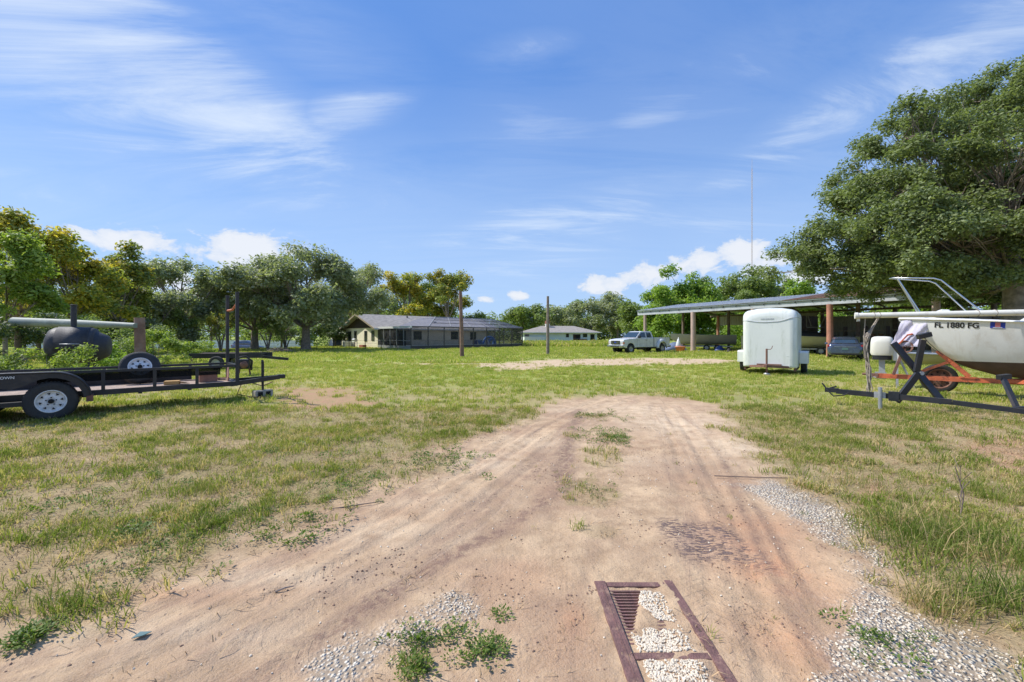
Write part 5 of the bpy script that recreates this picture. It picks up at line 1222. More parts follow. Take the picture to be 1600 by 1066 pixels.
# ------------------------------------------------------------------ vehicles
def car(name, label, loc, rz, kind):
    m = M['car_paint']; suv = kind == 'suv'
    r = thing(name, label, 'SUV' if suv else 'car', loc, rz)
    L = 4.7; hw = .92; H = 1.7 if suv else 1.45; zb = 1.0 if suv else .93
    # lower body stations: (x, half width, z low, z high); rear at -x
    st = [(-2.36, .74, .42, .80), (-2.33, .82, .36, .90), (-2.25, .88, .30, .99 if not suv else 1.02), (-2.05, .91, .26, 1.035), (-1.4, hw, .24, 1.0), (-.4, hw, .22, .96), (.8, hw, .22, .95), (1.5, .91, .24, .90), (2.05, .86, .28, .80), (2.28, .76, .36, .70), (2.36, .62, .42, .60)]
    def sec(x, w, z0, z1, p=.16):
        h = z1-z0; pr = [(w*.86, z0), (w*.97, z0+h*.18), (w, z0+h*.45), (w*.985, z0+h*.72), (w*.93, z0+h*.93), (w*.82, z1)]
        return [(x, y, z) for y, z in pr]+[(x, -y, z) for y, z in reversed(pr)]
    mb = MB(); mb.loft([sec(*q) for q in st]); mb.obj('body', m, r)
    gr = [(-2.0, .70, zb, zb+.05), (-1.55, .68, zb-.05, H-.22), (-1.0, .66, zb-.05, H-.06), (-.3, .65, zb-.05, H), (.3, .65, zb-.05, H-.03), (.75, .66, zb-.05, H-.22), (1.35, .70, zb-.12, zb-.05)] if not suv else \
         [(-2.15, .72, zb, zb+.06), (-1.95, .70, zb-.05, H-.10), (-1.2, .68, zb-.05, H), (0, .67, zb-.05, H), (.45, .66, zb-.05, H-.14), (1.2, .70, zb-.12, zb-.03)]
    def gsec(x, w, z0, z1):
        pr = [(w+.14, z0), (w+.05, z0+(z1-z0)*.55), (w-.03, z0+(z1-z0)*.86), (w-.16, z1)]
        return [(x, y, z) for y, z in pr]+[(x, -y, z) for y, z in reversed(pr)]
    mb = MB(); mb.loft([gsec(*q) for q in gr]); mb.obj('cabin', m, r)
    # glass: slightly proud strips following the cabin
    def glass(i0, i1, f0, f1, nm, lat=False):
        a, b = gr[i0], gr[i1]; g = MB()
        if lat:
            for s in (-1, 1):
                vs = []
                for (x, w, z0, z1) in (a, b):
                    vs += [(x, s*(w+.055+.018), z0+(z1-z0)*.55*f0+.06), (x, s*(w+.0), z0+(z1-z0)*.82)]
                g.add(vs, [(0, 1, 3, 2)])
        else:
            def P(q, f): x, w, z0, z1 = q; return x, w, z1
            x0, w0, z0 = P(a, 0); x1, w1, z1 = P(b, 0); dx, dz = x1-x0, z1-z0; n = math.hypot(dx, dz); s = 1 if x0 < -.5 else 1
            ox, oz = (-dz/n*.012, dx/n*.012)
            vs = []
            for f in (f0, f1): x, z, w = x0+dx*f+ox, z0+dz*f+oz, (w0+(w1-w0)*f)-.17; vs += [(x, -w-.02*(1-f), z), (x, w+.02*(1-f), z)]
            g.add(vs, [(0, 1, 3, 2)])
        o = g.obj(nm, M['car_glass'], r); so = o.modifiers.new('t', 'SOLIDIFY'); so.thickness = .012; so.offset = 0
    glass(0, 1, .12, .98, 'rear_window'); 
    if not suv: glass(1, 2, .0, .45, 'rear_window_top')
    glass(len(gr)-2, len(gr)-1, .05, .92, 'windscreen')
    for i in range(1, len(gr)-2): glass(i, i+1, .35, 1, 'side_window', True)
    for s in (-1, 1):
        MB().prism([(-2.31, .80), (-2.30, .91), (-2.16, .94), (-2.10, .86), (-2.2, .80)], s*.30, s*.895).obj('tail_lamp', M['tail_red'], r, bevel=.015)
        MB().prism([(2.30, .58), (2.14, .74), (2.05, .74), (2.2, .58)], s*.5, s*.84).obj('headlamp', M['headlamp'], r, bevel=.015)
        for x_ in (-1.42, 1.45): wheel(r, (x_, s*.80, .335), .335, .22, 'galv', s)
        MB().prism([(.55, .92), (.80, .92), (.76, 1.05), (.60, 1.05)], s*.90, s*1.06).obj('door_mirror', m, r, bevel=.02)
        for x_ in (-1.42, 1.45): MB().lathe([(.40, s*.905), (.36, s*.926), (.01, s*.927)], 'y', 22, c=(x_, 0, .335)).obj('wheel_arch', M['dark_hole'], r) if False else None
    MB().box(-2.375, -2.345, -.16, .16, .62, .74).obj('number_plate', M['plate'], r)
    MB().box(-2.372, -2.33, -.55, .55, .79, .815).obj('chrome_strip', M['chrome'], r)
    MB().box(-2.365, -2.2, -.72, .72, .30, .41).obj('rear_bumper', M['black_plastic'], r, bevel=.03)
    if not suv: MB().bar((-2.2, -.74, 1.05), (-2.2, .74, 1.05), .12, .025).obj('boot_lip', m, r)
    return r

def build_pickup():
    r = thing('pickup_truck', 'white dual-rear-wheel extended cab pickup parked nose-left in front of the barn', 'pickup truck', (11.41, 38.38, 0), math.atan2(-.5, -.866))
    r.scale = (.94, .94, .96)
    m = M['pickup_paint']
    def arch(cx, rr, n=9): return [(cx+rr*math.cos(a), .42+rr*math.sin(a)) for a in np.linspace(math.pi*.98, .02*math.pi, n)]
    # cab + hood lower body
    out = [(2.95, .62), (2.98, 1.05), (2.90, 1.20), (2.2, 1.29), (1.30, 1.36), (-.98, 1.36), (-.98, .52)]+[(1.45, .52)][:0]
    prof = [(-.98, .52)]+[(1.40, .52)]+arch(2.0, .50)[::1]+[(2.6, .50), (2.95, .56), (2.98, 1.05), (2.88, 1.22), (2.2, 1.31), (1.30, 1.37), (-.98, 1.37)]
    MB().prism(prof, -.96, .96).obj('front_body', m, r, bevel=.05)
    bed = [(-1.02, .55), (-1.02, 1.40), (-3.20, 1.40), (-3.22, .62), (-2.6, .58)]+arch(-2.0, .50)[::1]+[(-1.45, .55)]
    MB().prism([(-3.22, .60), (-2.55, .56)]+arch(-2.0, .52)+[(-1.45, .55), (-1.02, .55), (-1.02, 1.40), (-3.20, 1.40)], -.94, .94).obj('cargo_bed', m, r, bevel=.03)
    MB().box(-3.12, -1.10, -.80, .80, 1.403, 1.408).obj('bed_interior', M['dark_hole'], r)
    for s in (-1, 1):
        # flared dual-wheel fender
        secs = []
        for k, (off, rr) in enumerate(((0, .66), (.14, .64), (.235, .57), (.25, .50))):
            secs.append([(-2.0+rr*math.cos(a)*1.05, s*(.93+off), .46+rr*math.sin(a)*(1.30 if k < 2 else 1.15)) for a in np.linspace(-.05, math.pi+.05, 14)])
        mb = MB(); mb.loft(secs, cap=False, closed=False); o = mb.obj('flared_fender', m, r); so = o.modifiers.new('t', 'SOLIDIFY'); so.thickness = .02
        # wheel wells
        MB().lathe([(.49, s*.60), (.49, s*.925), (.47, s*.93)], 'y', 22, c=(2.0, 0, .42)).obj('wheel_well', M['dark_hole'], r)
        wheel(r, (2.0, s*.84, .40), .40, .25, 'galv', s, rimr=.55); wheel(r, (-2.0, s*.98, .40), .40, .25, 'galv', s, rimr=.55); wheel(r, (-2.0, s*.68, .40), .40, .22, 'galv', s, rimr=.55)
    # greenhouse
    def gs(x, z, w): return [(x, -w, z), (x, w, z)]
    cab = [(1.32, 1.36, .90), (.62, 1.93, .74), (.35, 1.99, .72), (-.72, 1.99, .72), (-.86, 1.93, .74), (-1.0, 1.36, .90)]
    mb = MB(); n = len(cab); vs = [(x, -w, z) for x, z, w in cab]+[(x, w, z) for x, z, w in cab]
    mb.add(vs, [tuple(range(n)), tuple(range(2*n-1, n-1, -1))]+[(i, i+1, i+1+n, i+n) for i in range(n-1)]); mb.obj('cab_roof', m, r, bevel=.035)
    def wall(pts, s, nm, off=.012):
        vs = []
        for x, z in pts:
            w = .90-(z-1.36)/(1.93-1.36)*.16; vs.append((x, s*(w+off), z))
        o = MB().add(vs, [tuple(range(len(vs)))]).obj(nm, M['car_glass'], r); so = o.modifiers.new('t', 'SOLIDIFY'); so.thickness = .012; so.offset = 0
    for s in (-1, 1):
        wall([(1.06, 1.44), (.56, 1.86), (.05, 1.88), (.05, 1.42)], s, 'door_window'); wall([(-.10, 1.42), (-.10, 1.88), (-.66, 1.87), (-.78, 1.42)], s, 'rear_side_window')
        MB().box(1.02, 1.16, s*.98, s*1.22, 1.36, 1.60).obj('door_mirror', M['black_plastic'], r, bevel=.03)
        MB().box(-.02, .16, s*.962, s*.985, 1.16, 1.20).obj('door_handle', M['black_plastic'], r)
        for x_ in (-.05, 1.22): MB().box(x_-.006, x_+.006, s*.955, s*.9635, .62, 1.33).obj('door_seam', M['dark_hole'], r)
        MB().box(-1.02, -.985, s*.90, s*.955, .6, 1.36).obj('bed_gap', M['dark_hole'], r)
        MB().box(2.86, 2.995, s*.60, s*.93, .86, 1.10).obj('headlamp', M['headlamp'], r, bevel=.02); MB().box(2.80, 2.99, s*.935, s*.965, .84, 1.0).obj('indicator_lamp', M['terracotta'], r)
        MB().box(2.999, 3.02, s*.58, s*.95, .835, 1.12).obj('lamp_surround', M['black_plastic'], r) if False else None
        MB().box(-3.24, -3.16, s*.72, s*.93, 1.0, 1.3).obj('tail_lamp', M['tail_red'], r)
    q = .03
    def front(f0, f1, xa, za, xb, zb_, wa, wb, nm):
        dx, dz = xb-xa, zb_-za; nn = math.hypot(dx, dz); ox, oz = (dz/nn*.014, -dx/nn*.014); vs = []
        if ox < 0 and nm == 'windscreen': ox, oz = -ox, -oz
        for f in (f0, f1): w = wa+(wb-wa)*f-.05; vs += [(xa+dx*f+ox, -w, za+dz*f+oz), (xa+dx*f+ox, w, za+dz*f+oz)]
        o = MB().add(vs, [(0, 1, 3, 2)]).obj(nm, M['car_glass'], r); so = o.modifiers.new('t', 'SOLIDIFY'); so.thickness = .014; so.offset = 0
    front(.06, .95, 1.32, 1.36, .62, 1.93, .90, .74, 'windscreen')
    front(.1, .9, -1.0, 1.36, -.86, 1.93, .90, .74, 'rear_window')
    MB().box(2.985, 3.01, -.56, .56, .80, 1.14).obj('grille', M['black_plastic'], r)
    for z in (.84, .93, 1.02, 1.11): MB().box(3.012, 3.03, -.56, .56, z-.014, z+.014).obj('grille_bar', M['chrome'], r)
    MB().box(3.012, 3.035, -.12, .12, .93, 1.03).obj('oval_emblem', M['sign_blue'], r, bevel=.03)
    MB().box(2.92, 3.12, -.98, .98, .52, .74).obj('front_bumper', M['chrome'], r, bevel=.04); MB().box(3.115, 3.13, -.55, .55, .56, .64).obj('bumper_opening', M['dark_hole'], r)
    MB().box(-3.42, -3.25, -.92, .92, .50, .68).obj('rear_bumper', M['chrome'], r, bevel=.03)
    MB().box(-2.9, 2.4, -.45, .45, .36, .54).obj('chassis', M['dark_hole'], r)
    MB().box(.1, .9, .6, .8, .30, .46).obj('step', M['black_plastic'], r)

# ------------------------------------------------------------------ enclosed trailer
def build_box_trailer():
    r = thing('enclosed_trailer', 'weathered white fibreglass enclosed cargo trailer with rounded top facing the camera', 'trailer', (10.72, 17.55, 0), math.atan2(-.80, -.60))
    hw = .92; z0 = .28; zt = 2.60
    def sec(x, w, z1, rc, zb=z0, crown=.07):
        pts = []
        for a in np.linspace(0, math.pi/2, 7): pts.append((w-rc+rc*math.cos(a), z1-crown-rc+rc*math.sin(a)))
        half = [(w*.985, zb), (w, zb+.05), (w, (zb+z1)*.35), (w, (zb+z1)*.62)]+pts+[(w*.45, z1-crown*.25), (0.0, z1)]
        return [(x, y, z) for y, z in half]+[(x, -y, z) for y, z in reversed(half[:-1])]
    secs = [sec(-1.35, hw-.05, zt-.05, .22), sec(-1.31, hw, zt-.01, .24), sec(0, hw, zt, .24), sec(1.05, hw, zt-.01, .26), sec(1.20, hw-.02, zt-.05, .27), sec(1.29, hw-.07, zt-.13, .28, z0+.01), sec(1.335, hw-.15, zt-.24, .28, z0+.03), sec(1.345, hw-.24, zt-.34, .26, z0+.06)]
    mb = MB(); mb.loft(secs); o = mb.obj('body', M['fibreglass'], r)
    # trim bead that dips across the front
    xs = [(-hw+.005, 2.10), (-.70, 2.10), (-.42, 2.045), (-.15, 2.03), (.30, 2.05), (.48, 2.09), (.72, 2.18), (hw-.005, 2.20)]
    def fx(y): return 1.345 if abs(y) < hw-.25 else 1.345-.15*((abs(y)-(hw-.25))/.25)**2.2
    ys = np.linspace(-hw+.02, hw-.02, 40); path = [(fx(y)+.004, float(y), lerp(y, xs)) for y in ys]
    path = [(-1.3, -hw, 2.10)]+[(1.0, -hw-.002, 2.10)]+path+[(1.0, hw+.002, 2.20), (-1.3, hw, 2.20)]
    MB().tube(path, .014, 6).obj('trim_bead', M['fascia'], r)
    # badge outline and words
    for (a, b_) in (((-.33, 2.10), (.24, 2.10)), ((.24, 2.10), (.24, 2.22)), ((.24, 2.22), (-.33, 2.22)), ((-.33, 2.22), (-.33, 2.10))):
        MB().bar((1.338, a[0], a[1]), (1.338, b_[0], b_[1]), .012).obj('badge_border', M['fascia'], r)
    me = text_mesh('HAULMARK', .085, .002, .001); me.materials.append(M['fascia'])
    t = bpy.data.objects.new('lettering', me); COL.objects.link(t); t.parent = r; t.location = (1.352, -.27, 2.128); t.rotation_euler = (R(90), 0, R(90))
    for s in (-1, 1):
        MB().prism([(-.50, .42), (.50, .42), (.50, .84), (.44, .90), (-.44, .90), (-.50, .84)], s*(hw+.012), s*(hw+.30)).obj('fender', M['fibreglass' if s < 0 else 'white_paint'], r, bevel=.012)
        wheel(r, (0, s*(hw+.15), .33), .33, .20, 'white_rim', s)
        MB().box(-1.2, 1.2, s*.80, s*.86, .16, .275).obj('frame_rail', M['rust'], r)
        MB().bar((1.2, s*.72, .30), (2.25, s*.05, .38), .05, .09).obj('tongue_beam', M['rust'], r)
    MB().box(1.35, 1.41, -.40, .42, .30, .42).obj('front_plate', M['rust'], r)
    MB().box(2.2, 2.42, -.06, .06, .34, .45).obj('coupler', M['rust'], r, bevel=.015)
    MB().tube([(2.0, 0, .10), (2.0, 0, .60), (2.0, 0, 1.02)], [.028, .035, .035], 10).tube([(2.0, 0, 1.0), (2.0, .12, 1.0), (2.0, .16, 1.03), (2.0, .19, 1.13)], .013, 6).obj('jack', M['rust'], r)
    MB().lathe([(.001, .05), (.10, .05), (.10, .10), (.04, .12)], 'z', 14, c=(2.0, 0, 0)).obj('jack_foot', M['galv'], r)
    o = MB().box(-.10, .10, -.14, .14, 0, .05).obj('timber_pad', M['wood_pale']); mw = Matrix.Translation((10.72, 17.55, 0)) @ Matrix.Rotation(math.atan2(-.80, -.60), 4, 'Z')
    o.matrix_world = mw @ Matrix.Translation((2.0, 0, 0)); tag(o, 'small pale timber pad under the jack of the enclosed trailer', 'timber pad')
    # a dented panel: shallow crease ridges
    for k, (zc, yc, ln) in enumerate(((.72, .62, .12), (.60, .68, .09))):
        MB().tube([(1.335, yc-ln, zc), (1.349, yc, zc+.02), (1.325, yc+ln*.8, zc-.01)], [.004, .010, .004], 6).obj('dent_crease', M['fibreglass'], r)

# ------------------------------------------------------------------ sailboat on its orange trailer
SB0 = (10.20, 11.25); SBA = math.atan2(-.6, .8)
def build_sailboat():
    r = thing('sailboat', 'white sailboat hull with registration numbers and steel bow pulpit on an orange trailer', 'sailboat', (*SB0, 0), SBA)
    KP = [(0, 1.90), (.35, 1.50), (.7, 1.13), (.94, .90), (1.3, .70), (1.76, .55), (2.5, .46), (6.4, .50)]
    BP = [(0, .03), (.15, .13), (.35, .25), (.7, .43), (1.2, .62), (2, .84), (3, 1.05), (4.5, 1.15), (6.4, .9)]
    kf = lambda t: lerp(t, KP); bf = lambda t: lerp(t, BP); sf = lambda t: 1.97-.075*min(t, 3)+.02*max(0, t-3)
    def yat(t, z): k, s = kf(t), sf(t); return bf(t)*max(0, min(1, (z-k)/(s-k)))**.50
    def ring(t, s, zs): return [(t, s*yat(t, z), z) for z in zs]
    zw = .885
    ts = np.concatenate([np.linspace(0, 2.4, 26), np.linspace(2.6, 6.4, 14)])
    up = MB(); lo = MB()
    for s in (1, -1):
        S = []; Q = []
        for t in ts:
            k, sh = kf(t), sf(t); a = max(k, zw)
            S.append([(t, s*yat(t, z), z) for z in a+(sh-a)*np.linspace(0, 1, 9)**1.3])
            if k < zw: Q.append([(t, s*yat(t, z), z) for z in k+(zw-k)*np.linspace(0, 1, 8)**1.7])
        half_hull(up, S); half_hull(lo, Q)
    A = [(6.4, yat(6.4, z), z) for z in np.linspace(.5, sf(6.4), 9)]; up.add(A+[(x, -y, z) for x, y, z in reversed(A)], [tuple(range(18))])
    bm_fix(up).obj('topsides', M['gelcoat'], r, fix=False); bm_fix(lo).obj('hull_bottom', M['bottom_paint'], r, fix=False)
    dk = MB(); vs = [(t, bf(t), sf(t)) for t in ts]+[(t, 0, sf(t)+.05) for t in ts]+[(t, -bf(t), sf(t)) for t in ts]; n = len(ts)
    dk.add(vs, [(i, i+1, i+1+n, i+n) for i in range(n-1)]+[(i+n, i+1+n, i+1+2*n, i+2*n) for i in range(n-1)], True); dk.obj('deck', M['gelcoat'], r)
    for s in (1, -1): MB().tube([(t, s*(bf(t)+.012), sf(t)-.015) for t in ts], .024, 6).obj('rub_rail', M['frame_grey' if s > 0 else 'gelcoat'], r)
    # cabin
    secs = []
    for x, w, h in ((2.15, .48, .03), (2.30, .54, .17), (2.6, .60, .27), (3.4, .72, .36), (4.4, .74, .36), (4.55, .72, .05)):
        secs.append([(x, w, sf(x)), (x, w*.93, sf(x)+h*.6), (x, w*.75, sf(x)+h*.93), (x, 0, sf(x)+h*1.12), (x, -w*.75, sf(x)+h*.93), (x, -w*.93, sf(x)+h*.6), (x, -w, sf(x))])
    MB().loft(secs).obj('cabin', M['white_paint'], r)
    MB().prism([(2.42, 2.02), (3.9, 1.95), (3.9, 2.09), (2.62, 2.09)], .665, .70).obj('cabin_window', M['car_glass'], r)
    MB().prism([(2.42, 2.02), (3.9, 1.95), (3.9, 2.09), (2.62, 2.09)], -.70, -.665).obj('cabin_window', M['car_glass'], r)
    MB().prism([(.62, 2.03), (.95, 2.02), (.93, 2.15), (.78, 2.16), (.66, 2.10)], -.18, .18).obj('fore_hatch', M['white_paint'], r, bevel=.03)
    # pulpit of steel tube
    nose = (-.18, 0, 3.02)
    for s in (-1, 1):
        MB().tube([nose, (-.12, -s*.10, 3.03), (.25, -s*.22, 2.98), (.62, -s*.34, 2.93), (.74, -s*.37, 2.87), (1.42, -s*.60, 2.02)], .017, 8).obj('pulpit_rail', M['steel_tube'], r)
        MB().tube([(-.02, s*.06, 2.99), (.42, s*.20, 2.02)], .017, 8).obj('pulpit_leg', M['steel_tube'], r)
    # numbers follow the hull
    me = text_mesh('FL 1880 FG', .165, 0, .0045)
    for v in me.vertices:
        x = .62+v.co.x*.92; z = 1.715-.045*(x-.6)+v.co.y*1.05; v.co = (x, -(yat(x, z)+.006), z)
    me.materials.append(M['lettering_black']); o = bpy.data.objects.new('registration_number', me); COL.objects.link(o); o.parent = r
    so = o.modifiers.new('t', 'SOLIDIFY'); so.thickness = .003; so.offset = 0
    # state decal
    def patch(x0, x1, za, zb_, off, nm, m):
        g = MB(); xs = np.linspace(x0, x1, 5); g.add([(x, -(yat(x, z-.045*(x-.6))+off), z-.045*(x-.6)) for z in (za, zb_) for x in xs], [(i, i+1, i+6, i+5) for i in range(4)])
        o = g.obj(nm, M[m], r); so = o.modifiers.new('t', 'SOLIDIFY'); so.thickness = .002; so.offset = 0
    xn = 1.50
    patch(xn, xn+.22, 1.72, 1.86, .006, 'registration_decal', 'sign_blue'); patch(xn+.07, xn+.15, 1.75, 1.85, .010, 'decal_print', 'decal_red')
    patch(xn+.04, xn+.18, 1.728, 1.740, .010, 'decal_line', 'lettering_white')
    # clear sheeting hung over the bow
    rs = random.Random(4); g = MB(); rows = []
    for j, z in enumerate(np.linspace(1.90, 1.22, 9)):
        rows.append([(.06-.24*(j/8)+rs.uniform(-.02, .02)+.55*u*(1-.1*j/8), -(.05+.035*math.sin(u*9+j*.5)+.010*math.sin(u*23+j*.9)+.18*u+.05*j/8)-.04, z+rs.uniform(-.012, .012)) for u in np.linspace(0, 1, 24)])
    g.add([p for q in rows for p in q], [(i*24+k, i*24+k+1, i*24+k+25, i*24+k+24) for i in range(8) for k in range(23)], True)
    o = g.obj('plastic_sheeting', M['sheeting']); o.parent = None; mw = Matrix.Translation((*SB0, 0)) @ Matrix.Rotation(SBA, 4, 'Z'); o.matrix_world = mw
    so = o.modifiers.new('t', 'SOLIDIFY'); so.thickness = .004
    tag(o, 'crumpled clear plastic sheeting hanging over the sailboat bow', 'plastic sheeting')
    # mast lying over the deck
    def S(x, y, z): return mw @ Vector((x, y, z))
    a = W(1338, 493.5, 10.75); b_ = S(6.2, -.35, 2.02)
    m_ = thing('mast', 'cream tubular mast lying along the deck and sticking out past the sailboat bow', 'mast', a)
    d = b_-a; MB().tube([(0, 0, 0), d*.5, d], .068, 14).obj('mast_tube', M['mast'], m_)
    MB().tube([-d.normalized()*.03, d.normalized()*.03], .082, 14).obj('mast_cap', M['mast'], m_)
    MB().bar((.05, 0, -.05), (.05, 0, -.14), .05).obj('mast_tang', M['mast'], m_)
    for f in (.045, .06, .30, .34): MB().tube([d*f+Vector((0, .075*math.cos(q), .075*math.sin(q))) for q in np.linspace(0, 6.28, 9)], .009, 5).obj('lashing', M['rope'], m_)
    # rigging bundle hanging from the mast
    rp = W(1362, 498, 10.7); q = thing('rope_bundle', 'bundle of grey rigging ropes hanging from the tip of the mast to the ground', 'rope', (rp.x, rp.y, 0))
    rs = random.Random(12)
    for k in range(9):
        pts = [(.16+rs.uniform(-.02, .02), 0, 1.93), (.02+rs.uniform(-.03, .03), rs.uniform(-.03, .03), 1.72)]
        for z in (1.45, 1.2, .95, .7, .45, .2, .04): pts.append((-.12+rs.uniform(-.045, .045)+(.05 if z < .8 else 0), rs.uniform(-.06, .06), z+rs.uniform(-.05, .05)))
        MB().tube(pts, .013, 5).obj('rope_strand', M['rope'], q, fix=False)
    MB().tube([(-.16, 0, 1.95), (-.2, 0, 1.3), (-.18, 0, .95), (-.02, 0, .7)], .011, 5).obj('loose_line', M['rope'], q)
    # orange trailer
    t = thing('boat_trailer', 'orange rusty boat trailer carrying the white sailboat', 'trailer', (*SB0, 0), SBA)
    MB().bar((-.45, 0, .43), (6.0, 0, .40), .10, .115).obj('main_beam', M['orange_steel'], t)
    MB().box(-.62, -.42, -.06, .06, .40, .49).tube([(-.75, 0, .46), (-.60, 0, .46)], .03, 8).obj('coupler', M['rust'], t)
    MB().bar((.72, -.02, 1.12), (1.28, -.02, .50), .09, .09).obj('bow_stand', M['orange_steel'], t)
    MB().bar((.30, -.04, .52), (.98, -.04, .88), .05, .06).obj('stand_brace', M['orange_steel'], t)
    MB().box(1.12, 1.42, -.07, .07, .462, .49).obj('stand_plate', M['orange_steel'], t)
    for s in (-1, 1):
        MB().bar((1.9, s*.03, .44), (2.7, s*.80, .44), .06, .09).obj('side_beam', M['orange_steel'], t); MB().bar((2.7, s*.80, .44), (5.8, s*.80, .44), .06, .09).obj('side_rail', M['orange_steel'], t)
        MB().bar((3.0, s*.55, .5), (3.0, s*.55, .72), .06).bar((2.6, s*.55, .75), (5.6, s*.55, .80), .10, .05).obj('bunk', M['wood_pale'], t)
        for x_ in (4.0, 4.8): wheel(t, (x_, s*.98, .33), .33, .2, 'white_rim', s)
        MB().bar((4.0, s*.1, .36), (4.0, s*.95, .34), .06).obj('axle', M['rust'], t)
    # winch on its post at the bow
    MB().bar((-.12, -.12, .48), (.10, -.10, 1.22), .06).obj('winch_post', M['rust'], t)
    MB().lathe([(.15, -.03), (.165, 0), (.15, .03), (.12, .02), (.12, -.02), (.15, -.03)], 'y', 20, c=(.10, -.24, 1.22)).bar((-.04, -.24, 1.22), (.24, -.24, 1.22), .02).bar((.10, -.24, 1.08), (.10, -.24, 1.36), .02).lathe([(.04, -.05), (.04, .12), (.001, .12)], 'y', 10, c=(.10, -.24, 1.22)).obj('winch_wheel', M['rust'], t)
    MB().bar((-.06, -.27, 1.24), (.14, -.27, 1.52), .03).tube([(.13, -.27, 1.52), (.24, -.27, 1.55)], .022, 8).obj('winch_handle', M['orange_steel'], t)
    MB().tube([(.30, -.1, 1.72), (.55, -.30, 1.30), (.78, -.34, 1.02)], .008, 5).obj('bow_wire', M['black_steel'], t)
    w = thing('loose_wheel', 'worn wheel standing in the grass behind the orange trailer tongue', 'wheel', (11.30, 11.30, 0), SBA+.15)
    wheel(w, (0, 0, .37), .375, .16, 'rust', -1, detail=True, rimr=.70)

def bm_fix(mb):
    me = mb.mesh('tmp', False); bm = bmesh.new(); bm.from_mesh(me)
    bmesh.ops.remove_doubles(bm, verts=bm.verts, dist=.0008); bmesh.ops.dissolve_degenerate(bm, edges=bm.edges, dist=.0003); bmesh.ops.recalc_face_normals(bm, faces=bm.faces)
    out = MB(); bm.verts.ensure_lookup_table(); out.v = [tuple(v.co) for v in bm.verts]; out.f = [tuple(v.index for v in f.verts) for f in bm.faces]; out.sm = [True]*len(out.f)
    bm.verts.index_update()
    class Q:
        def obj(s, name, m, parent, fix=False):
            me2 = bpy.data.meshes.new(name); bm2 = bmesh.new(); me2.from_pydata(out.v, [], out.f); bm2.from_mesh(me2); bmesh.ops.recalc_face_normals(bm2, faces=bm2.faces)
            for f in bm2.faces: f.smooth = True
            bm2.to_mesh(me2); bm2.free(); me2.materials.append(m); o = bpy.data.objects.new(name, me2); COL.objects.link(o); o.parent = parent; return o
    bm.free(); bpy.data.meshes.remove(me); return Q()

def build_black_trailer():
    g0 = Vector((6.95, 9.38)); r = thing('black_boat_trailer', 'black steel trailer tongue with crossed bow supports lying in grass in front of the sailboat', 'trailer', (g0.x, g0.y, 0), math.atan2(-.76, .65))
    mw = Matrix.Translation((g0.x, g0.y, 0)) @ Matrix.Rotation(math.atan2(-.76, .65), 4, 'Z'); inv = mw.inverted()
    def Lc(px, py, Z): return inv @ W(px, py, Z)
    K = 'blue_black'
    MB().bar((.15, 0, .30), (1.9, 0, .27), .09, .10).obj('tongue', M[K], r); MB().bar((1.905, 0, .265), (4.2, 0, .12), .08, .085).obj('tongue_rear', M[K], r)
    mb = MB(); mb.box(-.05, .18, -.05, .05, .27, .36).bar((-.04, -.02, .36), (-.10, -.04, .46), .03).bar((.02, .03, .35), (.14, .05, .40), .03).obj('coupler', M[K], r)
    MB().tube([(-.02, -.05, .33), (.12, -.10, .2), (.3, -.08, .24), (.4, -.02, .30)], .014, 5).obj('wiring', M['black_plastic'], r)
    c = Lc(1377, 620, 8.72); MB().tube([(c.x, -.09, 0), (c.x, -.09, .46)], .035, 10).obj('jack_tube', M['galv'], r); MB().box(c.x-.10, c.x+.08, -.07, -.051, .24, .36).obj('jack_bracket', M['galv'], r)
    MB().box(c.x+.12, c.x+.28, -.06, .06, .20, .38).obj('bracket', M[K], r)
    def flat(a, b_, w, nm, t=.05): MB().bar(a, b_, w, t, up=(0, -1, .1)).obj(nm, M[K], r)
    a1, b1 = Lc(1396, 536, 8.9), Lc(1474, 630, 8.45); x1 = Lc(1434, 583, 8.72)
    a2, b2 = Lc(1438, 531, 8.62), Lc(1397, 627, 8.72)
    nrm = (inv.to_3x3() @ Vector((0, -1, 0)))
    def ff(a, b_, w, nm, t=.05):
        MB().bar(a, b_, t, w, up=tuple((Vector(b_)-Vector(a)).cross(nrm))).obj(nm, M[K], r)
    ff(a1, b1, .12, 'cross_arm'); off = nrm*.055
    ff(Vector(a2)+off, Vector(Lc(1428, 580, 8.68))+off, .11, 'support_arm'); ff(Vector(Lc(1430, 584, 8.68))+off, Vector(b2)+off, .12, 'cross_arm')
    ff(Lc(1434, 527, 8.60), Lc(1454, 522, 8.55), .09, 'bracket_plate', .09)
    MB().tube([tuple(x1+nrm*.02), tuple(x1+nrm*.10)], .04, 10).obj('pivot_bolt', M['galv'], r)
    a3, b3 = Lc(1567, 590, 8.3), Lc(1590, 640, 7.9); ff(a3, b3, .10, 'guide_arm'); ff(Lc(1560, 590, 8.3), Lc(1577, 588, 8.3), .09, 'guide_pivot', .09)
    ff(Lc(1585, 640, 7.9), Lc(1640, 638, 7.6), .10, 'guide_foot', .08)

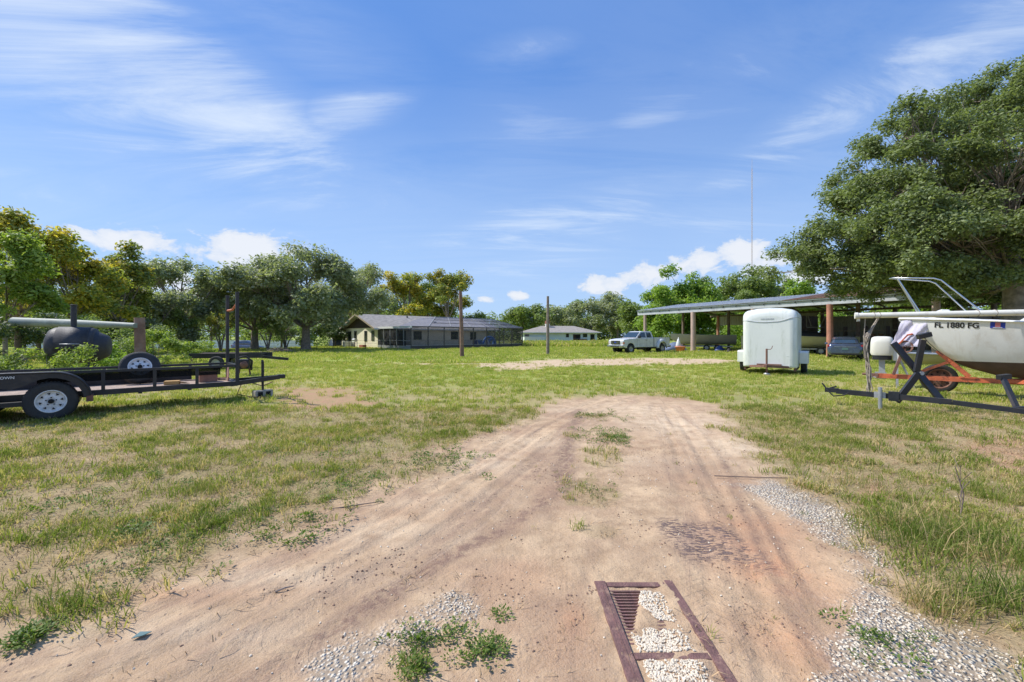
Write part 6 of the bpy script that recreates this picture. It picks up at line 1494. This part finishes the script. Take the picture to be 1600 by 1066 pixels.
def build_right_bits():
    # outboard motor on a stand and small hull behind it
    p = W(1378, 541, 12.6); r = thing('outboard_motor', 'outboard motor with cream cowl standing between the car and the sailboat bow', 'outboard motor', (p.x, p.y, 0), R(-40))
    secs = []
    for z, w, l in ((.93, .20, .24), (1.0, .22, .27), (1.30, .215, .26), (1.44, .20, .235), (1.475, .15, .18), (1.485, .08, .10)):
        secs.append([(l*math.copysign(abs(math.cos(a))**.6, math.cos(a)), w*math.copysign(abs(math.sin(a))**.6, math.sin(a)), z) for a in np.linspace(0, 6.283, 21)[:-1]])
    MB().loft(secs).obj('cowl', M['cowl'], r)
    MB().loft([[(x*.92, y*.92, z) for x, y, z in [(q[0], q[1], zz) for q in secs[0]]] for zz in (.80, .925)]).obj('lower_cowl', M['black_plastic'], r)
    MB().box(-.07, .07, -.05, .05, .32, .80).box(-.16, .10, -.09, .09, .40, .43).obj('leg', M['galv'], r)
    MB().lathe([(.001, -.2), (.05, -.14), (.055, .08), (.001, .14)], 'x', 12, c=(0, 0, .28)).obj('gearcase', M['galv'], r)
    MB().box(.24, .40, -.12, .12, .78, 1.12).obj('clamp_bracket', M['white_paint'], r, bevel=.02)
    MB().bar((.33, -.2, 0), (.33, -.05, .95), .05).bar((.33, .2, 0), (.33, .05, .95), .05).bar((.7, 0, 0), (.36, 0, .9), .05).obj('stand', M['galv'], r)
    p = W(1400, 560, 13.6); boat('small_boat', 'low small boat with pale stripe and dark bottom behind the black crossed supports', (p.x+.15, p.y+.5), R(-12), 3.2, 1.2, .32, .58, 'boat_tan', None, False)
    # things under the barn
    x, y = barn(2.9, 2.6); boat('aluminium_skiff', 'long grey aluminium skiff on a trailer under the open left bays of the barn', (x-.9, y+.5), R(-24), 6.2, 1.8, .95, .62, 'boat_grey')
    x, y = barn(13.6, 2.2); boat('covered_boat', 'tan-hulled boat under a black cover parked just right of the enclosed trailer', (x-.5, y+.6), R(-30), 5.6, 2.0, .85, .55, 'boat_tan', 'boat_dark')
    x, y = barn(21.5, 5.0); boat('covered_boat', 'dark covered boat deep in the barn behind the outboard motor', (x, y), R(-50), 5.2, 2.0, .9, .6, 'boat_dark', 'boat_dark')
    x, y = barn(10.2, 2.6); q = thing('wooden_crate', 'pale upright wooden crate under the barn left of the enclosed trailer', 'crate', (x, y, 0), R(-30))
    for s in (-.45, .45):
        for t in (-.35, .35): MB().box(s-.05, s+.05, t-.05, t+.05, 0, 1.45).obj('leg', M['wood_pale'], q)
    for i in range(6): MB().box(-.52, .52, -.42, -.402, .72+i*.125, .72+i*.125+.115).obj('slat', M['boat_tan'], q)
    MB().box(-.55, .55, -.45, .45, 1.46, 1.50).obj('top', M['wood_pale'], q)
    x, y = barn(3.3, .4); q = thing('planter_tub', 'orange tub with white sack standing by the thick tan post', 'tub', (W(1063, 540, 40).x, 40, 0))
    MB().lathe([(.001, 0), (.33, 0), (.44, .42), (.48, .44), (.48, .52), (.42, .52), (.36, .40), (.001, .38)], 'z', 22).obj('tub_shell', M['terracotta'], q)
    q = thing('white_sack', 'white pointed sack leaning inside the orange tub', 'sack', (W(1060, 540, 40).x, 40.0, .39), .4)
    MB().lathe([(.001, 0), (.22, .02), (.24, .25), (.15, .6), (.05, .85), (.001, .88)], 'z', 14).obj('sack_body', M['white_paint'], q); MB().tube([(0, 0, .86), (.05, .02, .98)], .035, 6).obj('tied_neck', M['white_paint'], q)
    q = thing('tarp_covered_heap', 'blue-grey tarp draped over a wedge-shaped heap behind the pickup tailgate', 'tarp', (W(1052, 540, 42.5).x, 42.5, 0), R(-10))
    rs = random.Random(6); n = 14; g = []
    for i in range(n):
        row = []
        for j in range(n):
            u, v = i/(n-1)*2-1, j/(n-1)*2-1; z = 1.15*max(0, 1-abs(u)**1.6)*max(0, 1-abs(v)**2.2)**.5*(.75+.25*u)+rs.uniform(-.03, .03); row.append((u*1.35, v*.9, max(.01, z)))
        g.append(row)
    mb = MB(); mb.add([p_ for q_ in g for p_ in q_], [(i*n+j, i*n+j+1, (i+1)*n+j+1, (i+1)*n+j) for i in range(n-1) for j in range(n-1)], True); o = mb.obj('tarp', M['tarp_blue'], q); so = o.modifiers.new('t', 'SOLIDIFY'); so.thickness = .01
    for i, (px, Z, w, d, h, m, lab) in enumerate([(1125, 41, .9, .6, .55, 'blue_cloth', 'crumpled blue tarpaulin heap on the ground under the skiff stern'), (1140, 39.5, .7, .5, .35, 'boat_dark', 'dark bundle beside the blue tarpaulin heap'), (1092, 40.6, .4, .3, .18, 'white_paint', 'small white lump lying right of the thick tan post')]):
        q = thing('bundle', lab, 'bundle', (W(px, 540, Z).x, Z, 0), i*.7); rs = random.Random(20+i); secs = []
        for z, k in ((0, 1), (h*.35, .95), (h*.7, .7), (h, .25)): secs.append([(w/2*k*math.cos(a)*rs.uniform(.8, 1.15), d/2*k*math.sin(a)*rs.uniform(.8, 1.15), z*rs.uniform(.85, 1.1)) for a in np.linspace(0, 6.283, 13)[:-1]])
        MB().loft(secs).obj('bundle_body', M[m], q); MB().tube([(w*.5*math.cos(a), d*.5*math.sin(a), h*.3) for a in np.linspace(0, 6.283, 12)], .012, 4).obj('tie', M['rope'], q)
    # window frame against the back wall
    x, y = barn(12.8, 9.0); q = thing('window_frame', 'old pale timber window frame with a slanting brace hanging inside the barn', 'window frame', (x, y, 0), math.atan2(-.5, .86))
    for a, b_ in (((-.8, 2.3), (.8, 2.3)), ((.8, 2.3), (.8, 3.55)), ((.8, 3.55), (-.8, 3.55)), ((-.8, 3.55), (-.8, 2.3))): MB().bar((a[0], 0, a[1]), (b_[0], 0, b_[1]), .14, .06).obj('frame_side', M['siding_metal'], q)
    MB().bar((-.7, 0, 3.4), (-.45, 0, 2.4), .07).obj('brace', M['siding_metal'], q); MB().bar((.65, 0, 3.4), (.25, 0, 2.4), .07).obj('brace', M['siding_metal'], q)
    for s in (-.8, .8): MB().bar((s, 0, 0), (s, 0, 2.23), .07).obj('support', M['post_dark'], q)
    x, y = barn(16.7, 8.6); q = thing('shelving', 'dark loaded shelving at the back of the barn behind the red-brown post', 'shelving', (x, y, 0), math.atan2(-.876, .48))
    for z in (.5, 1.2, 1.9): MB().box(-1.5, 1.5, -.3, .3, z, z+.05).obj('shelf', M['wood_pale'], q)
    for s in (-1.48, 0, 1.48): MB().box(s-.03, s+.03, -.32, .32, 0, 2.3).obj('upright', M['post_dark'], q)
    rs = random.Random(31)
    for i in range(11):
        z = (.55, 1.25)[i % 2]; xx = -1.3+i*.26; sx, sy, h = rs.uniform(.08, .12), rs.uniform(.1, .2), rs.uniform(.15, .42)
        lx, ly = BF @ Vector((16.7+xx, 8.6, 0)), 0
        b_ = thing('storage_bin', ['grey storage bin on the lowest shelf in the barn, ', 'brown carton on the middle shelf in the barn, '][i % 2]+['first from the left', 'first from the left', 'second from the left', 'second from the left', 'third from the left', 'third from the left', 'third from the right', 'second from the right', 'second from the right', 'last on the right', 'last on the right'][i], 'bin', (lx.x, lx.y, z+.001), math.atan2(-.876, .48), 'bins on the barn shelving')
        MB().box(-sx, sx, -sy, sy, 0, h).obj('bin_body', M[('galv', 'brownred')[i % 2]], b_); MB().box(-sx-.008, sx+.008, -sy-.008, sy+.008, h+.001, h+.03).obj('lid', M[('frame_grey', 'cardboard')[i % 2]], b_)
    car('parked_car', 'grey-blue sedan seen from behind beside the red-brown barn post', (22.5, 28.9, 0), math.atan2(.80, .60), 'sedan')

# ------------------------------------------------------------------ houses
def window(parent, u, z0, z1, w, plane='u', at=0.0, fr='frame_bronze', out=-1):
    """frame and pane on a wall; plane u: wall along local x at y=at, plane v: wall along y at x=at"""
    e = MB(); p = MB()
    def bx(m, a0, a1, d0, d1, za, zb): m.box(a0, a1, min(d0, d1), max(d0, d1), za, zb) if plane == 'u' else m.box(min(d0, d1), max(d0, d1), a0, a1, za, zb)
    d = at+out*.05
    bx(e, u-w/2-.05, u-w/2, at, d, z0-.05, z1+.05); bx(e, u+w/2, u+w/2+.05, at, d, z0-.05, z1+.05); bx(e, u-w/2+.001, u+w/2-.001, at, d, z1, z1+.05); bx(e, u-w/2+.001, u+w/2-.001, at, d, z0-.05, z0); bx(e, u-w/2+.001, u+w/2-.001, at, at+out*.035, (z0+z1)/2-.02, (z0+z1)/2+.02)
    f = e.obj('window', M[fr], parent); bx(p, u-w/2+.002, u+w/2-.002, at+out*.002, at+out*.02, z0+.002, z1-.002); p.obj('pane', M['window_glass'], f); return f

def build_house():
    r = thing('ranch_house', 'low cream ranch house with grey shingle roof and dark brown gable end', 'house', (-16.3, 51.8, 0), R(45))
    L = 19.5; D = 9.0; h = 2.5
    def box(nm, m, *a): return MB().box(*a).obj(nm, M[m], r)
    box('front_wall', 'stucco_cream', 0, L, 0, .2, 0, h); box('gable_wall', 'stucco_cream', 0, .2, .203, D-.203, 0, h); box('rear_wall', 'stucco_cream', 0, L, D-.2, D, 0, h); box('right_wall', 'stucco_cream', L-.2, L, .203, D-.203, 0, h)
    zr = 4.18; e = .55; o_ = .75
    def roof(x0, x1, z_off=0):
        s = (zr-h)/(D/2); ze = h-s*e
        mb = MB(); v = [(-e, ze), (D/2, zr), (D+e, ze), (D+e, ze+.14), (D/2, zr+.14), (-e, ze+.14)]
        return mb.prism([(a, b) for a, b in v], x0, x1, 'yz')
    roof(-o_, L+.6).obj('roof', M['shingle'], r)
    s = (zr-h)/(D/2)
    MB().prism([(.05, h), (D-.05, h), (D/2, zr-.03)], -.03, .16, 'yz').obj('gable_siding', M['brown_siding'], r)
    for i in range(30):
        y = .25+i*.29; zt = h+s*min(y, D-y)-.08
        if zt > h+.12: MB().box(-.045, -.031, y-.012, y+.012, h+.02, zt).obj('batten', M['brown_siding'], r)
    for sg in (0, 1):
        ya, yb = (-e, D/2) if sg == 0 else (D+e, D/2); za = h-s*e
        MB().bar((-o_-.02, ya, za+.06), (-o_-.02, yb, zr+.06), .045, .20, up=(0, 0, 1)).obj('barge_board', M['trim_tan'], r)
    MB().box(-o_, L+.6, -e-.03, -e-.001, h-s*e-.03, h-s*e+.15).obj('eave_board', M['white_paint'], r)
    for y_ in (1.2, 3.1, 6.0): window(r, y_, .95 if y_ < 2 else .85, 2.1, .62, 'v', 0.0)
    window(r, 7.7, .1, 2.05, .8, 'v', 0.0)
    for u in (5.6, 11.6): window(r, u, 1.05, 2.05, 1.1, 'u', 0.0)
    window(r, 2.4, .08, 2.1, 2.8, 'u', 0.0); window(r, 15.0, 1.0, 2.0, 1.0, 'u', 0.0)
    box('roof_vent', 'frame_bronze', 9.5, 9.9, 1.9, 2.2, 3.35, 3.52); box('roof_vent', 'frame_bronze', 6.2, 6.35, 3.6, 3.75, 3.95, 4.25)
    MB().box(.2, .7, -.3, 0, 0, .01)
    # rear wing beyond the gable
    box('wing_wall', 'stucco_cream', .9, 6, D+.003, D+4.6, 0, 2.35)
    MB().prism([(D+.05, 2.36), (D+5.1, 2.30), (D+5.1, 2.42), (D+.05, 2.9)], .2, 6.5, 'yz').obj('wing_roof', M['shingle'], r)
    window(r, D+2.4, .9, 1.9, .9, 'v', .9); window(r, D+3.8, .1, 2.0, .8, 'v', .9)
    # screened pool cage
    c = thing('pool_cage', 'dark screened pool enclosure with bronze frame along the front of the ranch house', 'screen enclosure', (-16.3, 51.8, 0), R(45))
    V = -7.5; he = 2.5; rz_ = 3.82; vr = -3.9; u0, u1 = 2.3, 17.6
    F = 'frame_bronze'
    n = 8
    for i in range(n+1):
        u = 17.6*i/n; MB().box(u-.045, u+.045, V-.045, V+.045, 0, he).obj('frame_post', M[F], c)
        if i < n:
            a, b = u+.046, 17.6*(i+1)/n-.046
            MB().box(a, b, V-.008, V+.008, .47, .93).obj('screen_panel', M['screen'], c); MB().box(a, b, V-.008, V+.008, .98, he-.06).obj('screen_panel', M['screen'], c)
            MB().box(a, b, V-.02, V+.02, .05, .42).obj('kick_panel', M['frame_bronze'], c)
    MB().box(0, 17.6, V-.025, V+.025, .425, .465).obj('mid_rail', M['frame_grey'], c); MB().box(0, 17.6, V-.025, V+.025, .935, .975).obj('mid_rail', M[F], c)
    MB().box(-.05, 17.65, V-.06, V+.06, he-.05, he+.08).obj('eave_beam', M[F], c)
    # left side, grey frame and solid lower panel
    for i in range(5):
        v = V*(1-i/5)-.0; 
        if i: MB().box(-.04, .04, v-.035, v+.035, 0, he-.15).obj('frame_post', M['frame_grey'], c)
        b = V*(1-(i+1)/5); MB().box(-.008, .008, v+.05, b-.05, .45, he-.16).obj('screen_panel', M['screen_dark'], c); MB().box(-.03, .03, v+.05, b-.05, .02, .40).obj('kick_panel', M['frame_grey'], c)
        MB().box(-.03, .03, v+.05, b-.05, .95, 1.0).obj('side_rail', M['frame_grey'], c)
    MB().box(-.12, .0, V-.15, 0, he-.14, he+.10).obj('side_gutter', M['white_paint'], c)
    MB().box(.003, u0, V+.06, -.01, he-.02, he+.05).obj('flat_porch_roof', M['frame_grey'], c)
    # far end
    for i in range(4):
        v = V*(1-i/4); b = V*(1-(i+1)/4)
        MB().box(17.6-.045, 17.6+.045, b-.04, b+.04, 0, he).obj('frame_post', M[F], c); MB().box(17.592, 17.608, v+.05, b-.05, .1, he-.06).obj('screen_panel', M['screen'], c)
    # hipped mesh roof
    ua, ub = 5.7, 15.2
    P = [(u0, V, he+.06), (u1, V, he+.06), (ub, vr, rz_), (ua, vr, rz_), (u0, -.3, he+.10), (u1, -.3, he+.10), (ub, -.3, rz_-.02), (ua, -.3, rz_-.02)]
    nb = 5
    for i in range(nb):
        a0, a1 = i/nb, (i+1)/nb; lo0, lo1 = u0+(u1-u0)*a0, u0+(u1-u0)*a1; hi0, hi1 = ua+(ub-ua)*a0, ua+(ub-ua)*a1
        MB().add([(lo0, V, he+.06), (lo1, V, he+.06), (hi1, vr, rz_), (hi0, vr, rz_)], [(0, 1, 2, 3)]).obj('roof_screen', M['screen_roof'], c)
        MB().add([(hi0, vr, rz_), (hi1, vr, rz_), (hi1, -.3, rz_-.02), (hi0, -.3, rz_-.02)], [(0, 1, 2, 3)]).obj('roof_screen', M['screen'], c)
        if i: MB().bar((lo0, V, he+.10), (hi0, vr, rz_+.02), .06, .09).obj('rafter', M['frame_grey'], c); MB().bar((hi0, vr, rz_+.02), (hi0, -.3, rz_), .06, .09).obj('rafter', M['frame_grey'], c)
    for q in ((P[0], P[3], P[7], P[4]), (P[1], P[2], P[6], P[5])): MB().add(q, [(0, 1, 2, 3)]).obj('roof_screen', M['screen_roof'], c)
    for a, b in ((P[0], P[3]), (P[1], P[2]), (P[3], P[2])): MB().bar((a[0], a[1], a[2]+.03), (b[0], b[1], b[2]+.03), .07, .09).obj('hip_beam', M['frame_grey'], c)
    for k in (1, 2):
        f = k/3; MB().bar((u0+(ua-u0)*f, V+(vr-V)*f, he+.08+(rz_-he)*f), (u1+(ub-u1)*f, V+(vr-V)*f, he+.08+(rz_-he)*f), .04, .05).obj('roof_purlin', M[F], c)
    o = MB().box(0.1, 17.5, V+.1, -.05, .0, .05).obj('porch_slab', M['slab'], c)
    HW = Matrix.Translation((-16.3, 51.8, 0)) @ Matrix.Rotation(R(45), 4, 'Z')
    # things in the cage
    def H(u, v): p = HW @ Vector((u, v, 0)); return p.x, p.y
    x, y = H(12.6, -6.2); q = thing('pool_slide', 'blue and white inflatable pool toy ring arch inside the screened enclosure', 'pool toy', (x, y, .05), R(40))
    MB().tube([(1.0*math.cos(a), 0, .35+.95*math.sin(a)) for a in np.linspace(-.2, 3.35, 16)], .16, 10).obj('arch', M['blue_float'], q)
    MB().lathe([(.28, -.1), (.40, -.16), (.52, -.1), (.52, .1), (.40, .16), (.28, .1), (.28, -.1)], 'y', 20, c=(.2, -.2, .62)).obj('ring', M['blue_float'], q); MB().tube([(-.9, -.2, .1), (-.45, -.25, .9), (-.1, -.3, .2)], .09, 8).obj('float_tube', M['white_paint'], q)
    for i, (u, v, m) in enumerate(((11.1, -6.6, 'blue_float'), (9.9, -6.4, 'blue_cloth'))):
        x, y = H(u, v); q = thing('lounge_chair', ['light blue lounge chair beside the pool toy arch', 'dark blue folding lounge chair nearest the first utility pole'][i], 'chair', (x, y, .05), R(70+30*i))
        MB().box(-.5, .5, -.3, .3, .32, .38).obj('seat', M[m], q); MB().bar((-.48, 0, .36), (-.95, 0, .95), .6, .05).obj('backrest', M[m], q)
        for a in (-.4, .4):
            for b in (-.27, .27): MB().box(a-.02, a+.02, b-.02, b+.02, 0, .32).obj('leg', M['white_paint'], q)
    x, y = H(16.0, -5.5); q = thing('patio_table', 'blue-grey patio table at the far end of the screened enclosure', 'table', (x, y, .05), R(20))
    MB().lathe([(.001, .7), (.6, .7), (.6, .74), (.001, .74)], 'z', 22).obj('table_top', M['tarp_blue'], q); MB().tube([(0, 0, .03), (0, 0, .7)], .04, 8).lathe([(.001, 0), (.28, 0), (.28, .04), (.001, .04)], 'z', 16).obj('pedestal', M['white_paint'], q)
    # beside the gable wall
    x, y = H(-1.0, 4.1); q = thing('gas_grill', 'white and dark grill on a cart against the gable wall', 'grill', (x, y, 0), R(-45))
    MB().box(-.35, .35, -.22, .22, .72, .92).obj('fire_box', M['white_paint'], q, bevel=.02); MB().loft([[(x_, .25*math.cos(a), .925+.25*math.sin(a)) for a in np.linspace(0, math.pi, 8)] for x_ in (-.33, .33)]).obj('lid', M['galv'], q)
    for a in (-.3, .3):
        for b in (-.18, .18): MB().box(a-.02, a+.02, b-.02, b+.02, 0.0, .72).obj('leg', M['black_steel'], q)
    MB().lathe([(.001, -.03), (.12, -.03), (.12, .03), (.001, .03)], 'y', 14, c=(.3, -.24, .12)).obj('cart_wheel', M['rubber'], q)
    x, y = H(-.9, 6.6); q = thing('air_conditioner', 'pale air conditioning unit on the ground by the gable wall', 'air conditioner', (x, y, 0), R(45))
    MB().box(-.4, .4, -.4, .4, .05, .8).obj('casing', M['galv'], q, bevel=.02); MB().box(-.45, .45, -.45, .45, 0, .045).obj('base', M['concrete'], q)
    for i in range(6): MB().box(-.415, -.402, -.34, .34, .15+i*.1, .19+i*.1).obj('louvre', M['dark_hole'], q)
    x, y = H(-.8, 2.3); q = thing('planter_box', 'dark red planter box at the foot of the gable wall', 'planter', (x, y, 0), R(45))
    MB().box(-.25, .25, -.5, .5, 0, .38).obj('planter_body', M['brick'], q, bevel=.02); MB().box(-.22, .22, -.47, .47, .385, .40).obj('soil', M['post_dark'], q)
    x, y = H(-.5, 11.2); q = thing('covered_machine', 'grey covered mower with pale canopy frame by the house wing', 'mower', (x, y, 0), R(45))
    MB().loft([[(x_, .7*math.cos(a), .15+.95*math.sin(a)) for a in np.linspace(0, math.pi, 9)] for x_ in (-.6, .5)]).obj('cover', M['tarp_blue'], q); MB().tube([(-.65, .85*math.cos(a), .05+1.2*math.sin(a)) for a in np.linspace(0, math.pi, 11)], .04, 6).obj('canopy_hoop', M['white_paint'], q)

def build_far_house():
    Z = 90; rz_ = R(4); x0 = (820-800)/666.7*Z
    r = thing('far_white_house', 'small white hip-roofed house, its shade painted pale blue, with a brick chimney across the meadow', 'house', (2.6, Z, -.1), rz_)
    L = 15.6; D = 8; h = 2.35
    MB().box(0, L, 0, D, 0, h).obj('wall', M['house_shaded'], r)
    MB().box(-.02, 4.4, -.35, -.02, 0, 1.45).obj('sunlit_wall_patch', M['house_white'], r)  # added box: sunlit lower part of the wall, painted as brighter white
    e = .8; v = [(-e, -e, h), (L+e, -e, h), (L+e, D+e, h), (-e, D+e, h), (4.2, D/2, h+1.45), (L-4.2, D/2, h+1.45)]
    MB().add(v, [(0, 1, 5, 4), (1, 2, 5), (2, 3, 4, 5), (3, 0, 4), (0, 3, 2, 1)]).obj('roof', M['shingle2'], r)
    MB().box(-e, L+e, -e-.02, -e+.1, h-.14, h-.003).obj('eave_board', M['white_paint'], r)
    MB().box(5.0, 5.9, 3, 3.8, h+.8, h+1.9).obj('chimney_base', M['house_white'], r); MB().box(4.98, 5.92, 2.98, 3.82, h+1.903, h+2.55).obj('chimney', M['brick'], r)
    window(r, 9.2, 1.35, 2.0, .55, 'u', 0); window(r, 11.2, .25, 1.9, 1.5, 'u', 0, 'tarp_blue'); window(r, 13.0, 1.35, 2.0, .8, 'u', 0); window(r, 14.6, .6, 1.9, .8, 'u', 0); window(r, .55, .9, 1.9, .8, 'u', 0)
    MB().box(.25, .85, -.3, -.05, 0, .85).obj('brick_pier', M['brick'], r)
    q = thing('garden_bench', 'dark bench and table against the far white house wall', 'bench', (2.6+12.4, Z-.6, -.1), rz_)
    MB().box(-.8, .8, -.25, .25, .42, .48).obj('seat', M['post_dark'], q); MB().box(-.8, .8, .2, .26, .5, 1.0).obj('backrest', M['post_dark'], q)
    for a in (-.7, .7): MB().box(a-.05, a+.05, -.22, .22, 0, .42).obj('leg', M['post_dark'], q)

def build_poles():
    for i, (px, pb, pt, lab) in enumerate([(722, 559, 455, 'weathered wooden utility pole in front of the screened enclosure, left of the two'), (856, 554, 463, 'slim dark wooden pole in front of the far white house')]):
        Z = 1000/(pb-525.); x = (px-800)/666.7*Z; h = 1.5+(525-pt)*Z/666.7
        q = thing('utility_pole', lab, 'pole', (x, Z, 0))
        r_ = .135 if i == 0 else .12; lean = -.12 if i == 0 else 0
        MB().tube([(0, 0, -.2), (lean*.3, 0, h*.4), (lean, 0, h)], [r_*1.15, r_, r_*.82], 14).obj('pole_shaft', M['pole_wood' if i == 0 else 'bark'], q)
        MB().box(lean*.9-.03, lean*.9+.03, -r_-.03, -r_+.02, h-.55, h-.35).obj('bolt_plate', M['rust'], q)
    Z = 420; x = (1175-800)/666.7*Z; h = 1.5+(525-263)*Z/666.7
    q = thing('radio_mast', 'very tall thin lattice radio mast rising far behind the barn', 'radio mast', (x, Z, 0))
    for k in range(3):
        a = 2.094*k; MB().tube([(.55*math.cos(a), .55*math.sin(a), 0), (.45*math.cos(a), .45*math.sin(a), h)], .10, 5).obj('mast_leg', M['mast_line'], q)
    br = MB(); zz = 0
    while zz < h-3:
        for k in range(3):
            a, b = 2.094*k, 2.094*(k+1); br.bar((.5*math.cos(a), .5*math.sin(a), zz), (.5*math.cos(b), .5*math.sin(b), zz+2.2), .09)
        zz += 2.2
    o = br.obj('lattice_bracing', M['mast_line'], q, fix=False); o['kind'] = 'stuff'
    MB().tube([(0, 0, h), (0, 0, h+9)], .12, 5).obj('antenna', M['mast_line'], q)

def build_grate():
    r = thing('steel_grate', 'rusty maroon steel ramp frame with slats sunk in the sandy track', 'grate', (0, 0, .0))
    K = 'maroon'
    MB().box(.50, .568, 1.1, 2.60, -.02, .009).obj('left_rail', M[K], r, bevel=.004)
    MB().box(.535, .541, 1.1, 2.55, .0095, .012).obj('rail_lip', M[K], r)
    MB().box(.93, .98, 1.1, 2.62, -.02, .002).obj('right_rail', M[K], r, bevel=.004)
    MB().box(.571, .927, 2.555, 2.60, -.02, .001).obj('end_rail', M[K], r, bevel=.004)
    MB().box(.571, .927, 1.98, 2.022, -.022, .001).obj('cross_bar', M[K], r, bevel=.004)
    me = MB().box(.571, .80, -.006, .006, -.03, -.006).mesh('slat'); me.materials.append(M[K])
    for i in range(17):
        o = bpy.data.objects.new('slat', me); COL.objects.link(o); o.parent = r; o.location = (0, 2.52-i*.027, .0)
def build_litter():
    x, y = G(205, 998); o = MB().add([(0, 0, .012), (.05, .01, .02), (.06, .05, .012), (.01, .04, .018)], [(0, 1, 2, 3)]).obj('torn_scrap', M['plate']); so = o.modifiers.new('t', 'SOLIDIFY'); so.thickness = .003
    o.location = (x, y, hz(x, y)); tag(o, 'small blue-green torn scrap lying on the sand at lower left', 'scrap')
    rs = random.Random(2)
    for i, (px, py, L_, a, lab) in enumerate([(1180, 748, .8, -.2, 'thin dark stick lying at the right edge of the sandy track'), (1500, 815, .5, 1.4, 'upright dark dead weed stalk in the tall grass at right'), (445, 917, .10, .5, 'pale twig stub on the sand at left of the track'), (560, 790, .45, .3, 'brown twig at the left grass edge of the track')]):
        x, y = G(px, py); z = hz(x, y); up = i == 1
        pts = [(x-L_*.5*math.cos(a), y-L_*.5*math.sin(a), z+.01), (x, y, z+(.2 if up else .02)), (x+L_*.5*math.cos(a+.2), y+L_*.5*math.sin(a+.2), z+(.42 if up else .012))]
        if up: pts = [(x, y, z), (x+.03, y, z+.2), (x-.02, y+.02, z+.42)]
        m = MB().tube(pts, [.006, .005, .003], 5)
        if up:
            for k in range(8): zz = .1+.04*k; m.tube([(x, y, z+zz), (x+rs.uniform(-.12, .12), y+rs.uniform(-.1, .1), z+zz+.1)], .0025, 4)
        o = m.obj('twig' if not up else 'dead_weed_stalk', M['stick' if i == 2 else 'post_dark'], fix=False); tag(o, lab, 'twig' if not up else 'weed')

build_house(); build_far_house(); build_barn(); build_poles()
build_trees(); build_cover(); build_grate()
build_box_trailer(); build_utility(); build_left(); build_pickup(); build_sailboat(); build_black_trailer(); build_right_bits(); build_litter()
